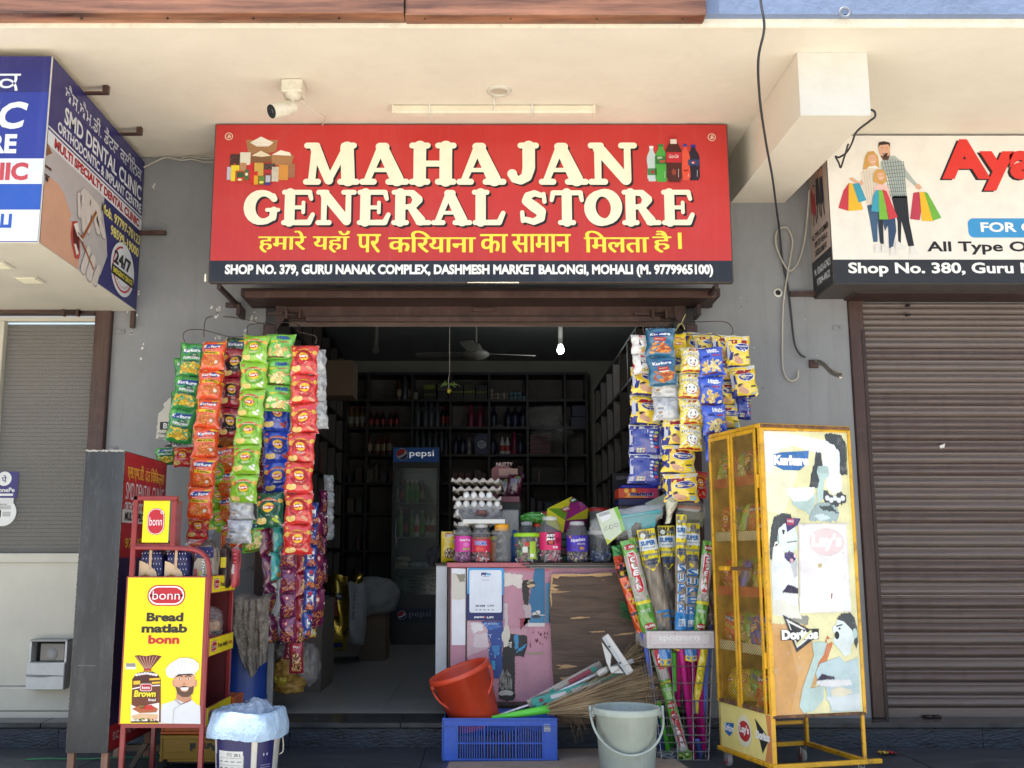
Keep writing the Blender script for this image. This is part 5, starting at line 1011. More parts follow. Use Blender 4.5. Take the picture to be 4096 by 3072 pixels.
S('dim brown strip inside the doorway, nearest the post',['bhu']*4,(1290,1960),(1288,2330),6.9,22,GN,yaw=40)
S('dim silver strip inside the doorway',['silver']*4,(1316,1900),(1318,2160),7.3,26,GN,yaw=40)
for i,(k,x0,y0,x1,y1,yw,lab) in enumerate((('bhu',1080,2130,1084,2480,20,'maroon packets deep behind the savoury strips, left'),('teal',1130,2110,1128,2500,35,'teal packets deep behind the savoury strips'),('silver',1178,2180,1176,2540,50,'silver-backed packets between the sev strips'),('kdg',1215,2100,1212,2480,40,'dark green packets behind the nut mix strip'),('bhu',1262,2050,1262,2520,55,'maroon packets behind the nut mix strip, at the doorway'),('mag',1165,2300,1162,2640,30,'magenta packets hanging low behind the sev strip'),('nat',1228,2200,1226,2560,60,'yellow packets edge-on between the savoury strips'))):
 S(lab,[k]*(3 if i!=6 else 3),(x0,y0),(x1,y1),6.04+.015*i,44,GN,yaw=yw,wig=14)
for i,(k,x0,y0,x1,y1,w_,lab) in enumerate((('kdg',905,1640,900,1800,70,'dark green packet in the gap behind the dark red strip'),('red',1000,1500,985,1960,70,'red packets hidden behind the front lime strip'),('ugr',1170,1400,1160,1960,60,'green packets in the gap beside the red strip'),('kor',820,1700,806,1960,80,'orange packets behind the long orange strip'),('kgr',742,1430,728,1700,70,'green puffed corn packets behind the leftmost strip'))):
 S(lab,[k]*max(1,round((y1-y0)/118)),(x0,y0),(x1,y1),6.08,w_,GL,yaw=20,wig=12)
S('white and red ring snack packets, top left of the right bunch',['crax','crax'],(2568,1340),(2575,1495),5.92,78,GR)
S('baby nappy packs strip with blue backs below, left of the right bunch',['mamy','mamy','mamyb','mamyb'],(2582,1470),(2580,1935),6.0,106,GR)
S('teal blue snack strip second from the doorway',['kteal','kteal'],(2640,1312),(2650,1542),5.82,98,GR)
S('silver-backed packets under the teal blue strip',['silver','silver'],(2664,1500),(2662,1682),5.9,88,GR)
S('single yellow crisps packet at the top',['yellow'],(2704,1336),(2712,1428),5.98,66,GR)
S('yellow checked smiley snack strip in the middle',['nat']*4,(2765,1392),(2758,1802),5.84,80,GR)
S('blue salted crisps strip right of the smiley strip',['ubl']*3,(2836,1391),(2860,1738),5.8,84,GR)
S('blue crisps packet hidden behind the yellow rack top',['ubl'],(2860,1728),(2864,1850),5.88,84,GR)
S('nappy pack strip half hidden behind the blue crisps',['mamy']*4,(2892,1342),(2912,1715),5.95,84,GR)
S('short nappy pack strip, rightmost and tilted',['mamy']*2,(2946,1345),(2974,1592),5.9,88,GR)
S('blue nappy pack back under the rightmost strip',['mamyb'],(2966,1575),(2970,1678),5.95,60,GR)
S('topmost nappy pack folded over the wire',['mamy'],(2826,1338),(2830,1420),6.0,90,GR)
S('nappy pack strip hanging lowest above the basket',['mamy']*3,(2712,1668),(2722,2010),5.9,112,GR)
S('blue nappy pack backs behind the silver packets',['mamyb'],(2648,1690),(2648,1845),6.02,60,GR)
S('nappy packs behind the silver packets',['mamy'],(2712,1550),(2712,1700),6.04,70,GR)
S('red crisps packet beside the lowest nappy packs',['red'],(2796,1885),(2796,1990),6.0,60,GR)
S('dark strip in the shadow behind the smiley strip',['mamyb']*3,(2806,1400),(2800,1740),6.05,44,GR,yaw=30)
for i,(k,x0,y0,x1,y1,w_,lab) in enumerate((('mamyb',2610,1380,2606,1720,80,'blue backs behind the nappy strip at the doorway'),('mamy',2690,1400,2686,1660,84,'nappy packs behind the teal blue strip'),('silver',2800,1380,2800,1700,60,'silver backs between the smiley and the blue strips'),('mamy',2790,1330,2786,1450,90,'nappy pack folded behind the smiley strip top'),('mamyb',2880,1500,2886,1800,60,'blue backs right of the blue crisps strip'),('crax',2560,1400,2556,1500,50,'ring snack packet turned edge-on at the doorway'),('mamy',2680,1720,2684,1960,70,'nappy packs behind the lowest strip'))):
 S(lab,[k]*max(1,round((y1-y0)/115)),(x0,y0),(x1,y1),6.08,w_,GR,yaw=-15,wig=12)
def hangwire(pts,lab):
 mb=MB();mb.tube(spline([tuple(W(*q)) for q in pts]),.0028,m_wire,5);obj('hanging_wire',mb,None,lab,'wire','wire hooks carrying the packet strips')
o2=lambda x,y,Y:(560+x/2.765,1250+y/2.765,Y)
hangwire([o2(500,330,5.95),o2(475,270,6.0),o2(500,210,6.1),o2(580,188,6.2),o2(710,195,6.3),o2(860,235,6.2),o2(1000,270,6.05),o2(1180,265,5.9)],'long bent wire loop above the leftmost green strip')
hangwire([o2(710,270,5.9),o2(708,200,6.2),o2(748,55,6.38),o2(955,48,6.39),o2(1130,70,6.2),o2(1365,130,6.0),o2(1372,190,5.9),o2(1355,250,5.82)],'angular wire hook over the orange strip')
hangwire([o2(1193,250,5.85),o2(1196,145,6.0),o2(1320,122,6.2),o2(1520,105,6.3),o2(1740,130,6.2),o2(1740,200,6.0),o2(1850,238,5.9),o2(1945,265,5.8),o2(1942,350,5.75)],'wire hook over the red strip at the doorway')
hangwire([o2(940,390,5.95),o2(950,330,5.95),o2(1000,285,5.9),o2(1060,270,5.9)],'small wire hook at the dark red strip')
o3=lambda x,y,Y:(2400+x/1.843,1250+y/1.843,Y)
hangwire([o3(325,165,5.85),o3(322,90,5.9),o3(400,72,6.0),o3(600,72,6.3),o3(750,68,6.2),o3(900,66,6.1),o3(960,90,6.0),o3(980,140,5.95),o3(965,165,5.92)],'long wire rail above the right packet strips')
hangwire([o3(640,160,5.9),o3(638,110,6.1),o3(600,78,6.3),o3(420,90,6.0),o3(360,120,5.9),o3(335,150,5.85)],'wire hook above the teal blue strip')
hangwire([o3(640,165,5.9),o3(760,158,5.9),o3(880,175,5.85),o3(892,230,5.85)],'wire through the nappy pack headers')
mb=MB();c_=W(*o3(600,80,6.3))
for d in ((-.03,.0,-.02),(.03,0,.06),(.02,0,-.04),(-.04,0,-.05)):mb.tube(spline([tuple(c_),tuple(c_+Vector(d)*.5+Vector((0,-.01,.005))),tuple(c_+Vector(d))],3),.003,M('yellow_twine',(.6,.55,.25),r=.8),5)
obj('twine_knot',mb,None,'pale yellow twine knot on the wire at the right post','twine')
mb=MB();pr=Pr(mb,plane((0,YW-.004,0),(1,0,0),(0,0,1)),.0015)
q2=lambda x,y:(lambda p:(p.x,p.z))(W(560+x/2.765,1250+y/2.765,YW))
pap=ink('cfc9bd',.8);pr.poly(wob([q2(175,1400),q2(350,1415),q2(600,1490),q2(600,940),q2(345,940),q2(265,1010),q2(270,1060),q2(205,1130)][::1],.004,5),pap,1)
c_=q2(285,1255);pr.rect(c_[0]-.035,c_[1]-.025,.09,.05,ink('1c1c1e'),2);pr.text('B5',c_[0]+.01,c_[1],.035,ink('e8e4dc'),3);pr.text('Computer',c_[0]+.0,c_[1]-.05,.02,ink('2c2c2e'),2,w=.09);pr.text('Accounts',c_[0]+.0,c_[1]-.075,.018,ink('2c2c2e'),2,w=.08)
c_=q2(470,1440);pr.text('9592 1202',c_[0],c_[1],.03,ink('1c1c1e'),2,w=.16,bold=.04);pr.poly(wob([q2(400,1090),q2(560,1080),q2(560,1200),q2(420,1230)],.01,3),ink('b2aca2',.8),2)
pr.poly(wob([q2(200,1610),q2(330,1440),q2(420,1460),q2(440,1620)],.008,8),pap,1);pr.poly([q2(265,1480),q2(350,1450),q2(365,1500)],ink('1c1c1e'),2)
obj('torn_poster',mb,None,'torn white paper notice pasted on the grey wall behind the leftmost strip','poster')
mb=MB();m_cur=M('brown_curtain',(.14,.11,.085),r=.9,var=.2,bump=.3)
mb.grid(lambda u,v:(1.12+.16*u+.0*v,6.85+.02*math.sin(u*25),2.55-1.7*v),26,6,m_cur);obj('curtain',mb,None,'brown curtain edge gathered at the right side of the doorway','curtain')
# ================================================================ left foreground group
m_rp=M('red_enamel',(.24,.018,.022),r=.32,var=.12,scale=12,dirt=.25,dirtcol=(.12,.01,.012),coat=.3)
m_yp=ink('f2dc0e',.35)
NY,FYb=5.3,6.0
xa,xb=W(343,1805,NY).x,W(500,1803,NY).x;xc=W(613,2925,FYb).x;zt,zb=W(500,1803,NY).z,W(440,3012,NY).z
t=thing('standing_sign','tall black-sided standing board with red dental clinic print beside it','sign board',((xa+xb)/2,NY,0))
m_bs=M('scuffed_black_sheet',(.035,.037,.041),r=.42,var=.35,scale=7,dirt=.55,dirtcol=(.11,.115,.12),stretch=(1,1,.25),bump=.15,bscale=14)
mb=MB();dx=xc-xb;mb.add([(xa,NY,zb),(xb,NY,zb),(xb+dx,FYb,zb),(xa+dx,FYb,zb),(xa,NY,zt),(xb,NY,zt),(xb+dx,FYb,zt),(xa+dx,FYb,zt)],[(0,1,5,4),(1,2,6,5),(2,3,7,6),(3,0,4,7),(4,5,6,7),(3,2,1,0)],m_bs);obj('box',mb,t)
mb=MB();pr=Pr(mb,plane((0,NY,0),(1,0,0),(0,0,1)),.0015)
for (x0,x1) in ((xa,xa),(xb,xb)):
 pr.poly(wob([(x0-.002,zb),(x0+.002,zb),(x0+.002,zt),(x0-.002,zt)],.0018,int(x0*100)),ink('5c5a56',.8),1)
pr.poly(wob([(xa,zt-.004),(xb,zt-.004),(xb,zt+.004),(xa,zt+.004)],.003,9),ink('a8a49c',.8),1)
for i in range(26):x=random.uniform(xa+.01,xb-.01);z_=random.uniform(zb,zt);pr.line([(x,z_),(x+random.uniform(-.01,.01),z_+random.uniform(.02,.12))],.0012,ink('5c5e60',.8),1)
pr.line([(xa+.03,zb+.42),(xa+.12,zb+.418)],.004,ink('6c6c6a',.8),1);obj('worn_edge',mb,t)
L_=math.hypot(dx,FYb-NY);hgt=zt-zb
def fs_(a,b,l):return Vector((xb+dx*a+l,NY+(FYb-NY)*a,zb+b*hgt))
pr=Pr(MB(),fs_,.0013);pr.rect(.01,.003,.98,.994,ink('a81e2c'),1);pr.rect(.01,.085,.98,.55,ink('241c50'),2)
pr.text('एस.एम.डी. दंत िचिकत्सा',.5,.93,.068,ink('e8b040'),2,w=.86,bold=.03);pr.text('SMD DENTAL CLINIC',.5,.865,.06,ink('d8d2d0'),2,w=.88,bold=.0);pr.text('ORTHODONTIC & IMPLANT CENTRE',.5,.81,.034,ink('d8d2d0'),2,w=.9,bold=.03)
pr.rect(.01,.755,.98,.045,ink('d0ccc8'),2);pr.text('MULTI SPECIALTY CLINIC',.5,.777,.03,ink('18181c'),3,w=.88,bold=.05);pr.text('97797-70123',.5,.685,.036,ink('d8ac38'),2,w=.8,bold=.03);pr.text('S.C.F. 378, Guru Nanak',.5,.045,.03,ink('d0c0c4'),3,w=.85,shear=.2)
obj('printed_side',pr.mb,t)
m_lw=M('scuffed_wood_leg',(.32,.17,.11),r=.7,var=.3,scale=18,stretch=(1,1,.2))
for (x,y) in ((xa+.018,NY+.03),(xb-.018,NY+.03),(xa+dx+.018,FYb-.03),(xb+dx-.018,FYb-.03)):mb=MB();mb.box(x-.017,x+.017,y-.017,y+.017,0,zb-.001,m_lw,c=.002);obj('leg',mb,t)
RY,RD=5.14,.47
q1,q2_=W(531,2310,RY),W(825,2313,RY);rx0,rx1=q1.x-.004,q2_.x+.012;zP1=q1.z;zP0=W(640,2892,RY).z
rk=thing('bread_rack','red metal bread rack with yellow printed front panel','rack',((rx0+rx1)/2,RY,0))
zH=W(600,1984,RY).z;zR=W(640,2190,RY).z;g=.012
def bar(a,b,r=g,nm='frame_bar',n=4):mb=MB();mb.tube([a,b],r*1.25,m_rp,n,smooth=(n>4));return obj(nm,mb,rk)
for (x,y,z1) in ((rx0,RY,zH),(rx1,RY,zP1+.0),(rx0,RY+RD,zH-.02),(rx1,RY+RD,zP1+.05)):mb=MB();mb.box(x-g,x+g,y-g,y+g,.0,z1,m_rp,c=.003);obj('post',mb,rk)
mb=MB();mb.box(rx0-.02,rx1+.005,RY-.016,RY-.0125,zP0-.004,zP1+.006,m_rp);obj('panel_backing',mb,rk)
mb=MB();mb.tube(spline([(rx0,RY,zR-.0),(rx0+.12,RY,zR),(rx1-.09,RY,zR-.008),(rx1-.025,RY,zR-.04),(rx1-.002,RY,zR-.09),(rx1+.002,RY,zP1-.02)],5),.0125,m_rp,10);obj('top_rail',mb,rk)
hx1=W(700,2000,RY).x
mb=MB();mb.box(rx0-g,hx1+g,RY-g,RY+g*3,zH-.022,zH,m_rp,c=.003);mb.box(hx1-g,hx1+g,RY-g+.001,RY+.09,zR,zH-.0225,m_rp,c=.003);mb.box(rx0+g,hx1-g,RY,RY+.02,W(600,2175,RY).z-.012,W(600,2175,RY).z,m_rp);obj('header_frame',mb,rk)
def bonn(pr,cx,cy,w_,h_,l=2,txt=.52):
 r=min(w_,h_)*.48;W_=ink('f2ecec');R_=ink('b81e2c')
 pr.rr(cx-w_/2,cy-h_/2,w_,h_,r,R_,l);pr.rr(cx-w_*.47,cy-h_/2+w_*.03,w_*.94,h_-w_*.06,r*.93,W_,l+1);pr.rr(cx-w_*.435,cy-h_/2+w_*.065,w_*.87,h_-w_*.13,r*.87,R_,l+2)
 pr.text('bonn',cx,cy+.01*h_,h_*txt,W_,l+3,w=w_*.72,bold=-.005);pr.text('®',cx+w_*.34,cy+h_*.34,h_*.12,W_,l+3)
a,b=W(567,2170,RY-.002),W(681,2003,RY-.002)
pr=Pr(MB(),plane((a.x,RY-.003,a.z),(1,0,0),(0,0,1)),.0009);w_,h_=b.x-a.x,b.z-a.z
pr.rect(0,0,w_,h_,m_yp,0);bonn(pr,w_*.5,h_*.5,w_*.66,h_*.64,1,.32);obj('header_sign',pr.mb,rk)
pr=Pr(MB(),plane((rx0-.012,RY-.0165,zP0),(1,0,0),(0,0,1)),.0009);w_=W(825,2313,RY).x-rx0+.012;h_=zP1-zP0
Fu=lambda x,y:((x-(512+(443-512)*(y-480)/898))/457*w_,(1378-y)/898*h_)
pr.rect(0,0,w_,h_,m_yp,1)
c_=Fu(735,592);bonn(pr,c_[0],c_[1],w_*.49,h_*.145,2,.42)
for t_,x,y,hh,ww,m in (('Bread',723,727,.062,.475,ink('2a2420')),('matlab',718,797,.062,.59,ink('2a2420')),('bonn',712,866,.062,.40,ink('c0202a'))):c_=Fu(x,y);pr.text(t_,c_[0],c_[1],h_*hh,m,2,w=w_*ww,bold=.045)
def FP(pts,h,l):pr.poly([Fu(*p) for p in pts],ink(h),l)
FP([(537,966),(560,962),(605,968),(650,960),(698,968),(632,1045),(592,1045)],'6a2c20',2)
for k in range(7):pr.line([Fu(548+k*20,970),Fu(597+k*5,1043)],.003,ink('c89a88'),3)
FP([(592,1045),(632,1045),(636,1058),(588,1058)],'b02838',4);FP([(520,1110),(545,1075),(590,1062),(640,1062),(672,1080),(687,1110),(685,1180),(520,1180)],'4a1c18',2);FP([(520,1140),(687,1120),(680,1370),(508,1368)],'6a3420',3)
for k in range(8):pr.ell(*Fu(548+k*16,1072+abs(k-3.5)*3),.009,.006,ink('ece4e0'),3.5,8)
for (x0,y0,x1,y1) in ((528,1120,568,1142),(622,1104,684,1116),(636,1126,684,1137)):FP([(x0,y1),(x1,y1-3),(x1,y0-3),(x0,y0)],'e8b830',4)
pr.line([Fu(520,1168),Fu(600,1150),Fu(684,1146)],.005,ink('f0ecea'),5);c_=Fu(601,1159);pr.rr(c_[0]-w_*.075,c_[1]-h_*.025,w_*.15,h_*.05,.01,ink('f0ecec'),5);pr.rr(c_[0]-w_*.068,c_[1]-h_*.021,w_*.136,h_*.042,.009,ink('b81e2c'),6);pr.text('bonn',c_[0],c_[1],h_*.022,ink('f0ecec'),7,w=w_*.1)
c_=Fu(595,1197);pr.text('Brown',c_[0]+.0015,c_[1]-.0015,h_*.05,ink('20100c'),4,w=w_*.29,bold=.07,shear=.12);pr.text('Brown',c_[0],c_[1],h_*.045,ink('f0dc30'),5,w=w_*.275,bold=.04,shear=.12);c_=Fu(634,1234);pr.text('Bread',c_[0],c_[1],h_*.018,ink('ece8e4'),5,w=w_*.09)
FP([(510,1262),(555,1285),(620,1262),(675,1252),(670,1368),(508,1368)],'e8e4da',4);FP([(516,1288),(560,1268),(640,1272),(668,1290),(655,1310),(560,1314)],'a85a34',5);FP([(575,1290),(590,1270),(630,1264),(642,1280),(640,1294)],'c82a24',6);FP([(512,1330),(560,1318),(664,1322),(664,1350),(520,1352)],'d8b088',5)
for i in range(20):c_=Fu(random.uniform(514,664),random.uniform(1346,1364));pr.ell(c_[0],c_[1],.005,.003,ink(random.choice(('5c8c34','86a848','c84030'))),6,7)
for i in range(8):c_=Fu(568+i*.1+random.uniform(0,22),random.uniform(1270,1285));pr.ell(c_[0],c_[1],.004,.003,ink('5c8c34'),6,7)
FP([(508,1364),(668,1362),(668,1372),(508,1372)],'4a1c18',6)
for k in range(11):x=488+k*5;FP([(x,1034),(x+2.6,1034),(x+2.6,1013),(x,1013)],'24201c',3)
FP([(484,1048),(544,1048),(544,1012),(484,1012)],'e8e6dc',2)
FP([(668,1376),(690,1262),(760,1240),(775,1228),(860,1230),(890,1262),(912,1270),(910,1380)],'d6d8dc',2);pr.line([Fu(766,1232),Fu(800,1262),Fu(866,1232)],.0025,ink('8a2c34'),4);pr.line([Fu(800,1262),Fu(758,1292),Fu(750,1378)],.002,ink('a8aab0'),4);pr.line([Fu(800,1262),Fu(856,1240)],.002,ink('8a2c34'),4)
FP([(778,1190),(860,1190),(862,1232),(820,1252),(774,1230)],'c08a6c',3);FP([(765,1085),(775,1075),(872,1075),(888,1095),(885,1150),(872,1195),(845,1216),(810,1216),(782,1195),(768,1150)],'d6a080',4)
FP([(753,1118),(768,1112),(770,1160),(757,1150)],'cc9474',3);FP([(886,1118),(900,1112),(898,1145),(886,1160)],'cc9474',3)
FP([(772,1150),(790,1160),(822,1148),(860,1158),(880,1148),(872,1196),(845,1217),(810,1217),(782,1196)],'5c4030',5);FP([(796,1160),(852,1158),(844,1180),(826,1186),(806,1180)],'d0987c',5.6);FP([(800,1160),(850,1158),(840,1176),(812,1177)],'f2eeea',6);FP([(812,1145),(836,1144),(830,1130),(820,1130)],'c08868',5)
for x in (798,850):c_=Fu(x,1107);pr.ell(c_[0],c_[1],.0075,.004,ink('f0ebe6'),6,10);pr.ell(c_[0],c_[1],.0035,.004,ink('4a3020'),7,8);pr.line([Fu(x-20,1094),Fu(x-2,1087),Fu(x+18,1092)],.0045,ink('34241c'),6)
FP([(764,1112),(770,1075),(880,1070),(892,1105),(884,1082),(774,1086)],'34241c',5)
FP([(762,1100),(768,1060),(882,1050),(893,1090),(872,1074),(792,1078)],'dcdee4',6);FP([(722,1082),(720,1045),(745,1015),(768,1000),(800,980),(850,978),(890,990),(914,1015),(914,1045),(893,1072),(880,1055),(780,1066),(768,1100),(740,1100)],'e4e6ea',7)
for (x0,y0,x1,y1) in ((750,1020,775,1058),(790,990,800,1050),(835,985,830,1045),(875,1000,860,1045),(740,1050,765,1080),(812,985,815,1045)):pr.line([Fu(x0,y0),Fu(x1,y1)],.0018,ink('b4b8c2'),8)
for i in range(16):c_=Fu(random.uniform(520,930),random.uniform(490,1000));pr.line([c_,(c_[0]+random.uniform(-.01,.01),c_[1]+random.uniform(-.01,.01))],.0008,ink('8a7a10'),3)
obj('printed_panel',pr.mb,rk)
levels=[(2305,2370,2297,2357),(2556,2624,2527,2588),(2834,2902,2790,2850)]
zl=[]
for i,(v0,v1,v2,v3) in enumerate(levels):
 z1,z0=W(840,v0,RY+.01).z,W(840,v1,RY+.01).z;zl.append((z0,z1))
 mb=MB();mb.box(rx0+g,rx1-g-.001,RY+g,RY+RD-g,z0,z0+.012,m_rp);obj('shelf',mb,rk)
 mb=MB();mb.box(rx1+.013,rx1+.018,RY-.005,RY+RD+.01,z0-.004,z1+.004,m_rp)
 pr=Pr(mb,plane((rx1+.018,RY,z0),(0,1,0),(0,0,1)),.001);lw,lh=RD,z1-z0;pr.rect(0,0,lw,lh,m_yp,1);bonn(pr,lw*.17,lh*.5,lw*.22,lh*.66,2,.36)
 if i<2:pr.text('Bread matlab',lw*.54,lh*.48,lh*.3,ink('2a2420'),2,w=lw*.4,bold=.02);pr.text('bonn',lw*.87,lh*.48,lh*.28,ink('c0202a'),2,w=lw*.16,bold=.02)
 obj('shelf_label',mb,rk)
mb=MB();mb.box(rx0+g,rx1-g,RY+RD-.004,RY+RD+.004,zl[2][0],zP1-.0,M('dark_red_sheet',(.10,.01,.012),r=.5));obj('back_panel',mb,rk)
mb=MB();mb.box(rx0-.003,rx0+.003,RY+g,RY+RD-g,zl[2][0],zP1,M('dark_red_sheet'));obj('side_panel',mb,rk)
bar((rx0,RY,zP0-.01),(rx1,RY,zP0-.01));bar((rx0,RY+RD,.25),(rx1,RY+RD,.25))
for (x,y) in ((rx1-.03,RY+RD+.03),):
 mb=MB();mb.X=Matrix.Translation((x,y,.045))@rots(0,90);mb.lathe([(.0,-.015),(.04,-.015),(.045,-.008),(.045,.008),(.04,.015),(0,.015)],M('castor_rubber',(.02,.02,.02),r=.6),n=18);mb.X=None;mb.box(x-.02,x+.02,y-.02,y+.02,.09,.11,m_brownd);obj('castor',mb,rk)
m_film=M('loaf_film',(.8,.8,.8),r=.12,var=0,alpha=.16,spec=1)
def loaf(kind,x0,x1,y,z0,z1,dep,lab,yaw=0,tie=None):
 w_,h_=x1-x0,z1-z0;t=thing('bread_loaf',lab,'bread',((x0+x1)/2,y,z0),rot=(0,0,R(yaw)),group='loaves on the bread rack');mb=MB()
 body=dict(sand=ink('1e1c50',.3),grey=ink('8c8478',.3),dark=ink('2c1c1a',.3),pink=ink('c4545c',.3))[kind]
 def f(a,b):
  al=2*math.pi*a;sq=lambda q:math.copysign(abs(q)**.35,q);e=min(1,(math.sin(math.pi*b)+.001)**.1)
  return (sq(math.cos(al))*w_/2*e+.003*math.sin(b*9+a*11),sq(math.sin(al))*dep/2*e+.003*math.sin(b*13),b*h_+.004*math.sin(a*25))
 mb.grid(f,28,12,body);wr_=obj('wrapper',mb,t)
 def srf(a,b,l):return Vector(((a-.5)*w_*.93,-dep/2-.004-l+.0*a,b*h_))
 pr=Pr(MB(),srf,.001);I=lambda h:ink(h,.3)
 if kind=='sand':
  for i in range(7):
   for j in range(7):pr.ell(.1+i*.13+(j%2)*.06,.12+j*.13,.012,.022,I('e0dcec'),2,6)
  pr.poly([(.0,.0),(.85,.0),(.92,.15),(.75,.45),(.5,.58),(.22,.68),(.0,.72)],I('d9b992'),3);pr.rect(.42,.5,.12,.48,I('c8a684'),3.5)
  pr.ell(.3,.25,.17,.17,I('c89c40'),4,12);pr.ell(.3,.25,.14,.14,I('5c3a2c'),5,6);pr.ell(.3,.25,.1,.11,I('e8c850'),5.5,4);pr.rr(.1,.24,.1,.12,.04,I('b02434'),6);pr.rect(.42,.12,.05,.25,I('b8404c'),4)
 if kind=='grey':
  pr.rect(0,.72,1,.26,I('1e1c50'),2)
  for i in range(8):pr.ell(.08+i*.12,.8+(i%2)*.08,.01,.02,I('e0dcec'),3,6)
  pr.poly([(.02,.62),(.2,.72),(.75,.7),(.95,.55),(.95,.02),(.02,.02)],I('a89c8c'),2.5);pr.text('Sandwich',.47,.34,.2,I('2a2a2c'),5,w=.75,rot=1.45,bold=.08);pr.text('Sandwich',.47,.34,.19,I('f0eee8'),6,w=.73,rot=1.45,bold=.02);pr.poly([(.1,.1),(.35,.45),(.5,.3),(.3,.02)],I('d8c020'),4);pr.rr(.04,.2,.16,.28,.05,I('b02434'),5)
 if kind=='dark':
  for i in range(6):pr.line([(.1+i*.15,.05),(.2+i*.13,.95)],.02,I('705c54'),2)
  pr.rr(.3,.5,.6,.25,.04,I('e8d040'),3)
 if kind=='pink':
  pr.rect(0,.6,1,.3,I('c02838'),2)
  for i in range(6):
   for j in range(3):pr.ell(.1+i*.16,.65+j*.1,.03,.02,I('f0e4e4'),3,6)
  pr.rect(.3,.35,.5,.25,I('ecdcdc'),4)
 obj('print',pr.mb,wr_)
 if tie:
  mb=MB();rnd=random.Random(int(x0*1000));ph=rnd.uniform(0,6)
  def g_(a,b):
   al=2*math.pi*a;r=(.35+.65*abs(1-2*b)**.8)*(w_*.42 if b<.5 else w_*.25)*(1+.22*math.sin(al*4+ph));return (tie[0]*b*b+r*math.cos(al),tie[2]*b+r*.55*math.sin(al),h_*.97+tie[1]*b)
  mb.grid(g_,22,8,M('dark_film',(.05,.045,.05),r=.12,var=.3,alpha=.75,spec=1) if tie[3] else m_film);obj('bag_neck',mb,t)
 return t
LX=lambda px,Y:W(200+px/1.547,2250,Y).x
zb_=zl[0][0]+.012
loaf('sand',LX(565,RY+.07),LX(715,RY+.07),RY+.09,zb_,W(600,2000+305/1.547,RY+.07).z,.11,'first navy dotted loaf behind the curved rail',tie=(.06,.05,.1,1))
loaf('sand',LX(722,RY+.07),LX(872,RY+.07),RY+.09,zb_,W(600,2000+308/1.547,RY+.07).z,.11,'second navy dotted loaf, in the middle of the shelf',tie=(.05,.06,.12,0))
loaf('grey',LX(905,RY+.12),LX(1035,RY+.12),RY+.13,zb_,W(900,2000+285/1.547,RY+.12).z,.10,'grey sandwich loaf at the rail corner',tie=(.0,.09,.05,1),yaw=-4)
loaf('dark',LX(1045,RY+.25),LX(1105,RY+.25),RY+.29,zb_,W(900,2000+290/1.547,RY+.25).z,.12,'dark chocolate-wrapped loaf behind the sandwich loaf',tie=(.0,.05,.03,1))
loaf('pink',LX(1100,RY+.38),LX(1160,RY+.38),RY+.42,zb_,W(900,2000+300/1.547,RY+.4).z,.10,'red and white dotted loaf at the back of the shelf',tie=(.02,.04,.05,0))
m_bun=M('bun_crust',(.42,.21,.09),r=.5,var=.3,scale=20)
zc_=zl[1][0]+.012;x=rx1-.07
for i,(dx_,dy) in enumerate(((-.05,.06),(.0,.14),(-.01,.24),(.01,.33),(-.04,.2))):
 blob('bread_bun',(x+dx_,RY+dy,zc_+.11+(i==4)*.03),(.042,.045,.032),m_bun,('brown bun nearest the front of the middle shelf','brown bun second from the front','brown bun third along the shelf','brown bun at the back of the middle shelf','brown bun on top of the others')[i],'bun',i,.06,16,10,group='buns on the middle rack shelf')
mb=MB();mb.box(x-.09,x+.045,RY+.03,RY+.3,zc_,zc_+.075,ink('a03038',.3),c=.012);pr=Pr(mb,plane((x+.045,RY+.03,zc_),(0,1,0),(0,0,1)),.001);pr.rect(.02,.02,.2,.04,ink('e0d8d4'));obj('bun_pack',mb,None,'red and white bun pack lying on the middle rack shelf','bread')
blob('clear_bag',(x,RY+.2,zc_+.12),(.075,.19,.07),m_film,'clear bag around the buns on the middle shelf','bag',3,.2,20,12)
m_ycr=M('yellow_crate',(.33,.19,.012),r=.5,var=.15,dirt=.3);m_ocr=M('orange_crate',(.48,.11,.02),r=.5,var=.15,dirt=.3);m_sym=ink('151311')
def crate_plain(lab,x0,x1,y0,y1,z0,z1,m,slots,txt=None):
 t=thing('bottle_crate',lab,'crate',((x0+x1)/2,y0,z0));h=z1-z0
 mb=MB();mb.box(x0,x1,y0+.004,y1,z0,z1,m,c=.006);obj('body',mb,t)
 mb=MB();mb.box(x0-.004,x1+.004,y0-.006,y0+.003,z1-.02,z1+.0,m,c=.003);mb.box(x0-.004,x1+.004,y0-.006,y0+.003,z0,z0+.015,m,c=.003);mb.box(x0-.004,x1+.004,y0-.004,y0+.003,z0+h*.3,z0+h*.3+.008,m)
 for x in (x0,x0+(x1-x0)*.5,x1-.01):mb.box(x,x+.01,y0-.005,y0+.0035,z0+.015,z1-.02,m)
 obj('rib',mb,t,kind='stuff')
 pr=Pr(MB(),plane((x0,y0+.003,z0),(1,0,0),(0,0,1)),.0013)
 for a,b in slots:pr.rr((x1-x0)*a-.03,h*b-.007,.06,.014,.006,m_dark,1)
 if txt:pr.text('Amul',(x1-x0)*.62,h*.55,h*.3,m_sym,1,w=(x1-x0)*.42,rot=math.pi,bold=.06);pr.text('SUPER THE PACK 78 ML',(x1-x0)*.68,h*.8,.012,m_sym,1,w=.15,rot=math.pi);pr.text('SUSTAIN RIGHT THE',(x1-x0)*.68,h*.87,.012,m_sym,1,w=.14,rot=math.pi)
 obj('print',pr.mb,t)
 return t
CY=5.62;a,b=W(638,3066,CY),W(868,2940,CY);ztop=b.z;zO=W(700,2907,CY).z
crate_plain('dusty yellow bottle crate with upside-down black lettering under the bread rack',a.x,b.x+.08,CY,CY+.33,.04,ztop,m_ycr,((.2,.06),(.82,.06)),1)
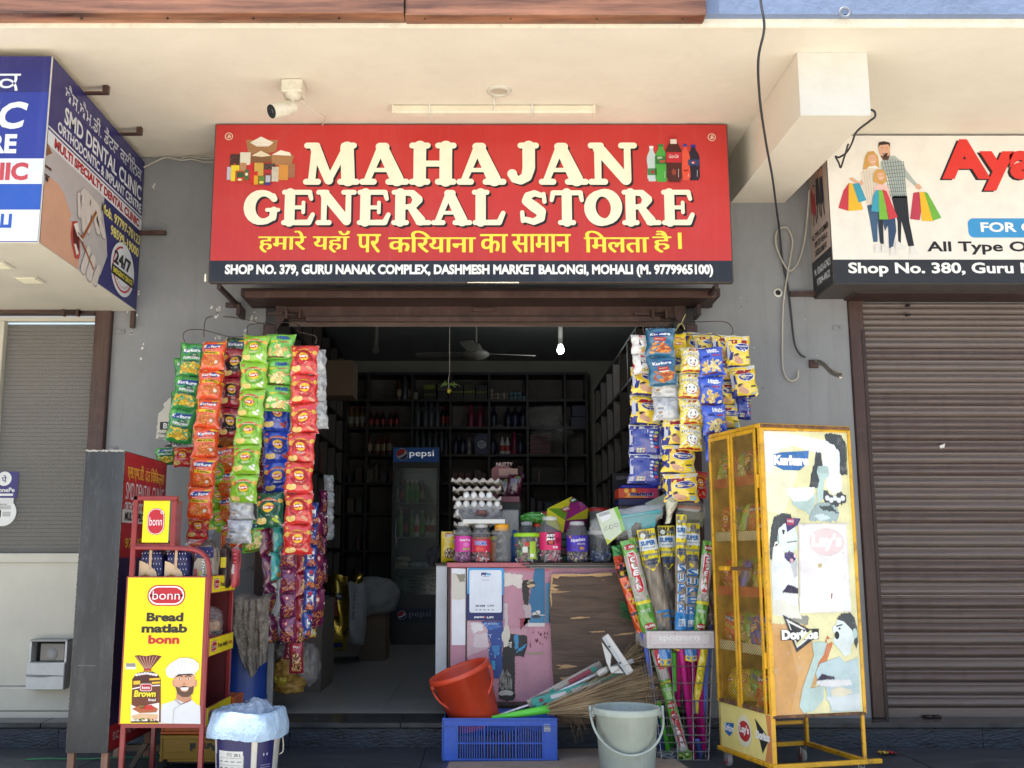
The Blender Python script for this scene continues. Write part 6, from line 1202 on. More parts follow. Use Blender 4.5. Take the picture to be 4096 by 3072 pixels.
crate_plain('orange bottle crate stacked on the yellow one',a.x,b.x+.08,CY+.002,CY+.33,ztop+.004,ztop+.19,m_ocr,((.45,.62),(.9,.62),(.45,.25)))
t=thing('crate_dolly','small dark wheel dolly under the yellow crate','dolly',(a.x,CY,0));mb=MB();mb.box(a.x+.0,b.x+.08,CY+.02,CY+.3,.028,.038,m_brownd);obj('board',mb,t)
for x in (a.x+.03,b.x+.05):
 mb=MB();mb.X=Matrix.Translation((x,CY-.0,.028))@rots(0,90);mb.lathe([(0,-.012),(.025,-.012),(.027,0),(.025,.012),(0,.012)],m_dark,n=16);obj('wheel',mb,t)
mb=MB();c4=None;z_=.02
a1=W(930/1.843,2600+750/1.843,5.7);mb.box(a1.x,a1.x+.35,5.70,5.73,.08,.11,M('old_timber',(.16,.12,.09),r=.8,var=.3));mb.ext([(a1.x+.02,5.68,.0),(a1.x+.05,5.68,.0),(a1.x+.12,5.68,.12),(a1.x+.09,5.68,.12)],(0,.018,0),M('old_timber'));obj('timber_brace',mb,None,'low weathered timber brace on the ground behind the standing board','timber')
mb=MB();mb.tube(spline([(-2.52,5.86,.006),(-2.4,5.86,.012),(-2.2,5.88,.006),(-2.0,5.9,.01),(-1.8,5.93,.006),(-1.65,5.95,.02)]),.004,M('green_string',(.03,.22,.09),r=.6),5);obj('string',mb,None,'green plastic string lying on the dark pavement at the left','string')
BY=5.2;pc=W(991,2950,BY);zr=W(991,2885,BY-.14).z+.0;br=.163
t=thing('paint_bucket','white 20 litre paint bucket with navy label lined with a blue bag','bucket',(pc.x,BY,0))
m_bk_=M('white_bucket_plastic',(.66,.65,.61),r=.4,var=.06,scale=9,dirt=.35,dirtcol=(.38,.34,.27))
mb=MB();mb.lathe([(0,.0),(br*.84,0),(br*.86,.01),(br*.96,zr-.07),(br*1.03,zr-.065),(br*1.03,zr-.035),(br*.99,zr-.03),(br*1.0,zr),(br*.95,zr),(br*.84,.02)],m_bk_,(pc.x,BY,0),48);obj('pail',mb,t)
def cyl(a,b,l):r=br*(.86+.10*b/(zr-.07))+.0016+l;th=a/br;return Vector((pc.x+r*math.sin(th),BY-r*math.cos(th),b))
pr=Pr(MB(),cyl,.0009);nv=ink('24245c',.35)
def crect(x,y,w_,h_,m,l):pr.rect(x,y,w_,h_,m,l,max(1,int(abs(w_)/.012)),1)
top=zr-.085
crect(-.15,top-.07,.205,.07,nv,1);crect(.02,top-.19,.035,.12,nv,1);crect(-.16,top-.3,.028,.23,nv,1);crect(.085,top-.27,.1,.26,nv,1);crect(-.12,top-.27,.15,.042,nv,1)
crect(-.125,top-.225,.14,.175,ink('d4d4d0',.4),2);pr.text('20 L',-.012,top-.067,.013,ink('2c2c34'),3,w=.035,bold=.02);pr.text('MADE IN INDIA',-.055,top-.062,.005,ink('44444c'),3,w=.03);pr.text('Net Quantity',-.055,top-.071,.005,ink('44444c'),3,w=.03)
for i,y in enumerate((.082,.115,.15)):crect(-.122,top-y,.134,.0012,ink('55555c'),3)
for i in range(5):crect(-.12,top-.16-i*.01,.12-.02*(i%3),.0035,ink('8a8a90'),3)
for i in range(4):crect(-.118+i*.035,top-.1,.022,.004,ink('6a6a72'),3);crect(-.118+i*.035,top-.13,.02,.006,ink('55555c'),3)
for i in range(13):crect(.105,top-.12-i*.011,.06,.0035,ink('8c8cae'),3)
for x in (.12,.14):pr.ell(x,top-.07,.004,.007,ink('c0c0d0'),3,8)
obj('label_print',pr.mb,t)
m_bag=M('blue_white_woven_bag',(.34,.47,.62),r=.45,var=.12,scale=9,bump=.5,bscale=80,dirt=.35,dirtcol=(.22,.40,.66))
mb=MB();rnd=random.Random(21);ph=[rnd.uniform(0,6) for _ in range(8)]
def bagf(u,v):
 a=2*math.pi*u;q_=Vector((math.cos(a)*2.6,math.sin(a)*2.6,v*.9));n_=1.1-3.2*abs(noise.noise(q_*1.1))+.4-1.2*abs(noise.noise(q_*2.6+Vector((3,1,7))))+.25*noise.noise(q_*6)
 k=v*3
 if k<.6:r,z=br*.86,zr-.04+k*.11
 elif k<1.1:t_=(k-.6)/.5;r,z=br*(.86+.22*t_),zr+.026+.012*math.sin(t_*3.1)
 else:t_=(k-1.1)/1.9;r,z=br*(1.08+.13*math.sin(min(1,t_*1.4)*1.5)-.03*t_),zr+.02-t_*.105
 return (pc.x+(r+n_*.003)*math.cos(a),BY+(r+n_*.003)*math.sin(a),z+n_*(.0015+.002*v)+(.006*math.sin(a*3+ph[4])))
mb.grid(bagf,200,36,m_bag);obj('bag_liner',mb,t)
mb=MB()
def cb(u,v):
 a=2*math.pi*u;q_=Vector((math.cos(a)*1.5,math.sin(a)*1.5,v*2));n_=1-3*abs(noise.noise(q_*1.2))+.7-2*abs(noise.noise(q_*2.9));r=br*.86*math.cos(v*1.45)**.7*(1+.05*n_)
 return (pc.x-.01+r*math.cos(a),BY+r*math.sin(a)*.9,zr-.02+.085*math.sin(v*1.5)*(1+.10*n_)+.02*math.cos(a)*v)
mb.grid(cb,90,26,M('pale_blue_film',(.36,.48,.64),r=.12,var=.2,alpha=.6,spec=1));obj('inner_bag',mb,t)
mb=MB();mb.tube(spline([(pc.x+br*1.0,BY-.02,zr-.06),(pc.x+br*1.1,BY-.04,zr-.1),(pc.x+br*1.12,BY-.05,zr-.15),(pc.x+br*1.02,BY-.05,zr-.165)]),.003,m_cabw,6);obj('handle',mb,t)
DYm=5.98;dc=W(972,2500,DYm);m_dr=M('blue_drum',(.01,.045,.24),r=.35,var=.15)
dz=W(1000,2420,DYm-.15).z
mb=MB();mb.lathe([(0,0),(.13,0),(.14,.02),(.144,.3),(.15,.32),(.144,.34),(.145,dz*.75),(.15,dz*.77),(.144,dz*.79),(.13,dz-.02),(0,dz-.0)],m_dr,(dc.x,DYm,0),36);obj('blue_drum',mb,None,'blue plastic drum half hidden behind the bread rack','drum')
m_kn=M('knitted_grey_cloth',(.19,.165,.135),r=.95,var=.35,scale=30,bump=1.2,bscale=90)
t0,t1=W(935,2385,DYm-.21),W(1075,2390,DYm-.21);bl,brr=W(990,2700,DYm-.22),W(1062,2740,DYm-.22)
mb=MB()
def cloth(u,v):
 xl=t0.x+(bl.x-t0.x)*max(0,v-.4)**1.4*1.7;xr=t1.x+(brr.x-t1.x)*v;z=t0.z+(bl.z-t0.z)*v*(1+.09*math.sin(u*5))
 if v<.12:return (xl+(xr-xl)*u,DYm-.19+(.12-v)*1.6,t0.z+.012*math.sin(u*9)+.004-v*.08)
 return (xl+(xr-xl)*u,DYm-.2-.006*math.sin(u*15+v*3)+.03*noise.noise(Vector((u*3.5,v*2.2,1)))+.012*noise.noise(Vector((u*11,v*5,2)))-.012*v,z+.03+.006*math.sin(u*13))
mb.grid(cloth,70,50,m_kn);obj('knitted_cloth',mb,None,'grey-brown knitted cloth draped over the blue drum','cloth')
a,b=W(1048,2860,6.16),W(1097,2480,6.16);mb=MB();mb.box(a.x-.02,b.x,6.16,6.2,.0,b.z,M('pale_grey_board',(.33,.33,.33),r=.6,dirt=.3),c=.004);obj('leaning_board',mb,None,'pale grey board standing upright beside the blue drum','board')
m_tan=M('tan_yellow_bag',(.42,.24,.05),r=.4,var=.2,bump=.5,bscale=14)
for i,(u,v,sx,sz_,lab) in enumerate(((1140,2680,.075,.07,'upper tan printed packet in the pile at the doorway'),(1155,2740,.09,.05,'lower tan printed packet lying on the doorway floor'),(1128,2715,.05,.035,'small lemon yellow packet between the tan ones'),(1120,2610,.06,.05,'crumpled grey packet on top of the doorway pile'))):
 Y=6.72+.03*(i%2);p=W(u,v,Y);blob('packet',tuple(p),(sx,.08,sz_),(m_tan,m_tan,ink('c8b040',.35),ink('6a6460',.4))[i],lab,'packet',60+i,.2,22,12,group='packets piled at the doorway',floor=FZ+.004)
p=W(1222,2660,6.85);blob('clear_bag',tuple(p),(.09,.1,.13),M('smoky_bag',(.40,.36,.33),r=.2,var=.2,alpha=.6,spec=1,bump=.6),'full translucent bag on the doorway floor under the nut packet','bag',71,.12,28,16,floor=FZ+.004)
# ================================================================ counter
CYF=6.2;q3=lambda x,y,Y=CYF:W(1700+x/2.458,1850+y/2.458,Y);q4=lambda x,y,Y=CYF:W(1650+x/2.011,2300+y/2.011,Y);q5=lambda x,y,Y=CYF:W(1700+x/2.765,1950+y/2.765,Y)
kx0,kx1=q3(248,1100).x,W(2700,2400,CYF).x;kz0,kz1=q4(500,1022).z,q3(500,985).z
ct=thing('shop_counter','old counter plastered with torn posters at the store entrance','counter',((kx0+kx1)/2,CYF,kz0))
m_ctw=M('worn_white_laminate',(.60,.62,.66),r=.4,dirt=.25,dirtcol=(.35,.33,.3),scale=6);m_cb=M('dark_worn_wood',(.07,.045,.035),r=.6,var=.3,scale=12,dirt=.4,dirtcol=(.2,.16,.13),stretch=(.3,1,6))
m_pink=M('faded_pink_laminate',(.46,.22,.28),r=.45,var=.12,scale=5,bump=.2,bscale=20,streak=.5,scol=(.34,.17,.23),dirt=.45,dirtcol=(.33,.20,.24))
mb=MB();mb.box(kx0,kx1,CYF,6.75,kz0,kz1-.03,m_pink,c=.003);obj('body',mb,ct)
mb=MB();mb.box(kx0-.02,q3(1030,1000).x,CYF-.012,6.8,kz1-.028,kz1,M('pinkish_edge',(.42,.12,.14),r=.5,dirt=.6,dirtcol=(.16,.09,.08),scale=14),c=.003);mb.box(q3(1030,1000).x+.001,kx1+.02,CYF-.02,6.8,kz1-.028,kz1,m_cb,c=.003)
obj('top',mb,ct)
mb=MB();m_lam=M('frayed_laminate_edge',(.24,.235,.23),r=.6,var=.4,scale=20,stretch=(.2,1,8))
for i in range(4):mb.box(q3(950+i*25,1000).x,kx1+.02,CYF-.022-.001*i,CYF-.0,kz1-.008-.0062*(i+1),kz1-.0085-.0062*i,m_lam if i%2 else m_cb,c=.001)
obj('edge_strip',mb,ct,kind='stuff')
mb=MB();mb.box(q3(95,1100).x,q3(220,1100,6.4).x,6.38,6.78,q4(220,930,6.4).z,q3(150,1012,6.4).z,m_ctw,c=.003);mb.box(q3(85,1100).x,q3(262,1100).x-.004,6.36,6.82,q3(150,1012,6.4).z+.001,q3(150,990,6.4).z,m_cb,c=.003);obj('side_panel',mb,ct)
mb=MB();mb.box(kx0-.012,kx0-.001,CYF-.012,6.7,kz0-.03,kz1-.03,m_cb,c=.002);mb.box(q3(400,1100).x,q3(414,1100).x,CYF-.008,CYF-.0005,kz0,kz1-.03,m_cb,c=.001);mb.box(kx0,kx1,CYF-.006,CYF-.0005,kz0-.02,kz0,m_cb,c=.001);obj('corner_trim',mb,ct)
for x in (kx0+.03,kx1-.05):mb=MB();mb.box(x,x+.05,6.3,6.35,0 if x>9 else FZ,kz0-.0005,m_brownd);mb.box(x,x+.05,6.65,6.7,FZ,kz0-.0005,m_brownd);obj('leg',mb,ct)
fn=plane((0,CYF-.0012,0),(1,0,0),(0,0,1));pr=Pr(MB(),fn,.0009)
L3=lambda pts:[(q3(*p).x,q3(*p).z) for p in pts];L4=lambda pts:[(q4(*p).x,q4(*p).z) for p in pts]
G3=lambda pts,h,l,k=.0:pr.poly(wob(L3(pts),k,l*7) if k else L3(pts),ink(h,.5),l);G4=lambda pts,h,l,k=.0:pr.poly(wob(L4(pts),k,int(pts[0][0])) if k else L4(pts),ink(h,.5),l)
G3([(262,1795),(398,1795),(400,1040),(262,1040)],'e2e4ea',1);G3([(266,1345),(330,1352),(395,1340),(395,1095),(340,1105),(300,1085),(266,1090)],'cfcabd',2,.003);G3([(300,1100),(340,1100),(392,1090),(390,1170),(350,1180),(320,1130)],'8c8474',3,.003)
G3([(300,1040),(780,1040),(1225,1050),(1225,1066),(780,1060)],'c4687a',1)
G4([(435,375),(610,375),(612,460),(590,600),(500,630),(435,655)],'c8aab0',2,.006);G4([(495,480),(600,470),(612,580),(495,580)],'d2c4c8',3,.004);G4([(470,390),(560,385),(570,440),(480,470)],'ddd8da',3,.005)
G4([(548,372),(722,372),(735,480),(720,560),(722,835),(640,828),(610,600),(635,560),(600,470),(610,430)],'26478c',4,.003);G4([(560,380),(700,380),(690,430),(600,440)],'3c68b0',5,.004);G4([(640,570),(700,560),(700,640),(660,650)],'3a7ab0',5,.003);G4([(636,690),(666,690),(664,760),(640,760)],'3f9ac4',5,.002)
c_=q4(640,490);pr.text('TY',c_.x-.02,c_.z,.022,ink('c8d4e8'),6,bold=.0);c_=q4(615,390);pr.text('लीग और िरलायंस',c_.x+.01,c_.z,.014,ink('c8d4e8'),6,w=.08);c_=q4(640,355);
for i in range(16):a=(random.uniform(560,710),random.uniform(390,800));G4([a,(a[0]+random.uniform(5,22),a[1]+3),(a[0]+random.uniform(5,22),a[1]+random.uniform(4,12))],'c9cfdc',6)
G4([(722,1000),(690,985),(700,850),(722,640),(735,480),(790,470),(822,520),(825,1000),(760,1015)],'1e1c20',3,.003);G4([(735,420),(775,400),(790,470),(770,560),(735,590),(715,480)],'d0c8ba',5,.004);G4([(790,480),(850,475),(920,490),(920,560),(890,660),(830,650)],'24242a',4,.005);G4([(815,480),(852,478),(852,590),(825,600)],'3a8ab8',5,.003);G4([(860,590),(920,545),(900,590),(830,630)],'3a8ab8',5,.003)
c_=q4(785,560);pr.text('না',c_.x,c_.z,.035,ink('e0dcd4'),6,w=.02)
for i in range(16):x=700+i*6.5;pr.line(L4([(x,900+random.uniform(0,30)),(x+random.uniform(-14,14),820),(740+random.uniform(-12,12),760)]),.0028,ink('a9a49c'),6)
c_=q4(752,950);pr.ell(c_.x,c_.z,.043,.018,ink('b8b4ae'),6,18);c_=q4(752,985);pr.ell(c_.x,c_.z,.04,.014,ink('141416'),7,18)
G4([(736,90),(810,80),(860,110),(880,90),(885,0),(735,-20)],'d9cfc8',3,.004);G4([(880,60),(905,40),(985,60),(990,95),(940,110),(930,250),(900,230),(882,150)],'2c2826',6,.004);G4([(920,80),(975,72),(990,85),(965,98),(935,100)],'c8a884',7,.003);c_=q4(945,50);pr.text('ਦਿੱਕ',c_.x,c_.z,.02,ink('c8b898'),8,w=.045,rot=.5)
G4([(925,380),(1065,385),(1062,-60),(985,-60),(930,250)],'2f6c94',4);G4([(940,345),(1063,350),(1062,415),(925,415)],'d2ccc8',5,.001);G4([(955,330),(1060,330),(1062,385),(935,385)],'3f7aa0',6);G4([(1070,385),(1100,385),(1105,70),(1072,60)],'4a86a8',4,.002);G4([(885,250),(945,225),(955,330),(920,420),(890,400),(905,340)],'b7a5a8',5,.005)
for (x,y,r1,r2,h) in ((985,315,.016,.013,'c9c6c2'),(1010,300,.014,.012,'d4d0cc'),(995,335,.028,.010,'3c4450'),(1040,322,.02,.004,'b8b8b8')):c_=q4(x,y);pr.ell(c_.x,c_.z,r1,r2,ink(h),7,14)
for k in range(16):a=(random.uniform(940,1095),random.uniform(420,560));G4([a,(a[0]+8,a[1]+random.uniform(8,30)),(a[0]-6,a[1]+random.uniform(10,34))],'7a3a44',2,.001)
G4([(920,620),(1050,615),(1060,640),(930,645)],'a88c84',2,.003);G4([(775,430),(920,420),(910,480),(800,480)],'c0929e',4,.005);G4([(860,350),(940,340),(925,380),(870,440)],'8c3848',5,.004)
G4([(735,230),(770,230),(770,400),(740,420)],'c4b4b8',4,.004);G4([(1115,430),(1110,130),(1140,120),(1150,430)],'8ca8b8',2)
for i in range(30):a=(random.uniform(440,1100),random.uniform(300,1000));G4([a,(a[0]+random.uniform(3,10),a[1]+2),(a[0]+4,a[1]+random.uniform(3,10))],random.choice(('d8c4c8','8c4c5c','5c3038')),2)
obj('torn_posters',pr.mb,ct)
pr=Pr(MB(),plane((0,CYF-.0095,0),(1,0,0),(0,0,1)),.0008)
G3([(425,1035),(776,1040),(770,1300),(768,1555),(408,1550),(415,1290)],'1d2766',1);G3([(425,1035),(776,1040),(770,1300),(415,1290)],'3f9ad6',2)
a,b=q3(437,1475),q3(753,1057);pr.rr(a.x,a.z,b.x-a.x,b.z-a.z,.01,ink('dfe5ee',.5),3)
def p3(t_,x,y,h,wpx,col,l=4,**k):c_=q3(x,y);pr.text(t_,c_.x,c_.z,h,ink(col),l,w=wpx/2.458*CYF/4150,**k)
p3('pay',580,1098,.02,55,'14246c',bold=.06);p3('tm',626,1096,.015,44,'2fa0dc',bold=.06);p3('Accepted Here',600,1122,.006,66,'22305c');p3('Scan & Pay',598,1156,.007,66,'5a6270');p3('BHIM',545,1408,.012,90,'4a4c54',shear=.2);p3('UPI',645,1408,.012,60,'4a4c54',shear=.2);p3('paytm',532,1520,.013,92,'f0f4f8',bold=.05);p3('UPI',640,1522,.012,62,'f0f4f8',bold=.03,shear=.2)
c_=q3(590,1520);pr.poly([(c_.x,c_.z-.006),(c_.x+.006,c_.z+.002),(c_.x+.003,c_.z+.005),(c_.x,c_.z+.003),(c_.x-.003,c_.z+.005),(c_.x-.006,c_.z+.002)],ink('d83848'),4)
for i in range(5):c_=q3(505+i*40,1448);pr.rect(c_.x-.006,c_.z-.002,.012,.005,ink('5a5c6c'),4)
for i in range(5):pr.line(L3([(480+i*50,1480-i*20),(500+i*55,1070+i*40)]),.0006,ink('c4cad4'),3.5)
mbp=pr.mb;a,b=q3(412,1552),q3(772,1038);mbp.box(a.x+.001,b.x-.001,CYF-.0095,CYF-.0088,a.z+.001,b.z-.001,m_ctw)
obj('payment_poster',mbp,None,'blue and white payment poster pasted on the left of the counter front','poster')
bd=thing('plywood_board','dark weathered plywood board with splintered edges leaning on the counter','board',(q3(1540,1500).x,CYF-.05,0))
m_ply=M('weathered_plywood',(.11,.073,.052),r=.75,var=.3,scale=11,streak=.12,scol=(.07,.045,.03),sst=(1,1,5),bump=.6,bscale=30,dirt=.4,dirtcol=(.06,.035,.022),stretch=(.35,1,3));m_spl=M('raw_splintered_wood',(.50,.31,.155),r=.8,var=.3,scale=25,stretch=(.2,1,4),bump=.4)
PYb=CYF-.045;mb=MB();out=wob([(lambda p:(p.x,p.z))(q3(x,y,PYb)) for x,y in ((1240,1100),(1222,1300),(1228,1600))]+[(lambda p:(p.x,p.z))(q4(x,y,PYb)) for x,y in ((1108,300),(1130,800),(1165,1195),(2000,1200))]+[(lambda p:(p.x,p.z))(q3(2300,1080,PYb))],.0025,5)
out=ccw(out);mb.ext([(x,PYb,z) for x,z in out],(0,.02,0),m_ply);mb.f.pop(len(mb.f)-len(out)-2);mb.m.pop(len(mb.m)-len(out)-2);mb.sm.pop()
pr=Pr(mb,plane((0,PYb,0),(1,0,0),(0,0,1)),.001);pr.poly(out,m_ply,.2);obj('panel',mb,bd)
pr=Pr(MB(),plane((0,PYb-.001,0),(1,0,0),(0,0,1)),.001)
def spl_(pts,l=1):pr.poly(wob([(lambda p:(p.x,p.z))(q3(x,y,PYb)) for x,y in pts],.0018,int(pts[0][0]+pts[0][1])),m_spl,l)
spl_([(1240,1100),(1400,1092),(1560,1098),(1700,1085),(1840,1080),(1840,1110),(1700,1125),(1640,1112),(1480,1122),(1330,1118),(1300,1145),(1262,1130),(1250,1190),(1320,1210),(1250,1225),(1320,1255),(1245,1262),(1440,1268),(1340,1280),(1242,1285),(1250,1400),(1240,1420),(1226,1300)])
spl_([(1425,1530),(1520,1515),(1630,1520),(1560,1532),(1460,1538)]);spl_([(1730,1155),(1795,1158),(1760,1162)])
def spl4(pts):pr.poly(wob([(lambda p:(p.x,p.z))(q4(x,y,PYb)) for x,y in pts],.0018,int(pts[0][0])),m_spl,1)
spl4([(1155,725),(1250,720),(1335,735),(1260,750),(1165,755),(1200,740)]);spl4([(1185,825),(1300,815),(1350,825),(1270,832),(1200,840)]);spl4([(1420,455),(1540,448),(1550,458),(1450,464)]);spl4([(1615,485),(1700,468),(1800,458),(1760,475),(1650,486)]);spl4([(1108,300),(1122,420),(1140,860),(1128,880),(1118,500)]);spl4([(1380,710),(1430,706),(1400,716)])
obj('splinter',pr.mb,bd,kind='stuff')
# ================================================================ goods on the counter
m_pet=M('clear_jar_plastic',(.30,.31,.32),r=.05,var=0,alpha=.24,spec=1.0)
m_lidc=M('clear_lid',(.75,.75,.74),r=.2,var=0,alpha=.5)
def candies(t,cx,cy,z,r,h,cols,n,seed):
 rnd=random.Random(seed);mb=MB()
 for i in range(n):
  a=rnd.uniform(0,6.3);q=r*rnd.random()**.35;zz=z+h*rnd.random();m=ink(rnd.choice(cols),.25);s=.009
  mb.X=Matrix.Translation((cx+q*math.cos(a),cy+q*math.sin(a),zz))@rots(rnd.uniform(0,360),rnd.uniform(0,360),rnd.uniform(0,360));mb.box(-s*1.5,s*1.5,-s*.7,s*.7,-s*.5,s*.5,m,c=.002)
 mb.X=None;obj('sweets',mb,t,kind='stuff')
def jar(lab,x0,x1,ytop,Y,lid,label,cols,lidr=.62,fillh=.3,kind='ribbed',lidh=.02,name='sweet_jar'):
 a,b=q5(x0,826,Y),q5(x1,ytop,Y);r=(b.x-a.x)/2;cx=(a.x+b.x)/2;z0=kz1+.001;H=b.z-z0;Yc=Y+r
 t=thing(name,lab,'jar',(cx,Yc,z0));mb=MB()
 fl=(lambda an,z:1+.022*math.cos(an*14)*(1 if z>H*.55 else .3)) if kind=='ribbed' else None
 prof=[(0,.003),(r*.8,.002),(r*.98,.015),(r,H*.15),(r*.97,H*.32),(r*.97,H*.6),(r*.99,H*.68),(r*.93,H*.8),(r*lidr*1.06,H*.93),(r*lidr,H*.96),(r*lidr,H-.004)]
 if kind=='tub':prof=[(0,.003),(r*.86,.002),(r*.88,.01),(r*.98,H-.02)];
 mb.lathe(prof,m_pet,(cx,Yc,z0),56 if kind=='ribbed' else 32,fl=fl);gl_o=obj('glass',mb,t)
 lr=r*lidr*1.08 if kind!='tub' else r*1.04
 mb=MB();mb.lathe([(lr,H-lidh),(lr*1.01,H-lidh*.5),(lr*.98,H),(lr*.85,H+.003),(0,H+.003)],lid,(cx,Yc,z0),32);obj('lid',mb,t)
 def c_(x,z,l):th=x/r;rr=r*1.012+l;return Vector((cx+rr*math.sin(th),Yc-rr*math.cos(th),z0+z))
 if label:pr=Pr(MB(),c_,.0008);label(pr,r,H);obj('label',pr.mb,gl_o)
 if cols:candies(t,cx,Yc,z0+.012,r*.84,H*fillh,cols,150,int(x0))
 return t
def lb(base,fn_):
 def f(pr,r,H):
  w_=r*2.6;z0_,z1_=H*.27,H*.66;pr.rect(-w_/2,z0_,w_,z1_-z0_,ink(base,.3),1,14,1);fn_(pr,r,H,(z0_+z1_)/2,z1_-z0_)
 return f
IK=lambda h:ink(h,.3)
jar('tall ribbed sweet jar with magenta gum label, leftmost on the counter',325,520,385,6.24,m_lidc,lb('d23aa0',lambda p,r,H,c,h:(p.text('Center Fresh',.012,c+h*.25,h*.16,IK('f6eef4'),2,w=r*1.3,bold=.03),p.ell(.02,c-.005,r*.38,h*.14,IK('e67ac4'),2,16),p.rr(0,c-h*.42,r*.8,h*.18,.005,IK('8ac030'),2))),('8c2c78','c060a8','5c1c58','d8a0cc'))
jar('sweet jar with red label and blue bubble lettering',512,728,405,6.21,m_lidc,lb('c82848',lambda p,r,H,c,h:(p.text('BOOMER',0,c+h*.1,h*.3,IK('f4f0f4'),2,w=r*1.35,bold=.12,rot=-.05),p.text('BOOMER',0,c+h*.1,h*.27,IK('3a5cc0'),3,w=r*1.28,bold=.04,rot=-.05),p.rect(-r,c+h*.4,r*2,h*.07,IK('2c7a58'),2,8,1),p.ell(-.02,c-h*.28,r*.22,h*.13,IK('e8604a'),2,10),p.ell(.004,c-h*.3,r*.2,h*.12,IK('e04a3c'),2.5,10))),('c83848','e8909c','8c2030','e8d0d0','2c2c34'))
jar('squat jar with yellow-orange screw lid, nearly empty',742,962,408,6.2,ink('f0a81c',.3),None,None,lidr=.66,kind='plain',lidh=.036)
jar('clear tub with lime green lid full of green sweets',990,1280,505,6.2,ink('a6dc28',.3),lambda p,r,H:(p.rect(.012,H*.12,r*.5,H*.6,IK('a8c83c'),1,4,1),p.rect(.016,H*.18,r*.3,H*.12,IK('e8ece0'),2,2,1),p.rect(-.018,H*.55,.026,.026,IK('c03a34'),2),p.rect(-.03,H*.34,.03,.035,IK('d8dcd0'),1)),('6ca838','a0c860','d8d8cc','4c7c2c','c05a78','8a8c84'),kind='tub',fillh=.72)
jar('tallest ribbed jar with pink jelly label',1270,1512,322,6.2,m_lidc,lb('de2c6c',lambda p,r,H,c,h:(p.rect(-.022,c-h*.2,.044,h*.68,IK('1c1418'),2,3,1),p.text('JUZT',0,c+h*.3,h*.17,IK('f8f0f0'),3,w=r*.75,bold=.08),p.text('JELLY',0,c+h*.1,h*.16,IK('f8f0f0'),3,w=r*.8,bold=.08),p.rect(-.012,c-h*.14,.024,h*.16,IK('d84a3a'),3),p.rect(.012,c-h*.4,.03,h*.12,IK('ece4e8'),3),p.ell(.045,c+.005,.014,.02,IK('a01838'),3,10))),('e8a0b0','2c2c34','c04868','e0dcd8'))
jar('ribbed jar with violet-blue chocolate toffee label',1575,1812,377,6.2,m_lidc,lb('4632b4',lambda p,r,H,c,h:(p.text('Alpenliebe',0,c+h*.2,h*.26,IK('f4f0f8'),2,w=r*1.4,bold=.03,rot=.1),p.rr(-r*.75,c-h*.35,r*.9,h*.25,.008,IK('4a2014'),2),p.ell(.022,c-h*.3,.014,.01,IK('c89858'),3,12),p.text('ECLAIRS',.02,c-.002,h*.11,IK('e8d8c8'),3,w=r*.7),p.rect(-r*.85,c+h*.32,.014,.016,IK('e0a040'),2))),('4a38a0','d8c8b0','2c2450','a89078'))
jar('blue-grey square-ish tub with shiny blue sweets, rightmost on the counter',1818,2075,480,6.3,m_lidc,None,('8090b8','c8d0e0','3c5c9c','6a6c80'),kind='tub',fillh=.25)
jar('open jar behind the lime-lidded tub',1035,1225,380,6.45,m_lidc,None,None,kind='plain')
jar('jar with dark red rim behind the mop pack',1835,2065,225,6.5,ink('9c1c24',.3),None,('5c2024','3a4030'),lidr=.95,kind='plain')
jar('orange-lidded jar peeping out behind the tall jelly jar',1190,1310,400,6.5,ink('d8481c',.3),None,None,kind='plain')
jar('orange tub between the red-labelled jar and the squat jar',700,790,545,6.42,ink('d8d020',.3),lambda p,r,H:p.rect(-r,H*.05,r*2,H*.75,IK('e07818'),1,8,1),None,kind='tub')
p=q5(990,560,6.5);mb=MB();mb.lathe([(0,0),(.03,0),(.032,.05),(.03,.15),(.014,.17),(.014,.2),(0,.2)],ink('2a5c9c',.3),(p.x,6.5,kz1),16);obj('blue_bottle',mb,None,'small blue bottle behind the squat jar','bottle')
mb=MB();a,b=q5(1510,826,6.45),q5(1575,500,6.45)
for i in range(4):mb.box(a.x,b.x+.02,6.45,6.6,kz1+i*.047,kz1+i*.047+.044,ink(('1c3c2c','5c2030','1c4434','24302c')[i],.3),c=.004)
obj('dark_packs',mb,None,'stack of dark green packs between the jelly jar and the toffee jar','packets')
t=thing('cake_packet','yellow cake packet with ring cake picture at the left end of the counter','packet',tuple(q5(250,810,6.5)),group=None)
a,b=q5(178,812,6.5),q5(345,487,6.5);mb=MB();w_,h_=b.x-a.x,b.z-kz1
def zf(u,v):return (a.x+w_*u,6.5-.022*math.sin(math.pi*u)**.5*math.sin(math.pi*min(1,max(0,v)))**.6,kz1+h_*v)
mb.grid(zf,10,12,foil('d6b818'));mb.box(a.x,b.x,6.502,6.51,kz1,kz1+h_,foil('d6b818'));obj('wrapper',mb,t)
pr=Pr(MB(),lambda x,y,l:Vector(zf(x,y))+Vector((0,-l,0)),.0009);pr.rr(.28,.8,.66,.15,.05,IK('a02820'),1);pr.text('ZIGGY',.61,.875,.1,IK('f4f0e8'),2,w=.6,bold=.05,rot=.08)
pr.ell(.55,.3,.34,.17,IK('3c2018'),1,20);pr.ell(.55,.3,.29,.145,IK('d8c49c'),2,20);pr.ell(.55,.31,.1,.05,IK('3c2018'),4,12)
for k in range(6):an=k*1.05;pr.ell(.55+.2*math.cos(an),.3+.1*math.sin(an),.075,.04,IK('4c2a1c'),3,8,an)
for i in range(3):pr.rect(.2,.72-i*.07,.6-.1*i,.012,IK('5c4818'),1)
pr.rect(.4,.01,.45,.04,IK('2c2418'),2);pr.rect(.05,.07,.9,.015,IK('5c4818'),1);obj('print',pr.mb,t)
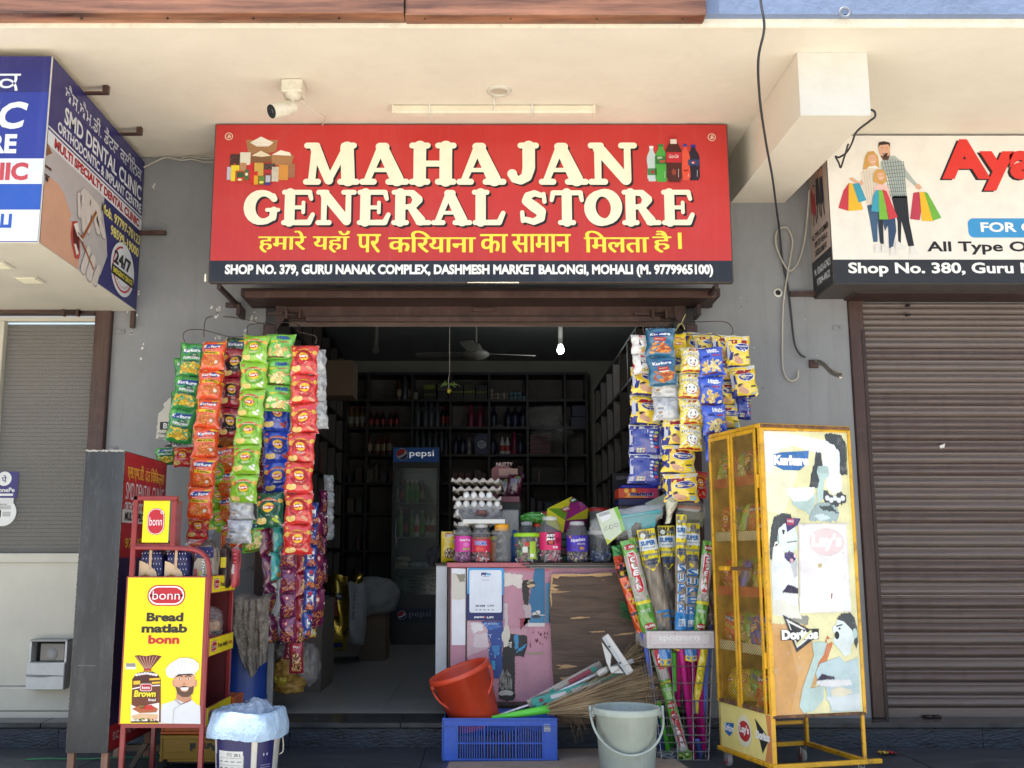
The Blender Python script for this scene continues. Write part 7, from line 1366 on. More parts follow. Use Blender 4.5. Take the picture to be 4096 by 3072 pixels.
blob('black_cloth',tuple(q5(120,760,6.6)),(.05,.06,.05),M('black_cloth',(.012,.012,.015),r=.9),'crumpled black cloth at the left end of the counter','cloth',4,.25)
m_pulp=M('egg_tray_pulp',(.42,.385,.35),r=.95,var=.12,scale=30,bump=.5,bscale=120)
TX=q5(585,0,6.42).x;TY=6.60;n_t=10;tz0=kz1+.004;tzs=(W(1945,1905,6.42).z-tz0)/n_t
def tray_mesh():
 mb=MB();cw,cd=.0485,.0485;nx,ny=6,6
 def f(u,v):
  x=(u-.5)*nx*cw;y=(v-.5)*ny*cd;z=.018*(math.cos(2*math.pi*x/cw)+math.cos(2*math.pi*y/cd))/2
  return (x*1.03,y*1.03,z+.018)
 mb.grid(f,36,36,m_pulp,smooth=False)
 for s in (-1,1):
  for ax in (0,1):
   def e(u,v,s=s,ax=ax):
    q=(u-.5)*nx*cw;z=.018*(math.cos(2*math.pi*q/cw)+1)/2;o_=s*(.5*nx*cw+v*.006);p_=(q*1.03,o_*1.03) if ax==0 else (o_*1.03,q*1.03)
    return (p_[0],p_[1],z+.018-v*(.017+.010*math.cos(2*math.pi*q/cw)))
   mb.grid(e,36,2,m_pulp,smooth=False)
 return mb.mesh('egg_tray')
trm=tray_mesh();mb=MB();mb.lathe([(0,-.027)]+[(.0215*math.sin(R(a))*(1+.0*a),-.027*math.cos(R(a)) if a<90 else -.031*math.cos(R(a))) for a in range(20,180,20)]+[(0,.031)],M('white_egg',(.80,.79,.77),r=.45,var=.02),n=14);eggm=mb.mesh('egg')
place_=('bottom egg tray resting on the counter','second egg tray from the bottom','third egg tray from the bottom','fourth egg tray from the bottom','fifth egg tray from the bottom','egg tray just under the lowest eggs in view','egg tray carrying the middle row of eggs in view','egg tray carrying the upper row of eggs in view','empty egg tray second from the top','topmost empty egg tray, tilted')
for i in range(n_t):
 z=tz0+i*tzs+(.008 if i>7 else 0);inst('egg_tray',trm,None,(TX+random.uniform(-.004,.004),TY,z),(R(random.uniform(-1,1)),R(1.5 if i==9 else random.uniform(-.6,.6)),R((-7 if i==9 else 0)+random.uniform(-2,2))),label=place_[i],cat='egg tray',group='stacked egg trays on the counter')
 if i in (5,6,7):
  for c_ in range(6):
   if (i,c_) in ((7,5),(7,0)):continue
   for r_ in (0,1):
    inst('egg',eggm,None,(TX+(c_-2.5)*.0485+random.uniform(-.001,.001),TY-.124+r_*.05,z+.036),(R(random.uniform(-8,8)),R(random.uniform(-8,8)),0),label='white egg in the %s egg layer, %s from the left, %s row'%({5:'lowest',6:'middle',7:'upper'}[i],ORD[c_],('front','second')[r_]),cat='egg',group='white eggs in the stacked trays')
t=thing('film_wrapped_box','flat white box in clear film resting on the jars before the egg trays','box',tuple(q5(640,400,6.22)));a,b=q5(422,398,6.22),q5(884,352,6.22);c0_,c1_=q5(370,240,6.42),q5(822,236,6.42)
mb=MB();mb.add([(a.x,6.22,a.z),(b.x,6.22,a.z),(b.x,6.22,b.z),(a.x,6.22,b.z),(c0_.x,6.42,c0_.z-.03),(c1_.x,6.42,c1_.z-.03),(c1_.x,6.42,c1_.z),(c0_.x,6.42,c0_.z)],[(0,1,2,3),(4,7,6,5),(0,3,7,4),(1,5,6,2),(0,4,5,1)],m_wh);obj('tray',mb,t)
mb=MB();mb.grid(lambda u,v:tuple(Vector((a.x,6.222,b.z)).lerp(Vector((b.x,6.222,b.z)),u).lerp(Vector((c0_.x,6.42,c0_.z)).lerp(Vector((c1_.x,6.42,c1_.z)),u),v)+Vector((0,0,.004*math.sin(u*14+v*9)*math.sin(v*7)))),24,10,M('grey_film_top',(.30,.29,.30),r=.14,var=.4,scale=8,spec=1,bump=.7,bscale=12));obj('film',mb,t)
mb=MB();pr=Pr(mb,lambda u,v,l:(Vector((a.x,6.222,b.z)).lerp(Vector((b.x,6.222,b.z)),u).lerp(Vector((c0_.x,6.42,c0_.z)).lerp(Vector((c1_.x,6.42,c1_.z)),u),v)+Vector((0,-.004-l,.006+l))),.001);pr.poly([(.3,.35),(.55,.25),(.7,.5),(.62,.8),(.4,.75)],ink('7c4a44',.3));pr.poly([(.4,.45),(.58,.4),(.6,.65),(.45,.66)],ink('a86a5c',.3),2);obj('print',mb,t)
a,b=q5(842,400,6.5),q5(1038,245,6.5);mb=MB();mb.box(a.x,b.x,6.5,6.72,kz1+.0,b.z,M('clear_container',(.45,.45,.46),r=.15,var=.1,alpha=.45,spec=1),c=.006);obj('clear_container',mb,None,'hazy clear plastic container behind the wrapped box','container')
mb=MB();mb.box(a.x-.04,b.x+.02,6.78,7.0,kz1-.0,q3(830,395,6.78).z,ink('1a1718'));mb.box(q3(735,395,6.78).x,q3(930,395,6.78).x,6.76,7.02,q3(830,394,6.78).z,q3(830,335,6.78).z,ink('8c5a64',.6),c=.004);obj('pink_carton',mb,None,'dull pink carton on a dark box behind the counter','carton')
a,b=q3(655,145,7.1),q3(862,35,7.1);mb=MB();mb.ext([(a.x,7.1,a.z-.2),(b.x,7.1,a.z-.2),(b.x,7.1,b.z-.02),(b.x-.03,7.1,b.z),(a.x+.03,7.1,b.z),(a.x,7.1,b.z-.02)],(0,.2,0),ink('8a4c4a',.5));pr=Pr(mb,plane((a.x,7.1,a.z),(1,0,0),(0,0,1)),.001);pr.rect(.05,.01,.13,.05,ink('b88878'));pr.text('NUTTY',.09,.09,.025,ink('d8b8b0'),2);obj('wafer_carton',mb,None,'rust pink wafer carton behind the egg trays','carton')
for i,(x0,y0,x1,y1,h,lab) in enumerate(((720,340,860,150,'2c1018','dark maroon pouch with pale lettering standing behind the eggs'),(780,335,930,120,'4a1028','magenta pouch leaning right behind the eggs'))):
 a,b=q3(x0,y0,6.95),q3(x1,y1,6.95);mb=MB();w_,h_=b.x-a.x,b.z-a.z
 g_=lambda u,v,s=1,a=a,w_=w_,h_=h_,i=i:(a.x+w_*u+.03*i*v,6.95-i*.02-s*.025*math.sin(math.pi*u)**.5*math.sin(math.pi*v)**.5+.003*math.sin(u*20+v*9),a.z+h_*v)
 mb.grid(lambda u,v:g_(u,v),10,12,foil(h));mb.grid(lambda u,v:g_(1-u,v,-1),8,8,foil(h));pr=Pr(mb,lambda u,v,l:Vector(g_(u,v))+Vector((0,-l,0)),.001);pr.text('Bolgappa',.5,.45,.22,ink('b0a8a8'),1,w=.7,rot=1.2+i*.2);pr.ell(.6,.85,.18,.08,ink('5c7a2c'),1,10)
 obj('pouch',mb,None,lab,'pouch')
t=thing('bright_carton','big tilted carton in yellow, lime and magenta behind the jars','carton',tuple(q5(1580,300,6.6)))
F_=lambda x,y,Y:tuple(q5(x,y,Y));V=dict(A=F_(1355,232,6.5),B=F_(1622,100,6.62),C=F_(1808,225,6.56),Dd=F_(1550,365,6.42),E=F_(1340,400,6.52),F=F_(1530,500,6.45),G=F_(1795,345,6.57))
Yl,Gr,Mg=ink('d8cf30',.35),ink('6f9c2c',.35),ink('9c2c74',.35);mb=MB()
def tri(*ks,m):mb.add([V[k] if isinstance(k,str) else k for k in ks],[tuple(range(len(ks)))],m)
mid=tuple((Vector(V['A'])+Vector(V['B'])+Vector(V['C'])+Vector(V['Dd']))/4);tri('A','B',mid,m=Yl);tri('A',mid,'Dd',m=Gr);tri('B','C',mid,m=Mg);tri(mid,'C','Dd',m=Mg);tri('A','Dd','F','E',m=Yl);tri('Dd','C','G',m=Yl);tri('Dd','G','F',m=Mg)
Bk=Vector((0,.25,-.1));mb.add([V['A'],V['E'],V['F'],V['G'],V['C'],V['B'],tuple(Vector(V['E'])+Bk),tuple(Vector(V['G'])+Bk),tuple(Vector(V['B'])+Vector((0,.15,-.25)))],[(0,6,1),(1,6,2),(2,6,7),(2,7,3),(3,7,4),(4,7,8),(4,8,5),(5,8,0),(0,8,6)],Mg);obj('carton_body',mb,t)
A_,U_,V_=Vector(V['A']),(Vector(V['B'])-Vector(V['A'])),(Vector(V['Dd'])-Vector(V['A']));N_=V_.cross(U_).normalized()
if N_.y>0:N_=-N_
pr=Pr(MB(),lambda a,b,l:A_+U_*a+V_*b+N_*(l+.001),.001);pr.rr(.28,.35,.25,.28,.03,IK('b03048'),1);pr.text('AAI',.4,.49,.2,IK('f0e4d8'),2,w=.2,bold=.05,rot=math.pi*0);pr.poly([(.78,.12),(1.0,.12),(1.0,.36),(.8,.38)],IK('2c5c34'),1);pr.rect(.82,.17,.15,.12,IK('d0d8c8'),2)
for i in range(8):pr.line([(.72+i*.04,.95-i*.02),(.95+i*.01,.5)],.008,IK('c878a8'),1)
obj('print',pr.mb,t)
blob('green_packet',tuple(q5(1210,340,6.55)),(.07,.06,.03),foil('4c9c3c'),'crumpled green packet lying behind the open jar','packet',8,.25)
blob('red_packet',tuple(q5(1320,330,6.6)),(.03,.05,.03),foil('b02c24'),'crumpled red packet behind the tall jelly jar','packet',9,.25)
# ================================================================ blue crate and what lies in it
m_bc=M('blue_crate_plastic',(.045,.12,.52),r=.4,var=.12,scale=9,dirt=.5,dirtcol=(.13,.18,.36),streak=.4,scol=(.09,.17,.52))
bxa,bxb,by0,by1=-.235,.384,5.84,6.215;bz1=q4(700,1155,5.84).z
t=thing('blue_crate','blue plastic crate with slotted sides standing before the counter','crate',((bxa+bxb)/2,by0,0))
fx_=lambda px:q4(px,1350,by0).x;fz_=lambda py:q4(700,py,by0).z
mb=MB();th=.006
mb.box(bxa,bxb,by0,by1,.002,.010,m_bc)
for (x0,x1) in ((bxa,fx_(362)),(fx_(1046),bxb)):mb.box(x0,x1,by0,by0+th,.01,bz1,m_bc,c=.002)
mb.box(fx_(362)+.0005,fx_(1046)-.0005,by0,by0+th,fz_(1215),bz1,m_bc,c=.001);mb.box(fx_(362)+.0005,fx_(1046)-.0005,by0,by0+th,.01,fz_(1488),m_bc,c=.001);mb.box(fx_(362)+.0005,fx_(1046)-.0005,by0,by0+th,fz_(1362),fz_(1348),m_bc)
obj('front_side',mb,t)
mb=MB()
for (c0_,c1_) in ((365,575),(582,828),(836,1044)):
 n_=11
 for i in range(n_+1):
  x=fx_(c0_)+(fx_(c1_)-fx_(c0_))*i/n_
  for (r0,r1) in ((1348,1215),(1488,1362)):mb.box(x-.0025,x+.0025,by0+.0008,by0+th-.001,fz_(r0)+.0005,fz_(r1)-.0005,m_bc)
obj('slat',mb,t,kind='stuff')
mb=MB();mb.box(bxa-.006,bxb+.006,by0-.008,by0-.0005,bz1-.006,bz1+.003,m_bc,c=.002);mb.box(bxa-.004,bxb+.004,by0-.006,by0-.0005,fz_(1212),fz_(1204),m_bc);mb.box(bxa-.002,bxb+.002,by0-.005,by0-.0005,.008,.016,m_bc)
for px in (240,362,576,830,1044,1160):mb.box(fx_(px)-.002,fx_(px)+.003,by0-.0055,by0-.0006,.0165,bz1-.0065,m_bc)
mb.box(fx_(362),fx_(1046),by0-.005,by0-.0006,fz_(1358),fz_(1352),m_bc);obj('rib',mb,t,kind='stuff')
for nm,bxs in (('left_side',(bxa,bxa+th,by0+th,by1)),('right_side',(bxb-th,bxb,by0+th,by1)),('back_side',(bxa+th,bxb-th,by1-th,by1))):
 mb=MB();mb.box(bxs[0],bxs[1],bxs[2]+.0005,bxs[3],.01,bz1,m_bc,c=.001);obj('side',mb,t)
mb=MB();pr=Pr(mb,plane((0,by0,0),(1,0,0),(0,0,1)),.001)
for (x,y) in ((1082,1213),(1085,1245)):pr.rr(fx_(x)-.017,fz_(y)-.009,.034,.018,.002,ink('c8c8c4'),1);[pr.rect(fx_(x)-.014,fz_(y)-.006+i*.004,.028,.0015,ink('5c5c64'),2) for i in range(3)]
obj('sticker',mb,t)
mb=MB();mb.grid(lambda u,v:(bxa+.012+(bxb-bxa-.024)*u,by0+.02+.34*v,.10+.035*noise.noise(Vector((u*6,v*5,0)))),30,14,M('crate_shade',(.035,.03,.028),r=.6,var=.8,scale=25));mb.box(bxa+.012,bxb-.012,by0+.014,by0+.0195,.012,.13,M('crate_shade'))  # dark fill and sheet added so the crate's inside reads shaded through the slats
obj('crate_shade_filling',mb,None,'dark clutter added in the blue crate to darken it behind the slats','clutter')
m_rb=M('red_bucket_plastic',(.62,.06,.022),r=.38,var=.12,scale=6,dirt=.45,dirtcol=(.42,.10,.06),bump=.08,streak=.4,scol=(.72,.16,.10))
bc=q4(527,1150,6.03);t=thing('red_bucket','orange-red plastic bucket leaning to the left in the blue crate','bucket',(bc.x,6.03,bc.z-.035),rot=(R(5),R(-20),R(0)))
r1,r0,hh=.172,.13,.325;mb=MB();mb.lathe([(0,.0),(r0,0),(r0+.004,.01),(r1-.008,hh-.03),(r1+.006,hh-.028),(r1+.008,hh-.024),(r1+.008,hh-.002),(r1+.004,hh),(r1-.006,hh),(r1-.01,hh-.02),(r0-.006,.012),(0,.01)],m_rb,n=56);obj('pail',mb,t)
mb=MB()
for s in (-1,1):mb.box(s*(r1-.005)-.014,s*(r1-.005)+.014,-.02,.02,hh-.055,hh-.026,m_rb,c=.004)
obj('ear',mb,t,kind='stuff')
hd=[]
for k in range(17):a=math.pi*k/16;hd.append((r1*1.03*math.cos(a),-.19*math.sin(a)*.62-.0,hh-.04-.19*math.sin(a)*.88))
mb=MB();mb.tube(hd,[.007]*17,m_rb,8)
for hk in hd[6:11]:pass
mb.tube([tuple(Vector(h_)+Vector((0,-.001,-.001))) for h_ in hd[6:11]],.012,m_rb,8);obj('handle',mb,t)
def beam(mb,a,b,w_,h_,m,up=(0,-1,0),c=.0):
 a,b=Vector(a),Vector(b);x=(b-a).normalized();z=Vector(up);y=z.cross(x).normalized();z=x.cross(y);Mx=Matrix.Identity(4)
 for i in range(3):Mx[i][0],Mx[i][1],Mx[i][2],Mx[i][3]=x[i],y[i],z[i],a[i]
 mb.X=Mx;mb.box(0,(b-a).length,-w_/2,w_/2,-h_/2,h_/2,m,c=c);mb.X=None
t=thing('floor_wiper','silver-handled floor wiper with white plastic head lying in the crate','wiper',tuple(q4(740,1120,5.98)))
m_alu=M('scratched_aluminium',(.55,.56,.57),r=.3,metal=.9,var=.15,dirt=.5,dirtcol=(.06,.05,.045),scale=22);m_wp=M('worn_white_plastic',(.60,.59,.56),r=.4,dirt=.4,dirtcol=(.36,.33,.28),scale=12)
mb=MB();mb.tube([q4(700,1128,6.02),q4(960,1040,5.98),q4(1500,790,5.86)],.0105,m_alu,14);obj('pole',mb,t)
mb=MB();mb.tube([q4(1492,796,5.86),q4(1510,787,5.856),q4(1560,762,5.85),q4(1572,757,5.848)],[.014,.019,.018,.013],m_wp,14);mb.tube([q4(1560,760,5.85),q4(1775,690,5.80)],.013,M('grey_socket',(.33,.34,.36),r=.4),12);obj('socket',mb,t)
mb=MB();beam(mb,q4(1548,488,5.80),q4(1755,790,5.80),.042,.02,m_wp,c=.004);beam(mb,q4(1532,505,5.79),q4(1728,800,5.79),.012,.03,ink('c0c8cc',.4),c=.002)
mb.ext([q4(1522,540,5.80),q4(1560,700,5.80),q4(1600,790,5.80),q4(1700,790,5.80),q4(1650,730,5.80),q4(1590,740,5.80),q4(1600,640,5.80)],(0,.008,0),m_wp);obj('head',mb,t)
mb=MB()
for (x,y) in ((1585,577),(1672,708)):c_=q4(x,y,5.765);mb.tube([c_,c_+Vector((0,.01,0))],.005,m_dark,10)
obj('screw',mb,t,kind='stuff')
m_tl=M('teal_plastic',(.04,.30,.26),r=.4,var=.1)
for i,(a,b,w_,lab) in enumerate(((q4(960,1030,5.93),q4(1730,800,5.86),.045,'upper teal brush stick in its paper sleeve, lying on the crate'),(q4(990,1060,5.91),q4(1755,845,5.84),.03,'lower teal brush stick with clear sleeve, lying on the crate'),(q4(930,1040,5.97),q4(1520,720,5.93),.05,'clear sleeve with maroon lettering behind the wiper pole'))):
 t=thing('brush_stick',lab,'brush',tuple(a));mb=MB();beam(mb,a,b,w_,.012,m_tl if i<2 else M('sleeve_film',(.35,.33,.32),r=.15,var=.3,alpha=.7,spec=1),c=.003);obj('stick',mb,t);mb=MB()
 d=(b-a)
 for (s0,s1,h) in (((.42,.72,'c8ccce'),(.2,.36,'d6d0d0'),(.08,.12,'7c2c3c')) if i<2 else ((.3,.36,'2c8a78'),(.55,.85,'8c3048'),(.86,.92,'2c8a78'))):beam(mb,a+d*s0+Vector((0,-.008-i*.001,0)),a+d*s1+Vector((0,-.008-i*.001,0)),w_*.5,.003,ink(h,.4))
 obj('paper_label',mb,t)
m_grass=M('dry_grass',(.42,.30,.17),r=.8,var=.45,scale=3,stretch=(1,1,1));m_grass2=M('dark_dry_grass',(.24,.155,.085),r=.8,var=.4,scale=3)
def grass_broom(lab,p0,p1,p2,n,spread,handle=None,hm=None,seed=1,r=.0017,bind=None):
 t=thing('grass_broom',lab,'broom',tuple(p0));rnd=random.Random(seed);mb=MB();ax=(p2-p1).normalized();sd_=ax.cross(Vector((0,1,0))).normalized()
 for i in range(n):
  u=rnd.gauss(0,.42);v=rnd.gauss(0,.35);L_=(p2-p1).length*rnd.uniform(.6,1.04);c0_=p1+sd_*u*.02+Vector((0,v*.02,0));e=p1+ax*L_+sd_*u*spread+Vector((0,v*spread*.5,0))+Vector((0,0,-.02*abs(u)+rnd.gauss(0,.006)))
  m_=c0_.lerp(e,.5)+sd_*u*spread*-.10+Vector((rnd.gauss(0,.004),0,rnd.gauss(0,.004)));mb.tube([c0_,m_,e+Vector((rnd.gauss(0,.008),0,rnd.gauss(0,.008)-.004))],[r*1.1,r,r*.5],m_grass if rnd.random()<.6 else m_grass2,3,caps=False)
 obj('bristles',mb,t,kind='stuff')
 if handle:mb=MB();mb.tube([p0,p0.lerp(p1,.5),p1+ax*.02],handle,hm,14);obj('handle',mb,t)
 return t
m_lime=M('lime_plastic',(.12,.62,.06),r=.4,var=.08)
grass_broom('straw broom with bright green handle lying across the crate',q4(640,1150,5.90),q4(1075,1085,5.86),q4(1960,860,5.80),620,.15,[.012,.018,.024],m_lime,3)
grass_broom('second straw broom end behind the wiper head',q4(1640,760,6.08),q4(1690,700,6.07),q4(1880,560,6.05),160,.09,None,None,5)
mb=MB();rnd=random.Random(8)
for i in range(12):
 a=q4(1150+rnd.uniform(0,200),1120,5.83);b=q4(1340+rnd.uniform(-60,80),1250+rnd.uniform(-20,110),5.80);mb.tube([a,a.lerp(b,.5)+Vector((.02,0,.03)),b],.0011,m_grass2,3)
obj('loose_straw',mb,None,'stray straws drooping over the crate rim','straw',kind='stuff')
# ================================================================ grey bucket and cardboard
GY=5.28;gl_=W(2367,2840,GY);gr_=W(2643,2840,GY);gc=(gl_.x+gr_.x)/2;g1=(gr_.x-gl_.x)/2;gz=W(2504,2830,GY).z+.005
m_gb=M('aged_mint_bucket',(.31,.36,.33),r=.45,var=.1,scale=5,dirt=.65,dirtcol=(.19,.20,.165),bump=.1,streak=.5,scol=(.42,.47,.43))
t=thing('grey_bucket','pale mint-grey plastic bucket standing in front of the basket','bucket',(gc,GY,0));r1=g1/1.05;r0=r1*.80
mb=MB();mb.lathe([(0,0),(r0*.97,0),(r0,.01),(r1-.010,gz-.036),(r1+.001,gz-.034),(r1+.004,gz-.030),(r1+.006,gz-.006),(r1+.003,gz),(r1-.006,gz),(r1-.010,gz-.012),(r0-.006,.014),(0,.012)],m_gb,(gc,GY,0),64);obj('pail',mb,t)
mb=MB()
for s in (-1,1):mb.box(gc+s*(r1+.004)-.008,gc+s*(r1+.004)+.008,GY-.014,GY+.014,gz-.05,gz-.02,m_gb,c=.003)
obj('ear',mb,t,kind='stuff')
hp_=[(gc+(r1*1.1)*math.cos(math.pi*k/20),GY-.155*math.sin(math.pi*k/20)**.8,gz-.02-.185*math.sin(math.pi*k/20)**.9) for k in range(21)]
mb=MB();mb.tube(hp_,.0062,m_gb,8);mb.tube([(gc+r1*1.1,GY,gz-.02),(gc+r1*1.1,GY,gz+.004)],.008,m_gb,8);mb.tube([(gc-r1*1.1,GY,gz-.02),(gc-r1*1.1,GY,gz+.004)],.008,m_gb,8);obj('handle',mb,t)
m_card=M('flattened_cardboard',(.27,.225,.18),r=.9,var=.15,scale=6,dirt=.3,dirtcol=(.16,.13,.1))
for i,(x0,y0,x1,y1,z) in enumerate(((-.22,5.4,.42,5.835,.003),(.385,5.5,.98,6.2,.004),(.86,5.5,1.06,5.86,.009))):
 mb=MB();mb.ext([(x0,y0,z),(x1,y0+.02,z),(x1-.03,y1,z),(x0+.02,y1-.03,z)],(0,0,.003),m_card);obj('cardboard',mb,None,('flattened cardboard sheet on the pavement under the front of the crate','flattened cardboard sheet on the pavement behind the grey bucket','small cardboard flap beside the basket foot')[i],'cardboard')
# ================================================================ wire basket with brooms
m_wg=M('galvanised_wire',(.42,.43,.43),r=.4,metal=.7,var=.15)
m_band=M('faded_white_band',(.62,.58,.57),r=.5,var=.1,dirt=.5,dirtcol=(.45,.33,.32),scale=9)
KB,KF=6.17,5.86;qb=lambda x,y,Y=KF:W(2350+x/2.552,1950+y/2.552,Y);qc=lambda x,y,Y=KF:W(2350+x/2.469,2400+y/2.469,Y)
b0_,b1_=qb(612,1640),qb(1285,1465);tx0,tx1,tz0_,tz1_=b0_.x,b1_.x,b0_.z,b1_.z;f0_,f1_=qc(735,1585).x,qc(1195,1585).x;dback=qb(490,1410,KB).x-tx0
t=thing('broom_basket','grey wire basket on the pavement with a faded white band, full of brooms','basket',((tx0+tx1)/2,KF,0))
mb=MB();mb.box(tx0,tx1,KF-.004,KF,tz0_,tz1_,m_band,c=.001)
mb.ext([(tx0-.0005,KF-.003,tz0_),(tx0-.0005,KF-.003,tz1_),(tx0+dback,KB,tz1_),(tx0+dback,KB,tz0_)],(-.003,0,0),m_band);mb.ext([(tx1+.0005,KF,tz0_),(tx1+.0005,KF,tz1_),(tx1+.02,KB,tz1_),(tx1+.02,KB,tz0_)],(.003,0,0),m_band)
obj('band',mb,t)
pr=Pr(MB(),plane((tx0,KF-.0045,tz0_),(1,0,0),(0,0,1)),.001);bw_,bh_=tx1-tx0,tz1_-tz0_
pr.poly(wob([(.012,.012),(bw_-.012,.016),(bw_-.01,bh_-.012),(.01,bh_-.01)],.003,4),ink('d2c4c4',.5),1);pr.poly(wob([(.02,.02),(bw_-.03,.024),(bw_-.02,bh_-.018),(.02,bh_-.018)],.003,7),ink('dcd4d2',.5),2);pr.text('spotzero',bw_*.48,bh_*.55,bh_*.42,ink('f0eeec',.5),3,w=bw_*.62,bold=.03)
for i in range(22):pr.ell(random.uniform(.02,bw_-.02),random.uniform(.01,bh_-.01),random.uniform(.002,.007),random.uniform(.001,.003),ink(random.choice(('a08880','c4b0ac','b89c98')),.6),2.5,7)
obj('band_print',pr.mb,t)
def lerpx(s,z):k=max(0,min(1,z/tz1_));return (f0_+(tx0-f0_)*k) if s==0 else (f1_+(tx1-f1_)*k)
def kback(z):return 6.10+(KB-6.10)*max(0,min(1,z/tz1_))
rows_=[qc(700,y).z for y in (655,820,992,1162,1245,1333,1405,1497,1580)]+[tz1_+.002,tz0_-.002]
for z in rows_:
 xa_,xb_=lerpx(0,z),lerpx(1,z);dk=dback*(z/tz1_)
 mb=MB();mb.tube([(xa_,KF-.004,z),(xb_,KF-.004,z),(xb_+.015,kback(z),z),(xa_+dk,kback(z),z),(xa_,KF-.004,z)],.0026,m_wg,6);obj('hoop_wire',mb,t)
mb=MB()
for s_ in (0,.345,.68,1):
 mb.tube([(f0_+(f1_-f0_)*s_,KF-.001,rows_[8]),(tx0+(tx1-tx0)*s_,KF-.001,tz1_)],.0026,m_wg,6);mb.tube([(f0_+(f1_-f0_)*s_,6.10,rows_[8]),(tx0+dback+(tx1-tx0)*s_,KB,tz1_)],.0026,m_wg,6)
for s_ in (.33,.66):mb.tube([(f0_,KF+(6.1-KF)*s_,rows_[8]),(tx0+dback*s_,KF+(KB-KF)*s_,tz1_)],.0026,m_wg,6);mb.tube([(f1_,KF+(6.1-KF)*s_,rows_[8]),(tx1,KF+(KB-KF)*s_,tz1_)],.0026,m_wg,6)
for k in range(1,5):x=f0_+(f1_-f0_)*k/5;mb.tube([(x,KF,rows_[8]),(x,6.1,rows_[8])],.0024,m_wg,5)
obj('upright_wire',mb,t,kind='stuff')
m_sleeve=M('broom_fibre_sleeve',(.26,.21,.155),r=.22,var=.45,scale=6,stretch=(9,9,.5),spec=.8,bump=.35,bscale=30);m_sleeved=M('dark_fibre_sleeve',(.075,.062,.052),r=.2,var=.5,scale=6,stretch=(9,9,.5),spec=.8,bump=.3,bscale=30)
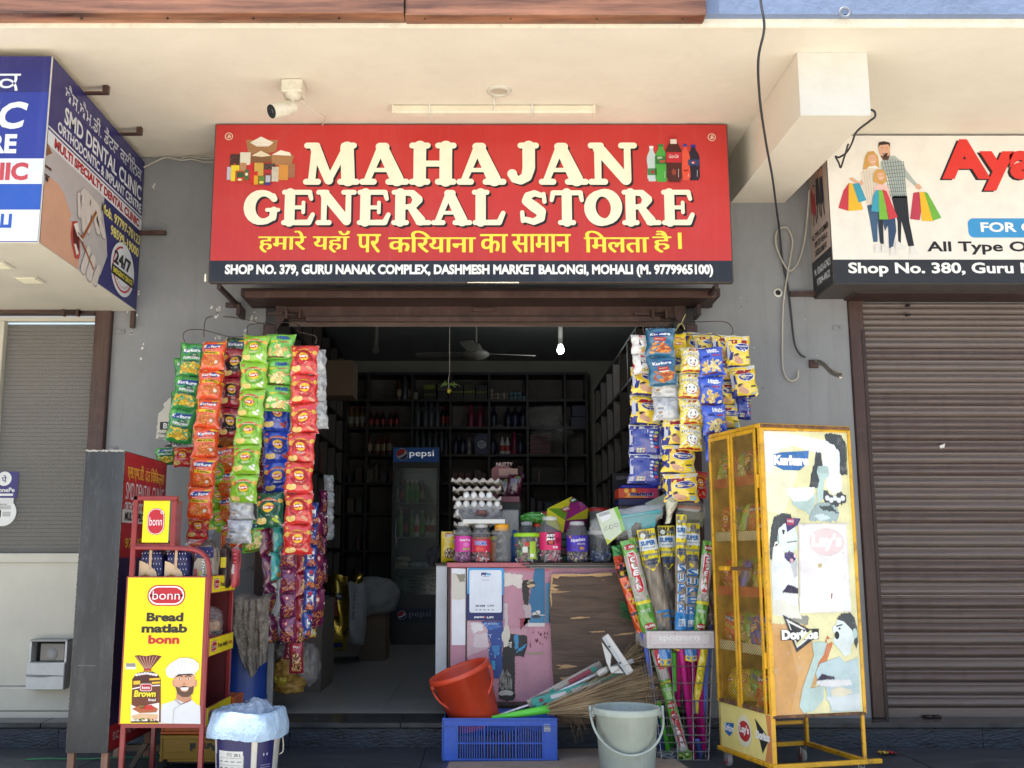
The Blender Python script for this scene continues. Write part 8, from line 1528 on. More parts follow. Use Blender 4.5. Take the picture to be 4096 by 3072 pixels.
def broom(lab,top,bot,Y,wpx,kind,Yb=None,pole=None,foot=None,wt=1.0,seed=0):
 Yb=Yb or Y;a,b=qb(top[0],top[1],Y),qb(bot[0],bot[1],Yb);L_=(a-b).length;w_=wpx/2.552*Y/4150;t=thing('broom',lab,'broom',tuple(b),group='packaged brooms in the wire basket')
 ax=(a-b)/L_;sx=Vector((ax.z,0,-ax.x));ny=Vector((0,-1,0));rnd=random.Random(seed);ph=[rnd.uniform(0,6) for _ in range(4)]
 def srf(u,v,l=0,s=1):
  prof_=1 if kind in ('super','superd','supern') else 1
  e=1 if v<.93 else max(0,1-((v-.93)/.07)**1.5)*.9+.02;ww=w_*(wt+(1-wt)*(1-v))*(1+.03*math.sin(v*11+ph[0])+.02*math.sin(v*27+ph[1]))
  d=s*(w_*.24*max(0,1-(2*u-1)**2)**.5*e+.003*math.sin(v*24+u*9+ph[2])+.0015*math.sin(v*50-u*14+ph[3]))
  return b+ax*L_*v+sx*(u-.5)*ww+ny*(d+l*s)
 body=dict(super=m_sleeve,superd=m_sleeved,supern=m_sleeve,clean=foil('5c9c34'),gala=foil('d84a18'),brown=M('brown_sleeve',(.12,.07,.05),r=.3,var=.3,spec=.7),yel=foil('e0c81c'),green=foil('2c8c3c'))[kind]
 mb=MB();mb.grid(lambda u,v:srf(u,v),12,40,body);mb.grid(lambda u,v:srf(1-u,v,0,-1),8,24,body);sv_=obj('sleeve',mb,t)
 pr=Pr(MB(),srf,.0011);I=lambda h:ink(h,.24);K=w_/L_
 def band(v0,v1,h,l=1):pr.rect(.02,v0,.96,v1-v0,I(h),l,8,max(1,int((v1-v0)*20)))
 def wave(v,l=3):
  for k in range(3):pr.line([(.04+i*.0766,v+k*.008+(.004 if i%2 else 0)) for i in range(13)],.0035,I('2c64b0'),l)
 if kind in ('super','superd','supern'):
  band(.70,.995,'e8d414');pr.poly([(.02,.71),(.98,.71),(.98,.66),(.6,.60),(.5,.585),(.35,.61),(.02,.65)],I('e8d414'),1.2);wave(.925);wave(.735);band(.79,.9,'dfe7ea',2)
  pr.text('SUPER',.48,.86,.045,I('1c68b0'),4,w=.78,bold=.05);pr.text('Bombay to Goa',.5,.815,.02,I('5c8cb8'),4,w=.6);pr.text('NO DUST',.55,.695,.028,I('24487c'),4,w=.6,bold=.04);pr.text('BROOM',.55,.66,.028,I('24487c'),4,w=.56,bold=.04)
  pr.ell(.26,.935,.13,.13*K,I('e8ecd8'),4,14);pr.text('XL',.26,.935,.02,I('2c64b0'),5)
  pr.poly([(.02,0),(.98,0),(.98,.1),(.6,.1),(.3,.06),(.02,.0)],I('2c84c8'),1)
  for v in (.13,.18):pr.rr(.3,v,.66,.03,.014,I('2c84c8'),2)
 if kind=='supern':pr.text('SUPER',.5,.38,.16*K/.16 if 0 else w_*.62/L_*1.0,I('e8f0f4'),3,w=3.4,rot=0) if 0 else None
 if kind in ('supern',):
  for i,ch in enumerate('SUPER'[::-1]):pr.text(ch,.55,.2+i*.085,.072,I('e4ecf2'),3,w=.75,bold=.1);pr.text(ch,.55,.2+i*.085,.068,I('2474bc'),4,w=.62,bold=.02)
  band(0,.17,'2c84c8',2);pr.rect(.3,.05,.6,.06,I('dce8ee'),3,4,1);pr.text('PLASTIC',.6,.09,.02,I('1c5ca0'),4,w=.5);pr.text('BROOM',.6,.065,.02,I('1c5ca0'),4,w=.5)
 if kind=='clean':
  band(.34,.84,'b4a8a4');pr.rr(.22,.42,.5,.46,.2,I('f0ecec'),2) if 0 else None
  pr.poly([(.18,.48),(.3,.42),(.7,.42),(.82,.48),(.78,.84),(.68,.87),(.3,.87),(.2,.84)],I('ece8e8'),2);pr.poly([(.22,.485),(.33,.43),(.67,.43),(.78,.485),(.74,.835),(.66,.86),(.33,.86),(.25,.835)],I('c41c34'),3)
  pr.text('Mr.',.5,.835,.03,I('f4f0f0'),4,w=.42,bold=.04)
  for i,ch in enumerate('CLEAN'):pr.text(ch,.5,.785-i*.073,.058,I('f4f0f0'),4,w=.36,bold=.05)
  pr.ell(.5,.92,.42,.032,I('a8282c'),2,16);pr.text('BROOMS',.5,.92,.03,I('f0e8e0'),3,w=.7,bold=.04);band(.30,.335,'e8d83c',2);pr.poly([(.02,.34),(.98,.34),(.9,.40),(.5,.36),(.1,.40)],I('d8d4cc'),2.4)
  pr.text('फूल झाड़ू',.5,.22,.04,I('e8efe4'),2,w=.7,bold=.02);pr.ell(.55,.06,.4,.035,I('a8282c'),2,14);pr.text('BROOMS',.55,.06,.03,I('f0e8e0'),3,w=.66,bold=.04);pr.rect(.05,.95,.9,.03,I('8cc850'),1)
 if kind=='gala':
  band(.8,.99,'18181a');pr.ell(.35,.86,.18,.03,I('c8a838'),2,14);pr.text('GRASS BROOM',.7,.88,.02,I('c8a838'),3,w=.4);pr.poly([(.0,.8),(1,.8),(1,.58),(.4,.6),(.1,.66)],I('ecc41c'),2);pr.text('Gala',.55,.66,.075,I('f4f0e8'),3,w=.8,bold=.1);pr.text('Gala',.55,.66,.07,I('b02028'),4,w=.76,bold=.03)
  pr.text('NO DUST',.55,.48,.04,I('f0d020'),3,w=.7,bold=.05);pr.text('BROOM',.6,.42,.04,I('f0d020'),3,w=.6,bold=.05);band(.25,.29,'2c2c50',2)
  for i in range(9):pr.ell(random.uniform(.2,.8),random.uniform(.06,.22),.14,.02,I(random.choice(('f0c82c','e8a020','4c9c34'))),3+i*.1,10,random.uniform(0,3))
 if kind=='yel':wave(.8);band(.2,.6,'d4e0e4',2);pr.text('SUPER',.5,.4,.1,I('1c68b0'),3,w=.2,rot=1.57)
 if kind=='green':band(.0,.55,'d84a2c',2)
 obj('print',pr.mb,sv_)
 if pole:mb=MB();mb.tube([b+ax*.04,b-ax*.05,Vector(foot)],[.014,.0155,.015],pole,12);obj('handle',mb,t)
 return t
m_mag,m_blu_,m_yp2=M('magenta_tube',(.50,.015,.20),r=.35),M('light_blue_tube',(.12,.2,.7),r=.35),ink('dcd028',.3)
qf=lambda x,y,Y:tuple(qc(x,y,Y))
broom('black, yellow and orange broom sleeve leaning out farthest left',(335,775),(560,1470),5.96,118,'gala',pole=m_blu_,foot=qf(740,1480,6.0))
broom('green broom sleeve with red label, left one',(405,535),(640,1470),5.90,158,'clean',pole=m_mag,foot=qf(1000,1560,5.95),seed=1)
broom('yellow-topped broom sleeve third from the left',(590,420),(775,1475),5.94,190,'super',pole=m_mag,foot=qf(930,1540,5.99),seed=2)
broom('dark yellow-topped broom sleeve in the middle',(800,385),(850,1475),6.0,185,'superd',pole=m_lime,foot=qf(830,1460,6.03),seed=3)
broom('narrow tall broom sleeve with blue upright lettering',(958,270),(948,1475),5.88,112,'supern',pole=m_mag,foot=qf(1050,1570,5.92),seed=4)
broom('broad yellow-topped broom sleeve right of the tall one',(1065,360),(1050,1475),5.95,165,'supern',pole=m_mag,foot=qf(1110,1390,5.97),seed=5)
broom('green broom sleeve with red label, right one',(1240,545),(1140,1475),5.90,118,'clean',pole=m_mag,foot=qf(1150,1480,6.02),seed=6)
broom('brown broom sleeve at the far right of the basket',(1300,640),(1245,1475),5.96,95,'brown',pole=m_blu_,foot=qf(1105,1560,5.98),seed=7)
broom('thin yellow sleeve poking up behind the green broom',(400,330),(450,560),6.0,46,'yel',seed=8)
broom('short green and orange sleeve behind the green broom',(290,590),(330,830),6.05,95,'green',seed=9)
broom('yellow-topped broom sleeve mostly hidden at the back left',(500,500),(640,1475),6.06,150,'super',seed=10)
broom('dark sleeve hidden behind the broad right one',(1160,540),(1120,1475),6.06,120,'brown',seed=11)
def lowpack(lab,a,b,Ya,Yb_,wpx,kind):
 p,q=qc(*a,Ya),qc(*b,Yb_);L_=(p-q).length;w_=wpx/2.469*Ya/4150;ax=(p-q)/L_;sx=Vector((ax.z,0,-ax.x));t=thing('broom',lab,'broom',tuple(q),group='brooms standing head-down in the basket')
 srf=lambda u,v,l=0,s=1:q+ax*L_*v+sx*(u-.5)*w_*(.8+.2*v)+Vector((0,-s*(w_*.25*max(0,1-(2*u-1)**2)**.5+.002*math.sin(v*25+u*8))-l,0))
 body=foil('5c9c34') if kind=='clean' else foil('e0cc28');mb=MB();mb.grid(lambda u,v:srf(u,v),10,26,body);mb.grid(lambda u,v:srf(1-u,v,0,-1),6,12,body);obj('sleeve',mb,t);pr=Pr(MB(),srf,.001);I=lambda h:ink(h,.24)
 if kind=='clean':
  pr.rect(.02,.02,.96,.33,I('b4a8a4'),1,6,6);pr.poly([(.2,.06),(.8,.06),(.78,.38),(.5,.41),(.22,.38)],I('c41c34'),2)
  for i,ch in enumerate('CLEAN'):pr.text(ch,.5,.30-i*.057,.045,I('f4f0f0'),3,w=.34,bold=.05)
  pr.text('Mr.',.5,.355,.03,I('f4f0f0'),3,w=.4);pr.ell(.5,.45,.42,.035,I('a8282c'),2,14);pr.text('BROOMS',.5,.45,.03,I('f0e8e0'),3,w=.7);pr.text('फूल झाड़ू',.5,.6,.035,I('e8efe4'),2,w=.7);pr.rect(.02,.66,.96,.02,I('e8d83c'),2,6,1);pr.rect(.02,.70,.96,.29,I('b4a8a4'),1,6,6);pr.rr(.2,.8,.6,.2,.06,I('c41c34'),2)
  for i,ch in enumerate('AN'):pr.text(ch,.5,.93-i*.06,.045,I('f4f0f0'),3,w=.34,bold=.05)
 else:pr.ell(.45,.62,.26,.05,I('2c2818'),1,14);pr.ell(.45,.62,.22,.042,I('e0cc28'),2,14);pr.ell(.45,.44,.14,.07,I('2c2818'),1,14);pr.ell(.45,.44,.11,.06,I('e0cc28'),2,14);pr.rect(.02,0,.96,.2,m_sleeve,1,4,1)
 obj('print',pr.mb,t)
lowpack('green and red broom sleeve slanting down behind the basket wires',(680,480),(950,1500),5.90,5.88,118,'clean')
lowpack('yellow sleeve with round black emblem behind the basket wires',(1150,478),(1060,1120),5.90,5.95,84,'yel')
for i,(a,b,m,lab) in enumerate((((905,480),(895,1050),m_mag,'magenta broom pole standing in the middle of the basket'),((985,560),(1050,1570),m_mag,'magenta broom pole right of the middle'),((1115,900),(1150,1480),m_mag,'magenta broom pole at the right side of the basket'),((1085,1380),(1110,1568),m_blu_,'light blue pole foot at the bottom right of the basket'),((852,520),(865,900),m_lime,'bright green pole behind the magenta ones'),((650,900),(720,1500),M('navy_tube',(.02,.04,.2),r=.4),'navy blue pole at the left side of the basket'),((700,1000),(800,1500),m_lime,'green pole foot at the bottom left of the basket'))):
 mb=MB();p,q=qc(*a,5.90+.02*(i%3)),qc(*b,5.91+.02*(i%2));mb.tube([p,q],[.013,.0125],m,12);obj('pole',mb,None,lab,'pole')
for i,(x,lab) in enumerate(((762,'blue and yellow sleeve cuff hanging below the band at the left'),(890,'yellow cuff strip below the band in the middle'),(1018,'blue and yellow sleeve cuff below the band at the right'))):
 t=thing('sleeve_cuff',lab,'cuff',tuple(qc(x,600,5.88)));a,b=qc(x-58 if i!=1 else x-40,660 if i==0 else (500 if i==1 else 605),5.88),qc(x+62 if i!=1 else x+40,480,5.88)
 fn_=lambda u,v,a=a,b=b,i=i:(a.x+(b.x-a.x)*u-.006*i*0,5.885-.012*max(0,1-(2*u-1)**2)**.5+.003*math.sin(u*13+v*5),a.z+(b.z-a.z)*v+.003*math.sin(u*9))
 mb=MB();mb.grid(fn_,12,6,foil('2c7cc4' if i!=1 else 'e0c81c'));obj('film',mb,t);pr=Pr(MB(),lambda u,v,l,f=fn_:Vector(f(u,v))+Vector((0,-l,0)),.001)
 pr.rect(0,0,1,.42,ink('ecd014',.24),1,8,1);[pr.line([(.04+j*.077,.2+k*.07+(.03 if j%2 else 0)) for j in range(13)],.03,ink('2c64b0',.24),2) for k in range(2)];obj('print',pr.mb,t)
blob('crumpled_film',tuple(qc(800,1540,5.95)),(.06,.05,.03),M('crumpled_dark_film',(.15,.16,.18),r=.2,var=.5,spec=1,bump=.8),'crumpled dark film at the bottom of the basket','film',3,.3)
blob('crumpled_film',tuple(qc(960,1530,5.90)),(.035,.04,.03),foil('6c8c24'),'crumpled green and yellow film at the bottom of the basket','film',6,.25)
m_gbr=M('green_bristle',(.02,.22,.07),r=.6,var=.3)
t=thing('green_brush','bright green bristle brush fanning out left of the brooms','brush',tuple(qb(490,1400,6.1)));mb=MB();rnd=random.Random(4)
for i in range(150):
 e=qb(345+rnd.uniform(-20,60)*1.2,1150+rnd.uniform(0,170),6.08+rnd.uniform(-.02,.02));s_=qb(490+rnd.uniform(-8,8),1375+rnd.uniform(-18,18),6.08);mb.tube([s_,s_.lerp(e,.5)+Vector((0,0,.006)),e],.0011,m_gbr if i%5 else m_grass,3,caps=False)
obj('bristles',mb,t,kind='stuff');mb=MB();mb.tube([qb(480,1350,6.08),qb(505,1420,6.08)],.014,m_gbr,12);obj('head',mb,t)
t=thing('mop_pack','teal flat mop in a clear bag with white-green card, lying above the brooms','mop',tuple(qb(400,400,6.0)))
def slab(nm,pts,Y,dep,m,parent,bulge=0):
 mb=MB();mb.ext([tuple(qb(x,y,Y)) for x,y in pts],(0,dep,0),m);return obj(nm,mb,parent)
m_tq=M('teal_mop_plastic',(.05,.30,.33),r=.35,var=.12)
mb=MB()
def mopf(u,v):
 a=2*math.pi*u;p=qb(300+455*v,300-60*v+8*math.sin(v*9),6.02);r_=.047*(1-.1*v);return (p.x,p.y-r_*math.cos(a)*.8,p.z+r_*math.sin(a)-.0)
mb.grid(mopf,16,14,M('grey_microfibre',(.46,.47,.48),r=.9,var=.2,bump=.8,bscale=70));obj('fibre_roll',mb,t)
slab('teal_head',[(312,300),(745,235),(750,275),(700,290),(690,400),(560,425),(545,365),(495,350),(420,440),(330,430)],5.955,.03,m_tq,t)
mb=MB();beam(mb,qb(312,300,5.94),qb(748,240,5.94),.018,.012,m_tq,c=.003);obj('rim',mb,t)
slab('card',[(90,270),(305,195),(345,300),(385,430),(205,585),(150,450)],5.93,.012,ink('c8d4bc',.35),t)
pr=Pr(MB(),lambda a,b,l:qb(a,b,5.93)+Vector((0,-l,0)),.001);pr.poly([(265,210),(305,197),(345,300),(385,430),(350,458),(320,330)],ink('7cb83c',.3),1);pr.poly([(105,265),(215,232),(240,310),(150,355)],ink('e0e2e4',.35),1)
for i in range(12):pr.poly([(112+i*9,268-i*2.6),(116+i*9,267-i*2.6),(128+i*9,300-i*3),(124+i*9,301-i*3)],ink('2c2c30'),2)
pr.union(ring(242,400,19,17,0,360,lambda t_:2.2,18),ink('3c4440'),2);pr.union(ring(292,385,19,17,0,360,lambda t_:2.2,18),ink('3c4440'),2);pr.line([(170,445),(235,410)],3,ink('3c4440'),2);pr.line([(165,425),(200,395)],3,ink('5c645c'),2)
pr.poly([(205,585),(385,430),(350,458),(240,540),(180,520)],ink('b8c040',.35),1);obj('card_print',pr.mb,t)
mb=MB();c_=qb(390,330,5.99);rnd=random.Random(3)
def bagq(u,v):
 a=2*math.pi*u;n_=math.sin(a*5+v*9)*.5+math.sin(a*9-v*14)*.4+math.sin(a*3+v*23)*.3;p=qb(30+740*v,400-180*v+60*math.sin(v*3.1),6.0);r_=.085*math.sin(math.pi*min(.98,max(.03,v)))**.35
 return (p.x+n_*.006,p.y-r_*.95*math.cos(a),p.z+r_*math.sin(a)+n_*.006)
mb.grid(bagq,36,40,M('clear_bag_film',(.80,.83,.82),r=.07,var=0,alpha=.17,spec=1.0));obj('clear_bag',mb,t)
t=thing('mop_pack','cream paper pack pointing down in front of a brown striped mop pad','mop',tuple(qb(860,300,5.95)))
def conef(u,v,s=1):
 cx=880+(-60)*v;hw_=60*(1-.45*v)+12*math.sin(v*6);y=75+290*v;p=qb(cx+(u-.5)*2*hw_,y+6*math.sin(u*5),5.92);return (p.x,p.y-s*.03*max(0,1-(2*u-1)**2)**.5+.004*math.sin(v*19+u*8),p.z)
mb=MB();mb.grid(lambda u,v:conef(u,v),14,20,M('cream_paper_film',(.62,.60,.44),r=.3,var=.15,spec=.8,bump=.5));mb.grid(lambda u,v:conef(1-u,v,-1),8,10,M('cream_paper_film'));obj('paper',mb,t)
pr=Pr(MB(),lambda a,b,l:Vector(conef(a,b))+Vector((0,-l,0)),.001);pr.ell(.5,.13,.34,.12,ink('6c6a58',.4),1,16);pr.ell(.5,.13,.28,.1,ink('cfc9a4',.4),2,16);pr.line([(.3,.12),(.5,.16),(.7,.1)],.03,ink('6c6a58',.4),3)
for i in range(4):pr.text('Life Easier',.6,.5+i*.08,.04,ink('a04848',.4),1,w=.4,rot=math.pi)
obj('print',pr.mb,t)
slab('pad',[(930,100),(1100,92),(1160,190),(1130,240),(980,235),(925,180)],5.99,.05,M('brown_striped_pad',(.17,.13,.10),r=.9,var=.4,scale=5,stretch=(6,1,.3)),t)
slab('orange_bar',[(920,182),(1150,200),(1160,222),(925,205)],5.98,.012,ink('c86a3c',.3),t);slab('white_bar',[(925,207),(1158,224),(1130,250),(930,232)],5.982,.01,ink('c8c4bc',.3),t)
mb=MB()
def bg2(u,v):a=2*math.pi*u;p=qb(910+290*v,200+60*v,6.02);n_=math.sin(a*4+v*11)*.5+math.sin(a*7-v*5)*.4;r_=.07*math.sin(math.pi*min(.98,max(.03,v)))**.4;return (p.x+n_*.005,p.y-r_*math.cos(a),p.z+r_*1.1*math.sin(a)+n_*.006)
mb.grid(bg2,28,24,M('clear_bag_film'));obj('clear_bag',mb,t)
slab('handle_card',[(985,240),(1190,255),(1180,400),(1080,420),(1010,350)],6.04,.03,ink('8c8c6c',.35),t)
t=thing('sweet_box','orange fruit-printed sweet box with a blue lid above the mop pack','box',tuple(qb(520,100,6.3)));x0_,x1_=qb(318,60,6.3).x,qb(718,60,6.3).x
zA,zB,zC,zD=qb(500,182,6.3).z,qb(500,108,6.3).z,qb(500,8,6.3).z,qb(500,-28,6.3).z
mb=MB();mb.box(x0_,x1_,6.3,6.5,zB,zC,ink('c8482c',.35),c=.003);obj('carton',mb,t);mb=MB();mb.box(x0_+.02,x1_-.0,6.31,6.49,zC+.0005,zD,ink('2028a0',.35),c=.003);obj('lid',mb,t)
pr=Pr(MB(),plane((x0_,6.3,zB),(1,0,0),(0,0,1)),.001);W_,H_=x1_-x0_,zC-zB
for (x,y,r_,h) in ((.2,.75,.016,'f0a030'),(.2,.75,.012,'f4c060'),(.38,.8,.014,'f0a030'),(.38,.8,.010,'f4c060'),(.25,.35,.012,'f0a030'),(.55,.85,.012,'c83040'),(.7,.8,.012,'d83848'),(.85,.75,.012,'b83058')):pr.ell(W_*x,H_*y,r_,r_,ink(h,.35),1+r_*0+(0 if r_>.013 else .5),12)
pr.rect(W_*.62,0,W_*.38,H_,ink('b83a6c',.35),.6);pr.text('mentos',W_*.58,H_*.42,H_*.42,ink('e8e4f0',.35),2.5,w=W_*.6,bold=.12);pr.text('mentos',W_*.58,H_*.42,H_*.38,ink('14186c',.35),3,w=W_*.57,bold=.05);pr.rect(W_*.15,H_*.06,W_*.6,H_*.08,ink('e8a838',.35),2);obj('print',pr.mb,t)
mb=MB();mb.box(x0_-.0,x1_+.01,6.305,6.52,zA,zB-.001,ink('1c2050',.4),c=.003);obj('navy_box',mb,None,'navy blue box under the fruit-printed sweet box','box')
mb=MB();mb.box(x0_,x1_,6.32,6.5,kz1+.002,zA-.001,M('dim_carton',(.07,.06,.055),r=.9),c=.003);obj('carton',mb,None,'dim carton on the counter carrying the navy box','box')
p=q3(1945,150,6.9);mb=MB();mb.box(p.x-.07,p.x+.08,6.9,7.05,kz1,p.z+.03,ink('0c0b10'));pr=Pr(mb,plane((p.x-.06,6.9,p.z-.02),(1,0,0),(0,0,1)),.001);pr.text('GEMS',.06,.02,.025,ink('6c6a72'),1,w=.09);obj('gems_box',mb,None,'black box with pale lettering in the gloom beside the nappy packs','box')
slab_=MB();slab_.ext([tuple(qb(x,y,6.15)) for x,y in ((590,160),(800,60),(820,150),(740,230),(720,330),(700,380))],(0,.012,0),ink('b8c4b4',.3));obj('white_film_pack',slab_,None,'pale film-wrapped sheet standing behind the mop pack','pack')
# ================================================================ yellow mesh rack
m_yr=M('yellow_rack_paint',(.66,.35,.012),r=.4,var=.15,scale=7,dirt=.9,dirtcol=(.13,.055,.025),coat=.1,bump=.15);m_rust=M('rusty_edge',(.13,.06,.035),r=.8,var=.35,scale=20,dirt=.6,dirtcol=(.6,.33,.02),bump=.4)
RZ=R(15.5);P0=W(3037,1700,5.2);RW,RDp=.525,.535
rt=thing('snack_rack','tall yellow metal snack cabinet with mesh doors and a worn poster side','rack',(P0.x,5.2,0),rot=(0,0,RZ))
wl=lambda x,y,z:Vector((P0.x+x*math.cos(RZ)-y*math.sin(RZ),5.2+x*math.sin(RZ)+y*math.cos(RZ),z))
zTop=W(3037,1700,5.2).z;zPb=W(3097,2863,5.2).z;zFr=.105
def part(nm,fn_,**k):mb=MB();fn_(mb);return obj(nm,mb,rt,**k)
tk=.022
part('poster_panel',lambda m:m.box(.004,RW-.004,0,.006,zPb,zTop-.012,ink('d8d4b8',.5),c=.002))
for (x,y) in ((0,0),(RW-tk,0),(0,RDp-tk),(RW-tk,RDp-tk)):part('post',lambda m,x=x,y=y:m.box(x-(.004 if x==0 else -.004),x+tk,y+(.0065 if y==0 else 0),y+tk,.085,zTop,m_yr,c=.003))
part('top_frame',lambda m:(m.box(-.006,RW+.006,-.006,tk,zTop-.012,zTop+.01,m_yr,c=.004),m.box(-.006,tk,tk+.0005,RDp+.006,zTop-.012,zTop+.01,m_yr,c=.004),m.box(RW-tk,RW+.006,tk+.0005,RDp+.006,zTop-.012,zTop+.01,m_yr,c=.004),m.box(tk+.0005,RW-tk-.0005,RDp-tk,RDp+.006,zTop-.012,zTop+.01,m_yr,c=.004)))
part('roof',lambda m:m.add([(0,0,zTop+.011),(RW,0,zTop+.011),(RW,RDp,zTop+.011),(0,RDp,zTop+.011),(.1,.15,zTop+.03),(RW-.1,.15,zTop+.03),(RW-.1,RDp-.05,zTop+.03),(.1,RDp-.05,zTop+.03)],[(0,1,5,4),(1,2,6,5),(2,3,7,6),(3,0,4,7),(4,5,6,7)],m_yr))
part('edge_trim',lambda m:(m.box(-.005,.02,-.0065,-.0006,zPb-.012,zTop-.012,m_yr,c=.002),m.box(RW-.014,RW+.004,-.0065,-.0006,zPb-.012,zTop-.012,m_yr,c=.002),m.box(.0205,RW-.0145,-.0065,-.0006,zTop-.024,zTop-.0125,m_yr,c=.002)))
part('rust_edge',lambda m:(m.box(.0,RW,-.009,-.0065,zTop-.010,zTop+.006,m_rust),m.box(0,RW,-.009,.006,zPb-.014,zPb-.001,m_rust,c=.003)))
part('base_frame',lambda m:(m.box(-.012,RW+.075,-.012,.014,zFr-.022,zFr,m_yr,c=.003),m.box(-.012,.014,.0145,RDp+.02,zFr-.022,zFr,m_yr,c=.003),m.box(RW-.02,RW+.006,.0145,RDp+.02,zFr-.022,zFr,m_yr,c=.003),m.box(.0145,RW-.0205,RDp-.005,RDp+.02,zFr-.022,zFr,m_yr,c=.003),m.box(.0145,RW-.0205,RDp-.003,RDp+.018,zFr+.09,zFr+.11,m_yr,c=.003),m.box(RW+.0751,RW+.077,-.009,.011,zFr-.019,zFr-.003,m_dark)))
part('back_sheet',lambda m:m.box(.0,RW,RDp-.003,RDp,zPb,zTop,m_yr));part('right_sheet',lambda m:m.box(RW-.003,RW,tk,RDp-tk,zPb,zTop,m_yr));part('floor_sheet',lambda m:m.box(.01,RW-.01,.01,RDp-.01,zPb-.004,zPb+.004,m_yr))
zMb=zPb+.002;part('skirt',lambda m:m.box(-.004,.0,.0075,RDp,zFr+.002,zMb,M('cream_yellow_skirt',(.78,.66,.22),r=.5,dirt=.3,dirtcol=(.5,.38,.12)),c=.001))
def leaf(y0,y1):
 t0_=.02
 part('door_frame',lambda m:(m.box(-.014,-.0045,y0,y0+t0_,zMb,zTop-.014,m_yr,c=.002),m.box(-.014,-.0045,y1-t0_,y1,zMb,zTop-.014,m_yr,c=.002),m.box(-.014,-.0045,y0+t0_,y1-t0_,zMb,zMb+t0_,m_rust,c=.002),m.box(-.014,-.0045,y0+t0_,y1-t0_,zTop-.014-t0_,zTop-.014,m_yr,c=.002)))
 dm=MB();hy,hz=.0105,.0075;ny_=int((y1-y0-2*t0_)/hy);nz_=int((zTop-.014-zMb-2*t0_)/hz);m_me=M('yellow_brown_mesh',(.30,.19,.05),r=.5,var=.4,dirt=.5,dirtcol=(.12,.06,.03),scale=14);ww=.0019
 for j in range(nz_):
  for i in range(ny_):
   y_,z_=y0+t0_+i*hy,zMb+t0_+j*hz;s=(i+j)%2
   a,b=((y_,z_),(y_+hy,z_+hz)) if s else ((y_,z_+hz),(y_+hy,z_))
   dm.add([(-.009,a[0],a[1]-ww),(-.009,b[0],b[1]-ww),(-.011,b[0],b[1]+ww),(-.011,a[0],a[1]+ww)],[(0,1,2,3)],m_me)
 obj('mesh_panel',dm,rt,kind='stuff')
leaf(.03,.285);leaf(.295,RDp-.005)
part('hinge',lambda m:m.box(-.02,-.004,.012,.034,zTop-.32,zTop-.25,m_yr,c=.003));part('hinge',lambda m:m.box(-.02,-.004,.012,.034,zPb+.22,zPb+.30,m_yr,c=.003));part('hinge',lambda m:m.box(-.02,-.004,.29,.305,zTop-.2,zTop-.05,m_yr,c=.003))
zl_=W(2950,2275,5.4).z
part('latch',lambda m:(m.box(-.05,-.0145,.32,.40,zl_-.012,zl_+.014,m_yr,c=.006),m.box(-.022,-.0145,.1,.3195,zl_-.008,zl_+.008,m_rust,c=.002)))
for i in range(5):
 z_=zPb+.02+(zTop-zPb)*(i+.0)/5;
 if i:part('shelf',lambda m,z_=z_:(m.box(.01,RW-.01,.02,RDp-.01,z_-.004,z_,M('shelf_sheet',(.45,.40,.30),r=.6)),m.box(.006,.014,.02,RDp-.01,z_-.03,z_+.02,ink('d8d0a0' if i%2 else 'c84a34',.5),c=.003)))
for (x,y) in ((.03,.02),(.03,RDp-.02),(RW-.05,RDp-.02),(RW-.03,.03)):
 def cas(m,x=x,y=y):m.X=Matrix.Translation((x,y,.037))@rots(0,90);m.lathe([(0,-.013),(.022,-.013),(.023,-.009),(.034,-.009),(.036,0),(.034,.009),(.023,.009),(.022,.013),(0,.013)],M('castor_grey',(.35,.33,.32),r=.5),n=20);m.lathe([(.013,.0135),(.022,.0135)],M('castor_pink',(.5,.03,.07)),n=16);m.lathe([(.013,-.0135),(.022,-.0135)],M('castor_pink'),n=16);m.X=None;m.box(x-.018,x-.015,y-.014,y+.014,.03,.082,m_wg);m.box(x+.015,x+.018,y-.014,y+.014,.03,.082,m_wg)
 part('castor',cas)
def pf(a,b,l):return Vector((.022+a*(RW-.037),-l,zPb+b*(zTop-.012-zPb)))
pr=Pr(MB(),pf,.0007)
def PQ(x,y):b=(1415-y)/1333;xl=405-55*b;return ((x-xl)/(453-31*b),b)
def worn(h):
 c=[(int(h[i:i+2],16)/255)**2.2*.8+.012 for i in (0,2,4)];d=[x*.55+.22 for x in c]
 return M('worn_print_'+h,c,r=.5,var=.14,scale=7,dirt=.75,dirtcol=d,streak=.35,scol=[x*.7+.16 for x in c],sst=(14,14,3))
def PP(pts,h,l=2,k=0):pr.poly(wob([PQ(*p) for p in pts],(k*.7 if k else .0008),int(pts[0][0]+pts[0][1])),worn(h),l)
PP([(350,85),(770,80),(858,1415),(405,1415)],'ebe6b0',1);PP([(352,100),(480,100),(520,300),(450,500),(366,480)],'f2eecb',1.3);PP([(383,1000),(560,1010),(640,1200),(560,1415),(405,1415)],'d9a868',1.4,.006);PP([(395,1050),(470,1060),(520,1250),(480,1410),(405,1415)],'cf9a58',1.6,.006);PP([(620,1200),(670,1060),(700,1100),(640,1250)],'d07c48',2,.003)
PP([(352,108),(460,105),(740,145),(745,190),(620,200),(500,165),(430,185),(385,300),(362,290)],'f7f4f8',2.2,.004)
PP([(398,210),(440,200),(578,188),(570,250),(530,285),(450,285),(398,262)],'2c6cb0',4);PP([(398,262),(450,270),(530,270),(565,250),(530,287),(450,287)],'1c3c80',4.5);c_=PQ(488,238);pr.text('Kurkure',c_[0],c_[1],.038,ink('f6f4f0',.45),5,w=.42,bold=.08,rot=.0,shear=.1)
dk_,sk2,lt_='3c4246','bcd6d0','e2efed'
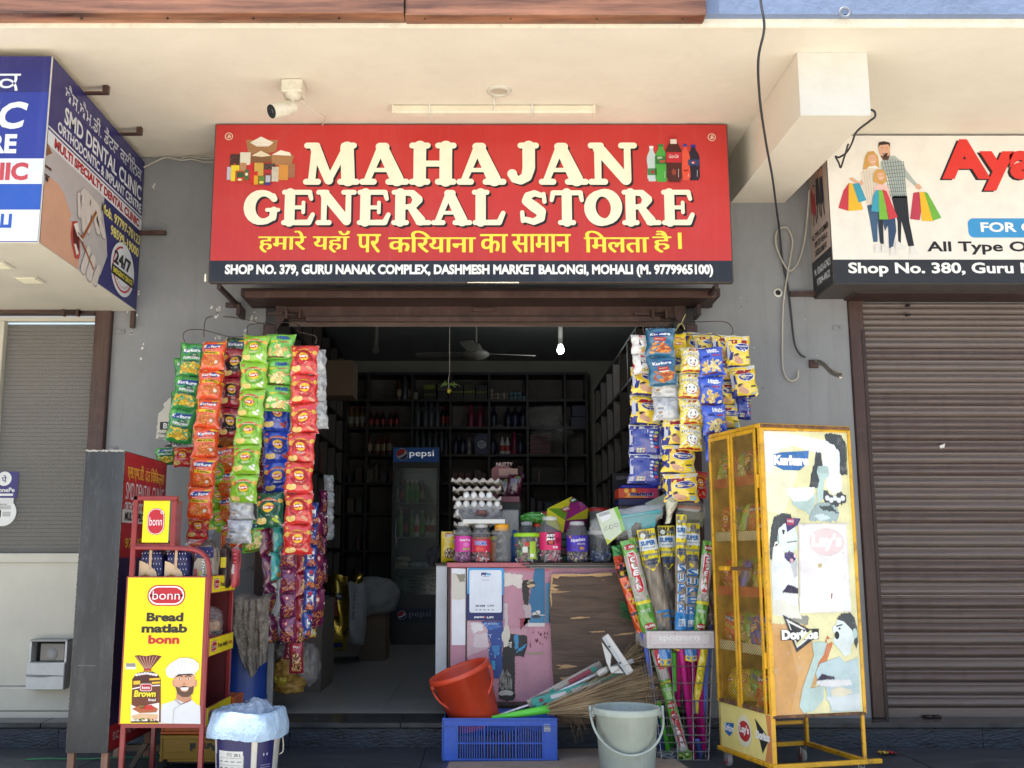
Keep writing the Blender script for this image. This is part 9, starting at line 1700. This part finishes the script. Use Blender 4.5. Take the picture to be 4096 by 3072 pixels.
PP([(655,105),(700,98),(745,110),(772,150),(778,300),(740,300),(735,190),(700,150),(665,140)],dk_,3,.006);PP([(615,190),(640,200),(650,260),(640,340),(620,370),(580,365),(590,300),(605,250)],dk_,3,.008)
PP([(645,190),(735,150),(740,230),(735,300),(690,310),(650,280)],'eceff0',2.8,.004);PP([(680,280),(745,300),(748,380),(700,400),(660,350)],'f0f2f4',3.2,.006)
PP([(618,290),(625,262),(665,258),(682,280),(680,310),(655,330),(650,420),(620,450),(618,380),(632,330)],sk2,4);[PP([(622+i*14,262),(632+i*14,262),(636+i*14,295),(626+i*14,296)],'a4bcb8',4.4) for i in range(4)]
PP([(460,370),(607,364),(600,405),(570,430),(500,434),(470,405)],'f2f5f6',4);PP([(488,420),(560,425),(612,395),(610,440),(580,500),(560,480),(530,470),(495,450)],sk2,3.6);PP([(480,428),(575,430),(565,438),(490,437)],'8cb0b4',4.6)
PP([(655,370),(700,400),(745,385),(772,400),(770,430),(700,470),(660,440),(640,400)],'40464a',3.6,.008);[pr.ell(*PQ(672+i*20,415+(i%2)*10),.028,.010,ink('dcdfe0',.5),4.2,10) for i in range(5)]
PP([(590,480),(620,440),(690,440),(735,480),(725,525),(640,530),(575,520)],'9fb4b6',4.6,.008);PP([(630,455),(690,450),(730,490),(700,480),(650,475)],'44504f',5,.005);PP([(600,500),(640,490),(690,510),(640,528)],'cfe0e0',5,.005)
PP([(386,560),(400,510),(440,490),(485,495),(500,540),(470,530),(425,560),(415,620),(430,680),(410,710),(380,710),(378,640)],dk_,3,.004);PP([(420,570),(450,540),(500,545),(520,600),(515,660),(480,685),(440,665),(425,630)],lt_,4);PP([(395,650),(425,640),(450,680),(500,680),(520,720),(520,960),(470,980),(395,960),(385,750)],'eef3f2',3.4);PP([(466,628),(512,622),(500,645),(478,646)],'f4f4f2',5);PP([(463,626),(515,619),(512,625),(466,631)],'7c8c8c',5.4);pr.ell(*PQ(447,575),.018,.005,ink('343c3e',.5),5,8);pr.ell(*PQ(447,585),.012,.004,ink('343c3e',.5),5,8);PP([(415,600),(424,590),(426,630),(416,640)],'a8c0bc',5);pr.union(ring(*PQ(412,645),.024,.012,0,360,lambda t_:.004,10),ink('f0f0ec',.5),5)
PP([(385,905),(430,890),(520,930),(540,985),(470,975),(400,960)],'e6e6d8',3.8,.004);PP([(450,965),(520,960),(575,975),(570,1010),(500,1010)],'8c8c80',3.2,.006)
PP([(438,860),(470,824),(520,842),(520,866)],'2c2044',6,.003);PP([(436,866),(520,868),(520,874),(436,872)],'f0eef0',6.4,.003);PP([(458,512),(535,515),(520,545),(465,580),(460,545)],'43306c',6);PP([(462,515),(502,516),(500,545),(465,547)],'b03a5c',6.5);c_=PQ(482,528);pr.text('PARLE',c_[0],c_[1],.009,ink('f0e8ec',.5),7,w=.07);PP([(452,680),(475,668),(515,688),(505,712),(480,725),(452,700)],'43306c',6,.003);pr.ell(*PQ(487,712),.02,.007,ink('d8a8b0',.5),7,9);pr.ell(*PQ(505,690),.018,.008,ink('e8d0cc',.5),7,9)
PP([(480,720),(515,710),(518,780),(500,800)],'c4c8cc',5,.006)
PP([(522,540),(772,535),(797,955),(528,958)],'e6dedc',6,.003);PP([(528,548),(765,543),(790,946),(536,950)],'f4eeee',6.5,.004);pr.ell(*PQ(668,625),.21,.05,ink('dccbcb',.5),7,24);pr.ell(*PQ(668,625),.18,.042,ink('e4cccc',.5),7.5,24);c_=PQ(668,625);pr.text("Lay's",c_[0],c_[1],.062,ink('f4eeee',.5),8,w=.36,bold=.05,shear=.2)
PP([(525,880),(640,860),(700,850),(790,880),(796,950),(530,955)],'f2f4f6',7,.006);PP([(620,730),(643,727),(640,745),(626,748)],'c8b468',8,.002);PP([(690,865),(697,868),(694,895),(688,890)],'9c5c50',8,.001)
for i in range(26):x,y=random.uniform(530,785),random.uniform(545,950);PP([(x,y),(x+random.uniform(2,9),y+1),(x+4,y+random.uniform(2,8))],random.choice(('c8b4ac','b8a49c','ece9ea')),8)
PP([(440,963),(628,1058),(510,1136)],'23252a',6);PP([(458,982),(604,1054),(512,1116)],'e4e6e0',6.6);PP([(470,1000),(588,1054),(514,1098)],'23252a',7.2);PP([(430,1035),(625,1030),(622,1078),(430,1080)],'23252a',7.6);c_=PQ(527,1055);pr.text('Doritos',c_[0],c_[1],.034,ink('f2f2ee',.45),8.5,w=.42,bold=.07);PP([(500,1100),(512,1106),(590,1040),(582,1034)],'dcd8a0',9)
PP([(720,985),(745,962),(790,960),(812,980),(828,1030),(832,1100),(822,1125),(805,1080),(800,1040),(770,1020),(755,1000),(730,1000)],dk_,5,.004);PP([(722,990),(755,998),(800,1040),(812,1085),(795,1110),(790,1150),(760,1160),(735,1130),(705,1100),(700,1080),(715,1060),(700,1045),(696,1020),(715,1015)],lt_,5.4);pr.ell(*PQ(720,1062),.028,.014,ink('24282c',.5),6.4,10);pr.ell(*PQ(815,1055),.03,.018,ink('b4ccc6',.5),6.4,10);PP([(715,1018),(750,1010),(748,1016),(718,1024)],dk_,6.4);pr.ell(*PQ(733,1032),.014,.004,ink(dk_,.5),6.4,8)
PP([(630,1190),(735,1160),(765,1190),(830,1165),(836,1240),(840,1410),(690,1410),(660,1300),(620,1280),(608,1230)],'bcd4d8',5);PP([(735,1160),(760,1190),(828,1172),(800,1195),(760,1200)],'8cb0b8',5.6);PP([(590,1095),(630,1090),(668,1095),(650,1150),(625,1180),(600,1250),(580,1300),(650,1290),(650,1350),(600,1400),(545,1410),(522,1380),(540,1300),(580,1200),(600,1150)],sk2,5.2);PP([(665,1080),(705,1075),(700,1090),(670,1100)],'e8dfb0',6)
PP([(615,1265),(640,1236),(670,1245),(700,1250),(710,1262)],'2c2040',7,.003);PP([(610,1268),(790,1266),(800,1290),(700,1300),(610,1285)],'e9eaea',6.6,.005);PP([(685,1310),(730,1300),(790,1310),(800,1330),(740,1345),(690,1335)],'e6dfc4',6.8,.006);PP([(660,1340),(840,1330),(842,1405),(700,1405)],'d8e2e4',6.2,.006)
for i in range(60):
 x,y=random.uniform(360,840),random.uniform(100,1400);a,b=PQ(x,y)
 if .02<a<.97:pr.poly([(a,b),(a+random.uniform(.003,.012),b),(a+.004,b+random.uniform(.001,.006))],ink(random.choice(('a89878','efeee8','9c8468','c8c4b0')),.6),9)
PP([(350,85),(770,80),(770,92),(352,97)],'a84c28',3,.002);PP([(762,100),(772,100),(840,960),(830,960),(780,400)],'e6e29c',3)
obj('poster_print',pr.mb,rt)
pr=Pr(MB(),lambda a,b,l:Vector((-.0045-l,RDp-a*RDp,zFr+b*(zMb-zFr))),.0007)
pr.poly([(.1,.55),(.3,.6),(.28,.4),(.2,.28),(.12,.35)],ink('2c6cb0',.5),1);pr.text('Kurkure',.2,.47,.16,ink('f2f2ee',.5),2,w=.19,bold=.05,rot=-.1);pr.ell(.5,.5,.14,.34,ink('e8e4c4',.5),1,20);pr.ell(.5,.5,.11,.22,ink('b83434',.5),2,18);pr.text("Lay's",.5,.52,.22,ink('f2ece8',.5),3,w=.18,bold=.05);pr.poly([(.7,.85),(.95,.5),(.82,.15)],ink('2c2c30',.5),1);pr.text('Doritos',.84,.52,.18,ink('ecece8',.5),3,w=.24,bold=.08)
pr.poly([(.86,.02),(.99,.02),(.99,.98),(.9,.98),(.93,.5)],ink('d08850',.5),.6);obj('skirt_print',pr.mb,rt)
for i in range(5):
 z_=zPb+.02+(zTop-zPb)*i/5
 for k in range(9):
  kind=random.choice(('green','red','kor','lred','green','yellow','kgr','blue','ugr'));lp=wl(.07+.05*(k%2)+random.uniform(0,.03),.09+k*.048,z_+.155+random.uniform(0,.01))
  inst('snack_packet',pk(kind,k%3),None,tuple(lp),(R(random.uniform(-18,5)),R(random.uniform(-14,14)),R(-90+random.uniform(-30,30))+RZ),label=(ORD[k]+' ')+{'green':'lime','red':'red','kor':'orange','lred':'dark red','yellow':'yellow','kgr':'green and yellow','blue':'blue','ugr':'light green'}[kind]+' snack packet behind the mesh on the '+('bottom','second','middle','fourth','top')[i]+' rack shelf',cat='packet',group='snack packets inside the yellow rack')
t=thing('litter_wrapper','crumpled red and yellow wrapper on the dark pavement right of the rack','wrapper',tuple(D(1915,1618,6.1)))
lx=D(1915,1618,6.05).x;mb=MB();mb.grid(lambda u,v:(lx-.05+.11*u,6.02+.05*v+.01*math.sin(u*9),.006+.012*abs(math.sin(u*11+v*4))*math.sin(math.pi*u)),14,5,foil('b82430'));obj('film',mb,t)
mb=MB();mb.grid(lambda u,v:(lx-.055+.045*u,5.99+.05*v+.01*math.sin(u*9),.008+.014*abs(math.sin(u*7+v*5))),8,5,foil('d8b838'));obj('film',mb,t)
print('OBJECTS',len(bpy.data.objects),'tris',sum(len(o.data.polygons) for o in bpy.data.objects if o.type=='MESH'))
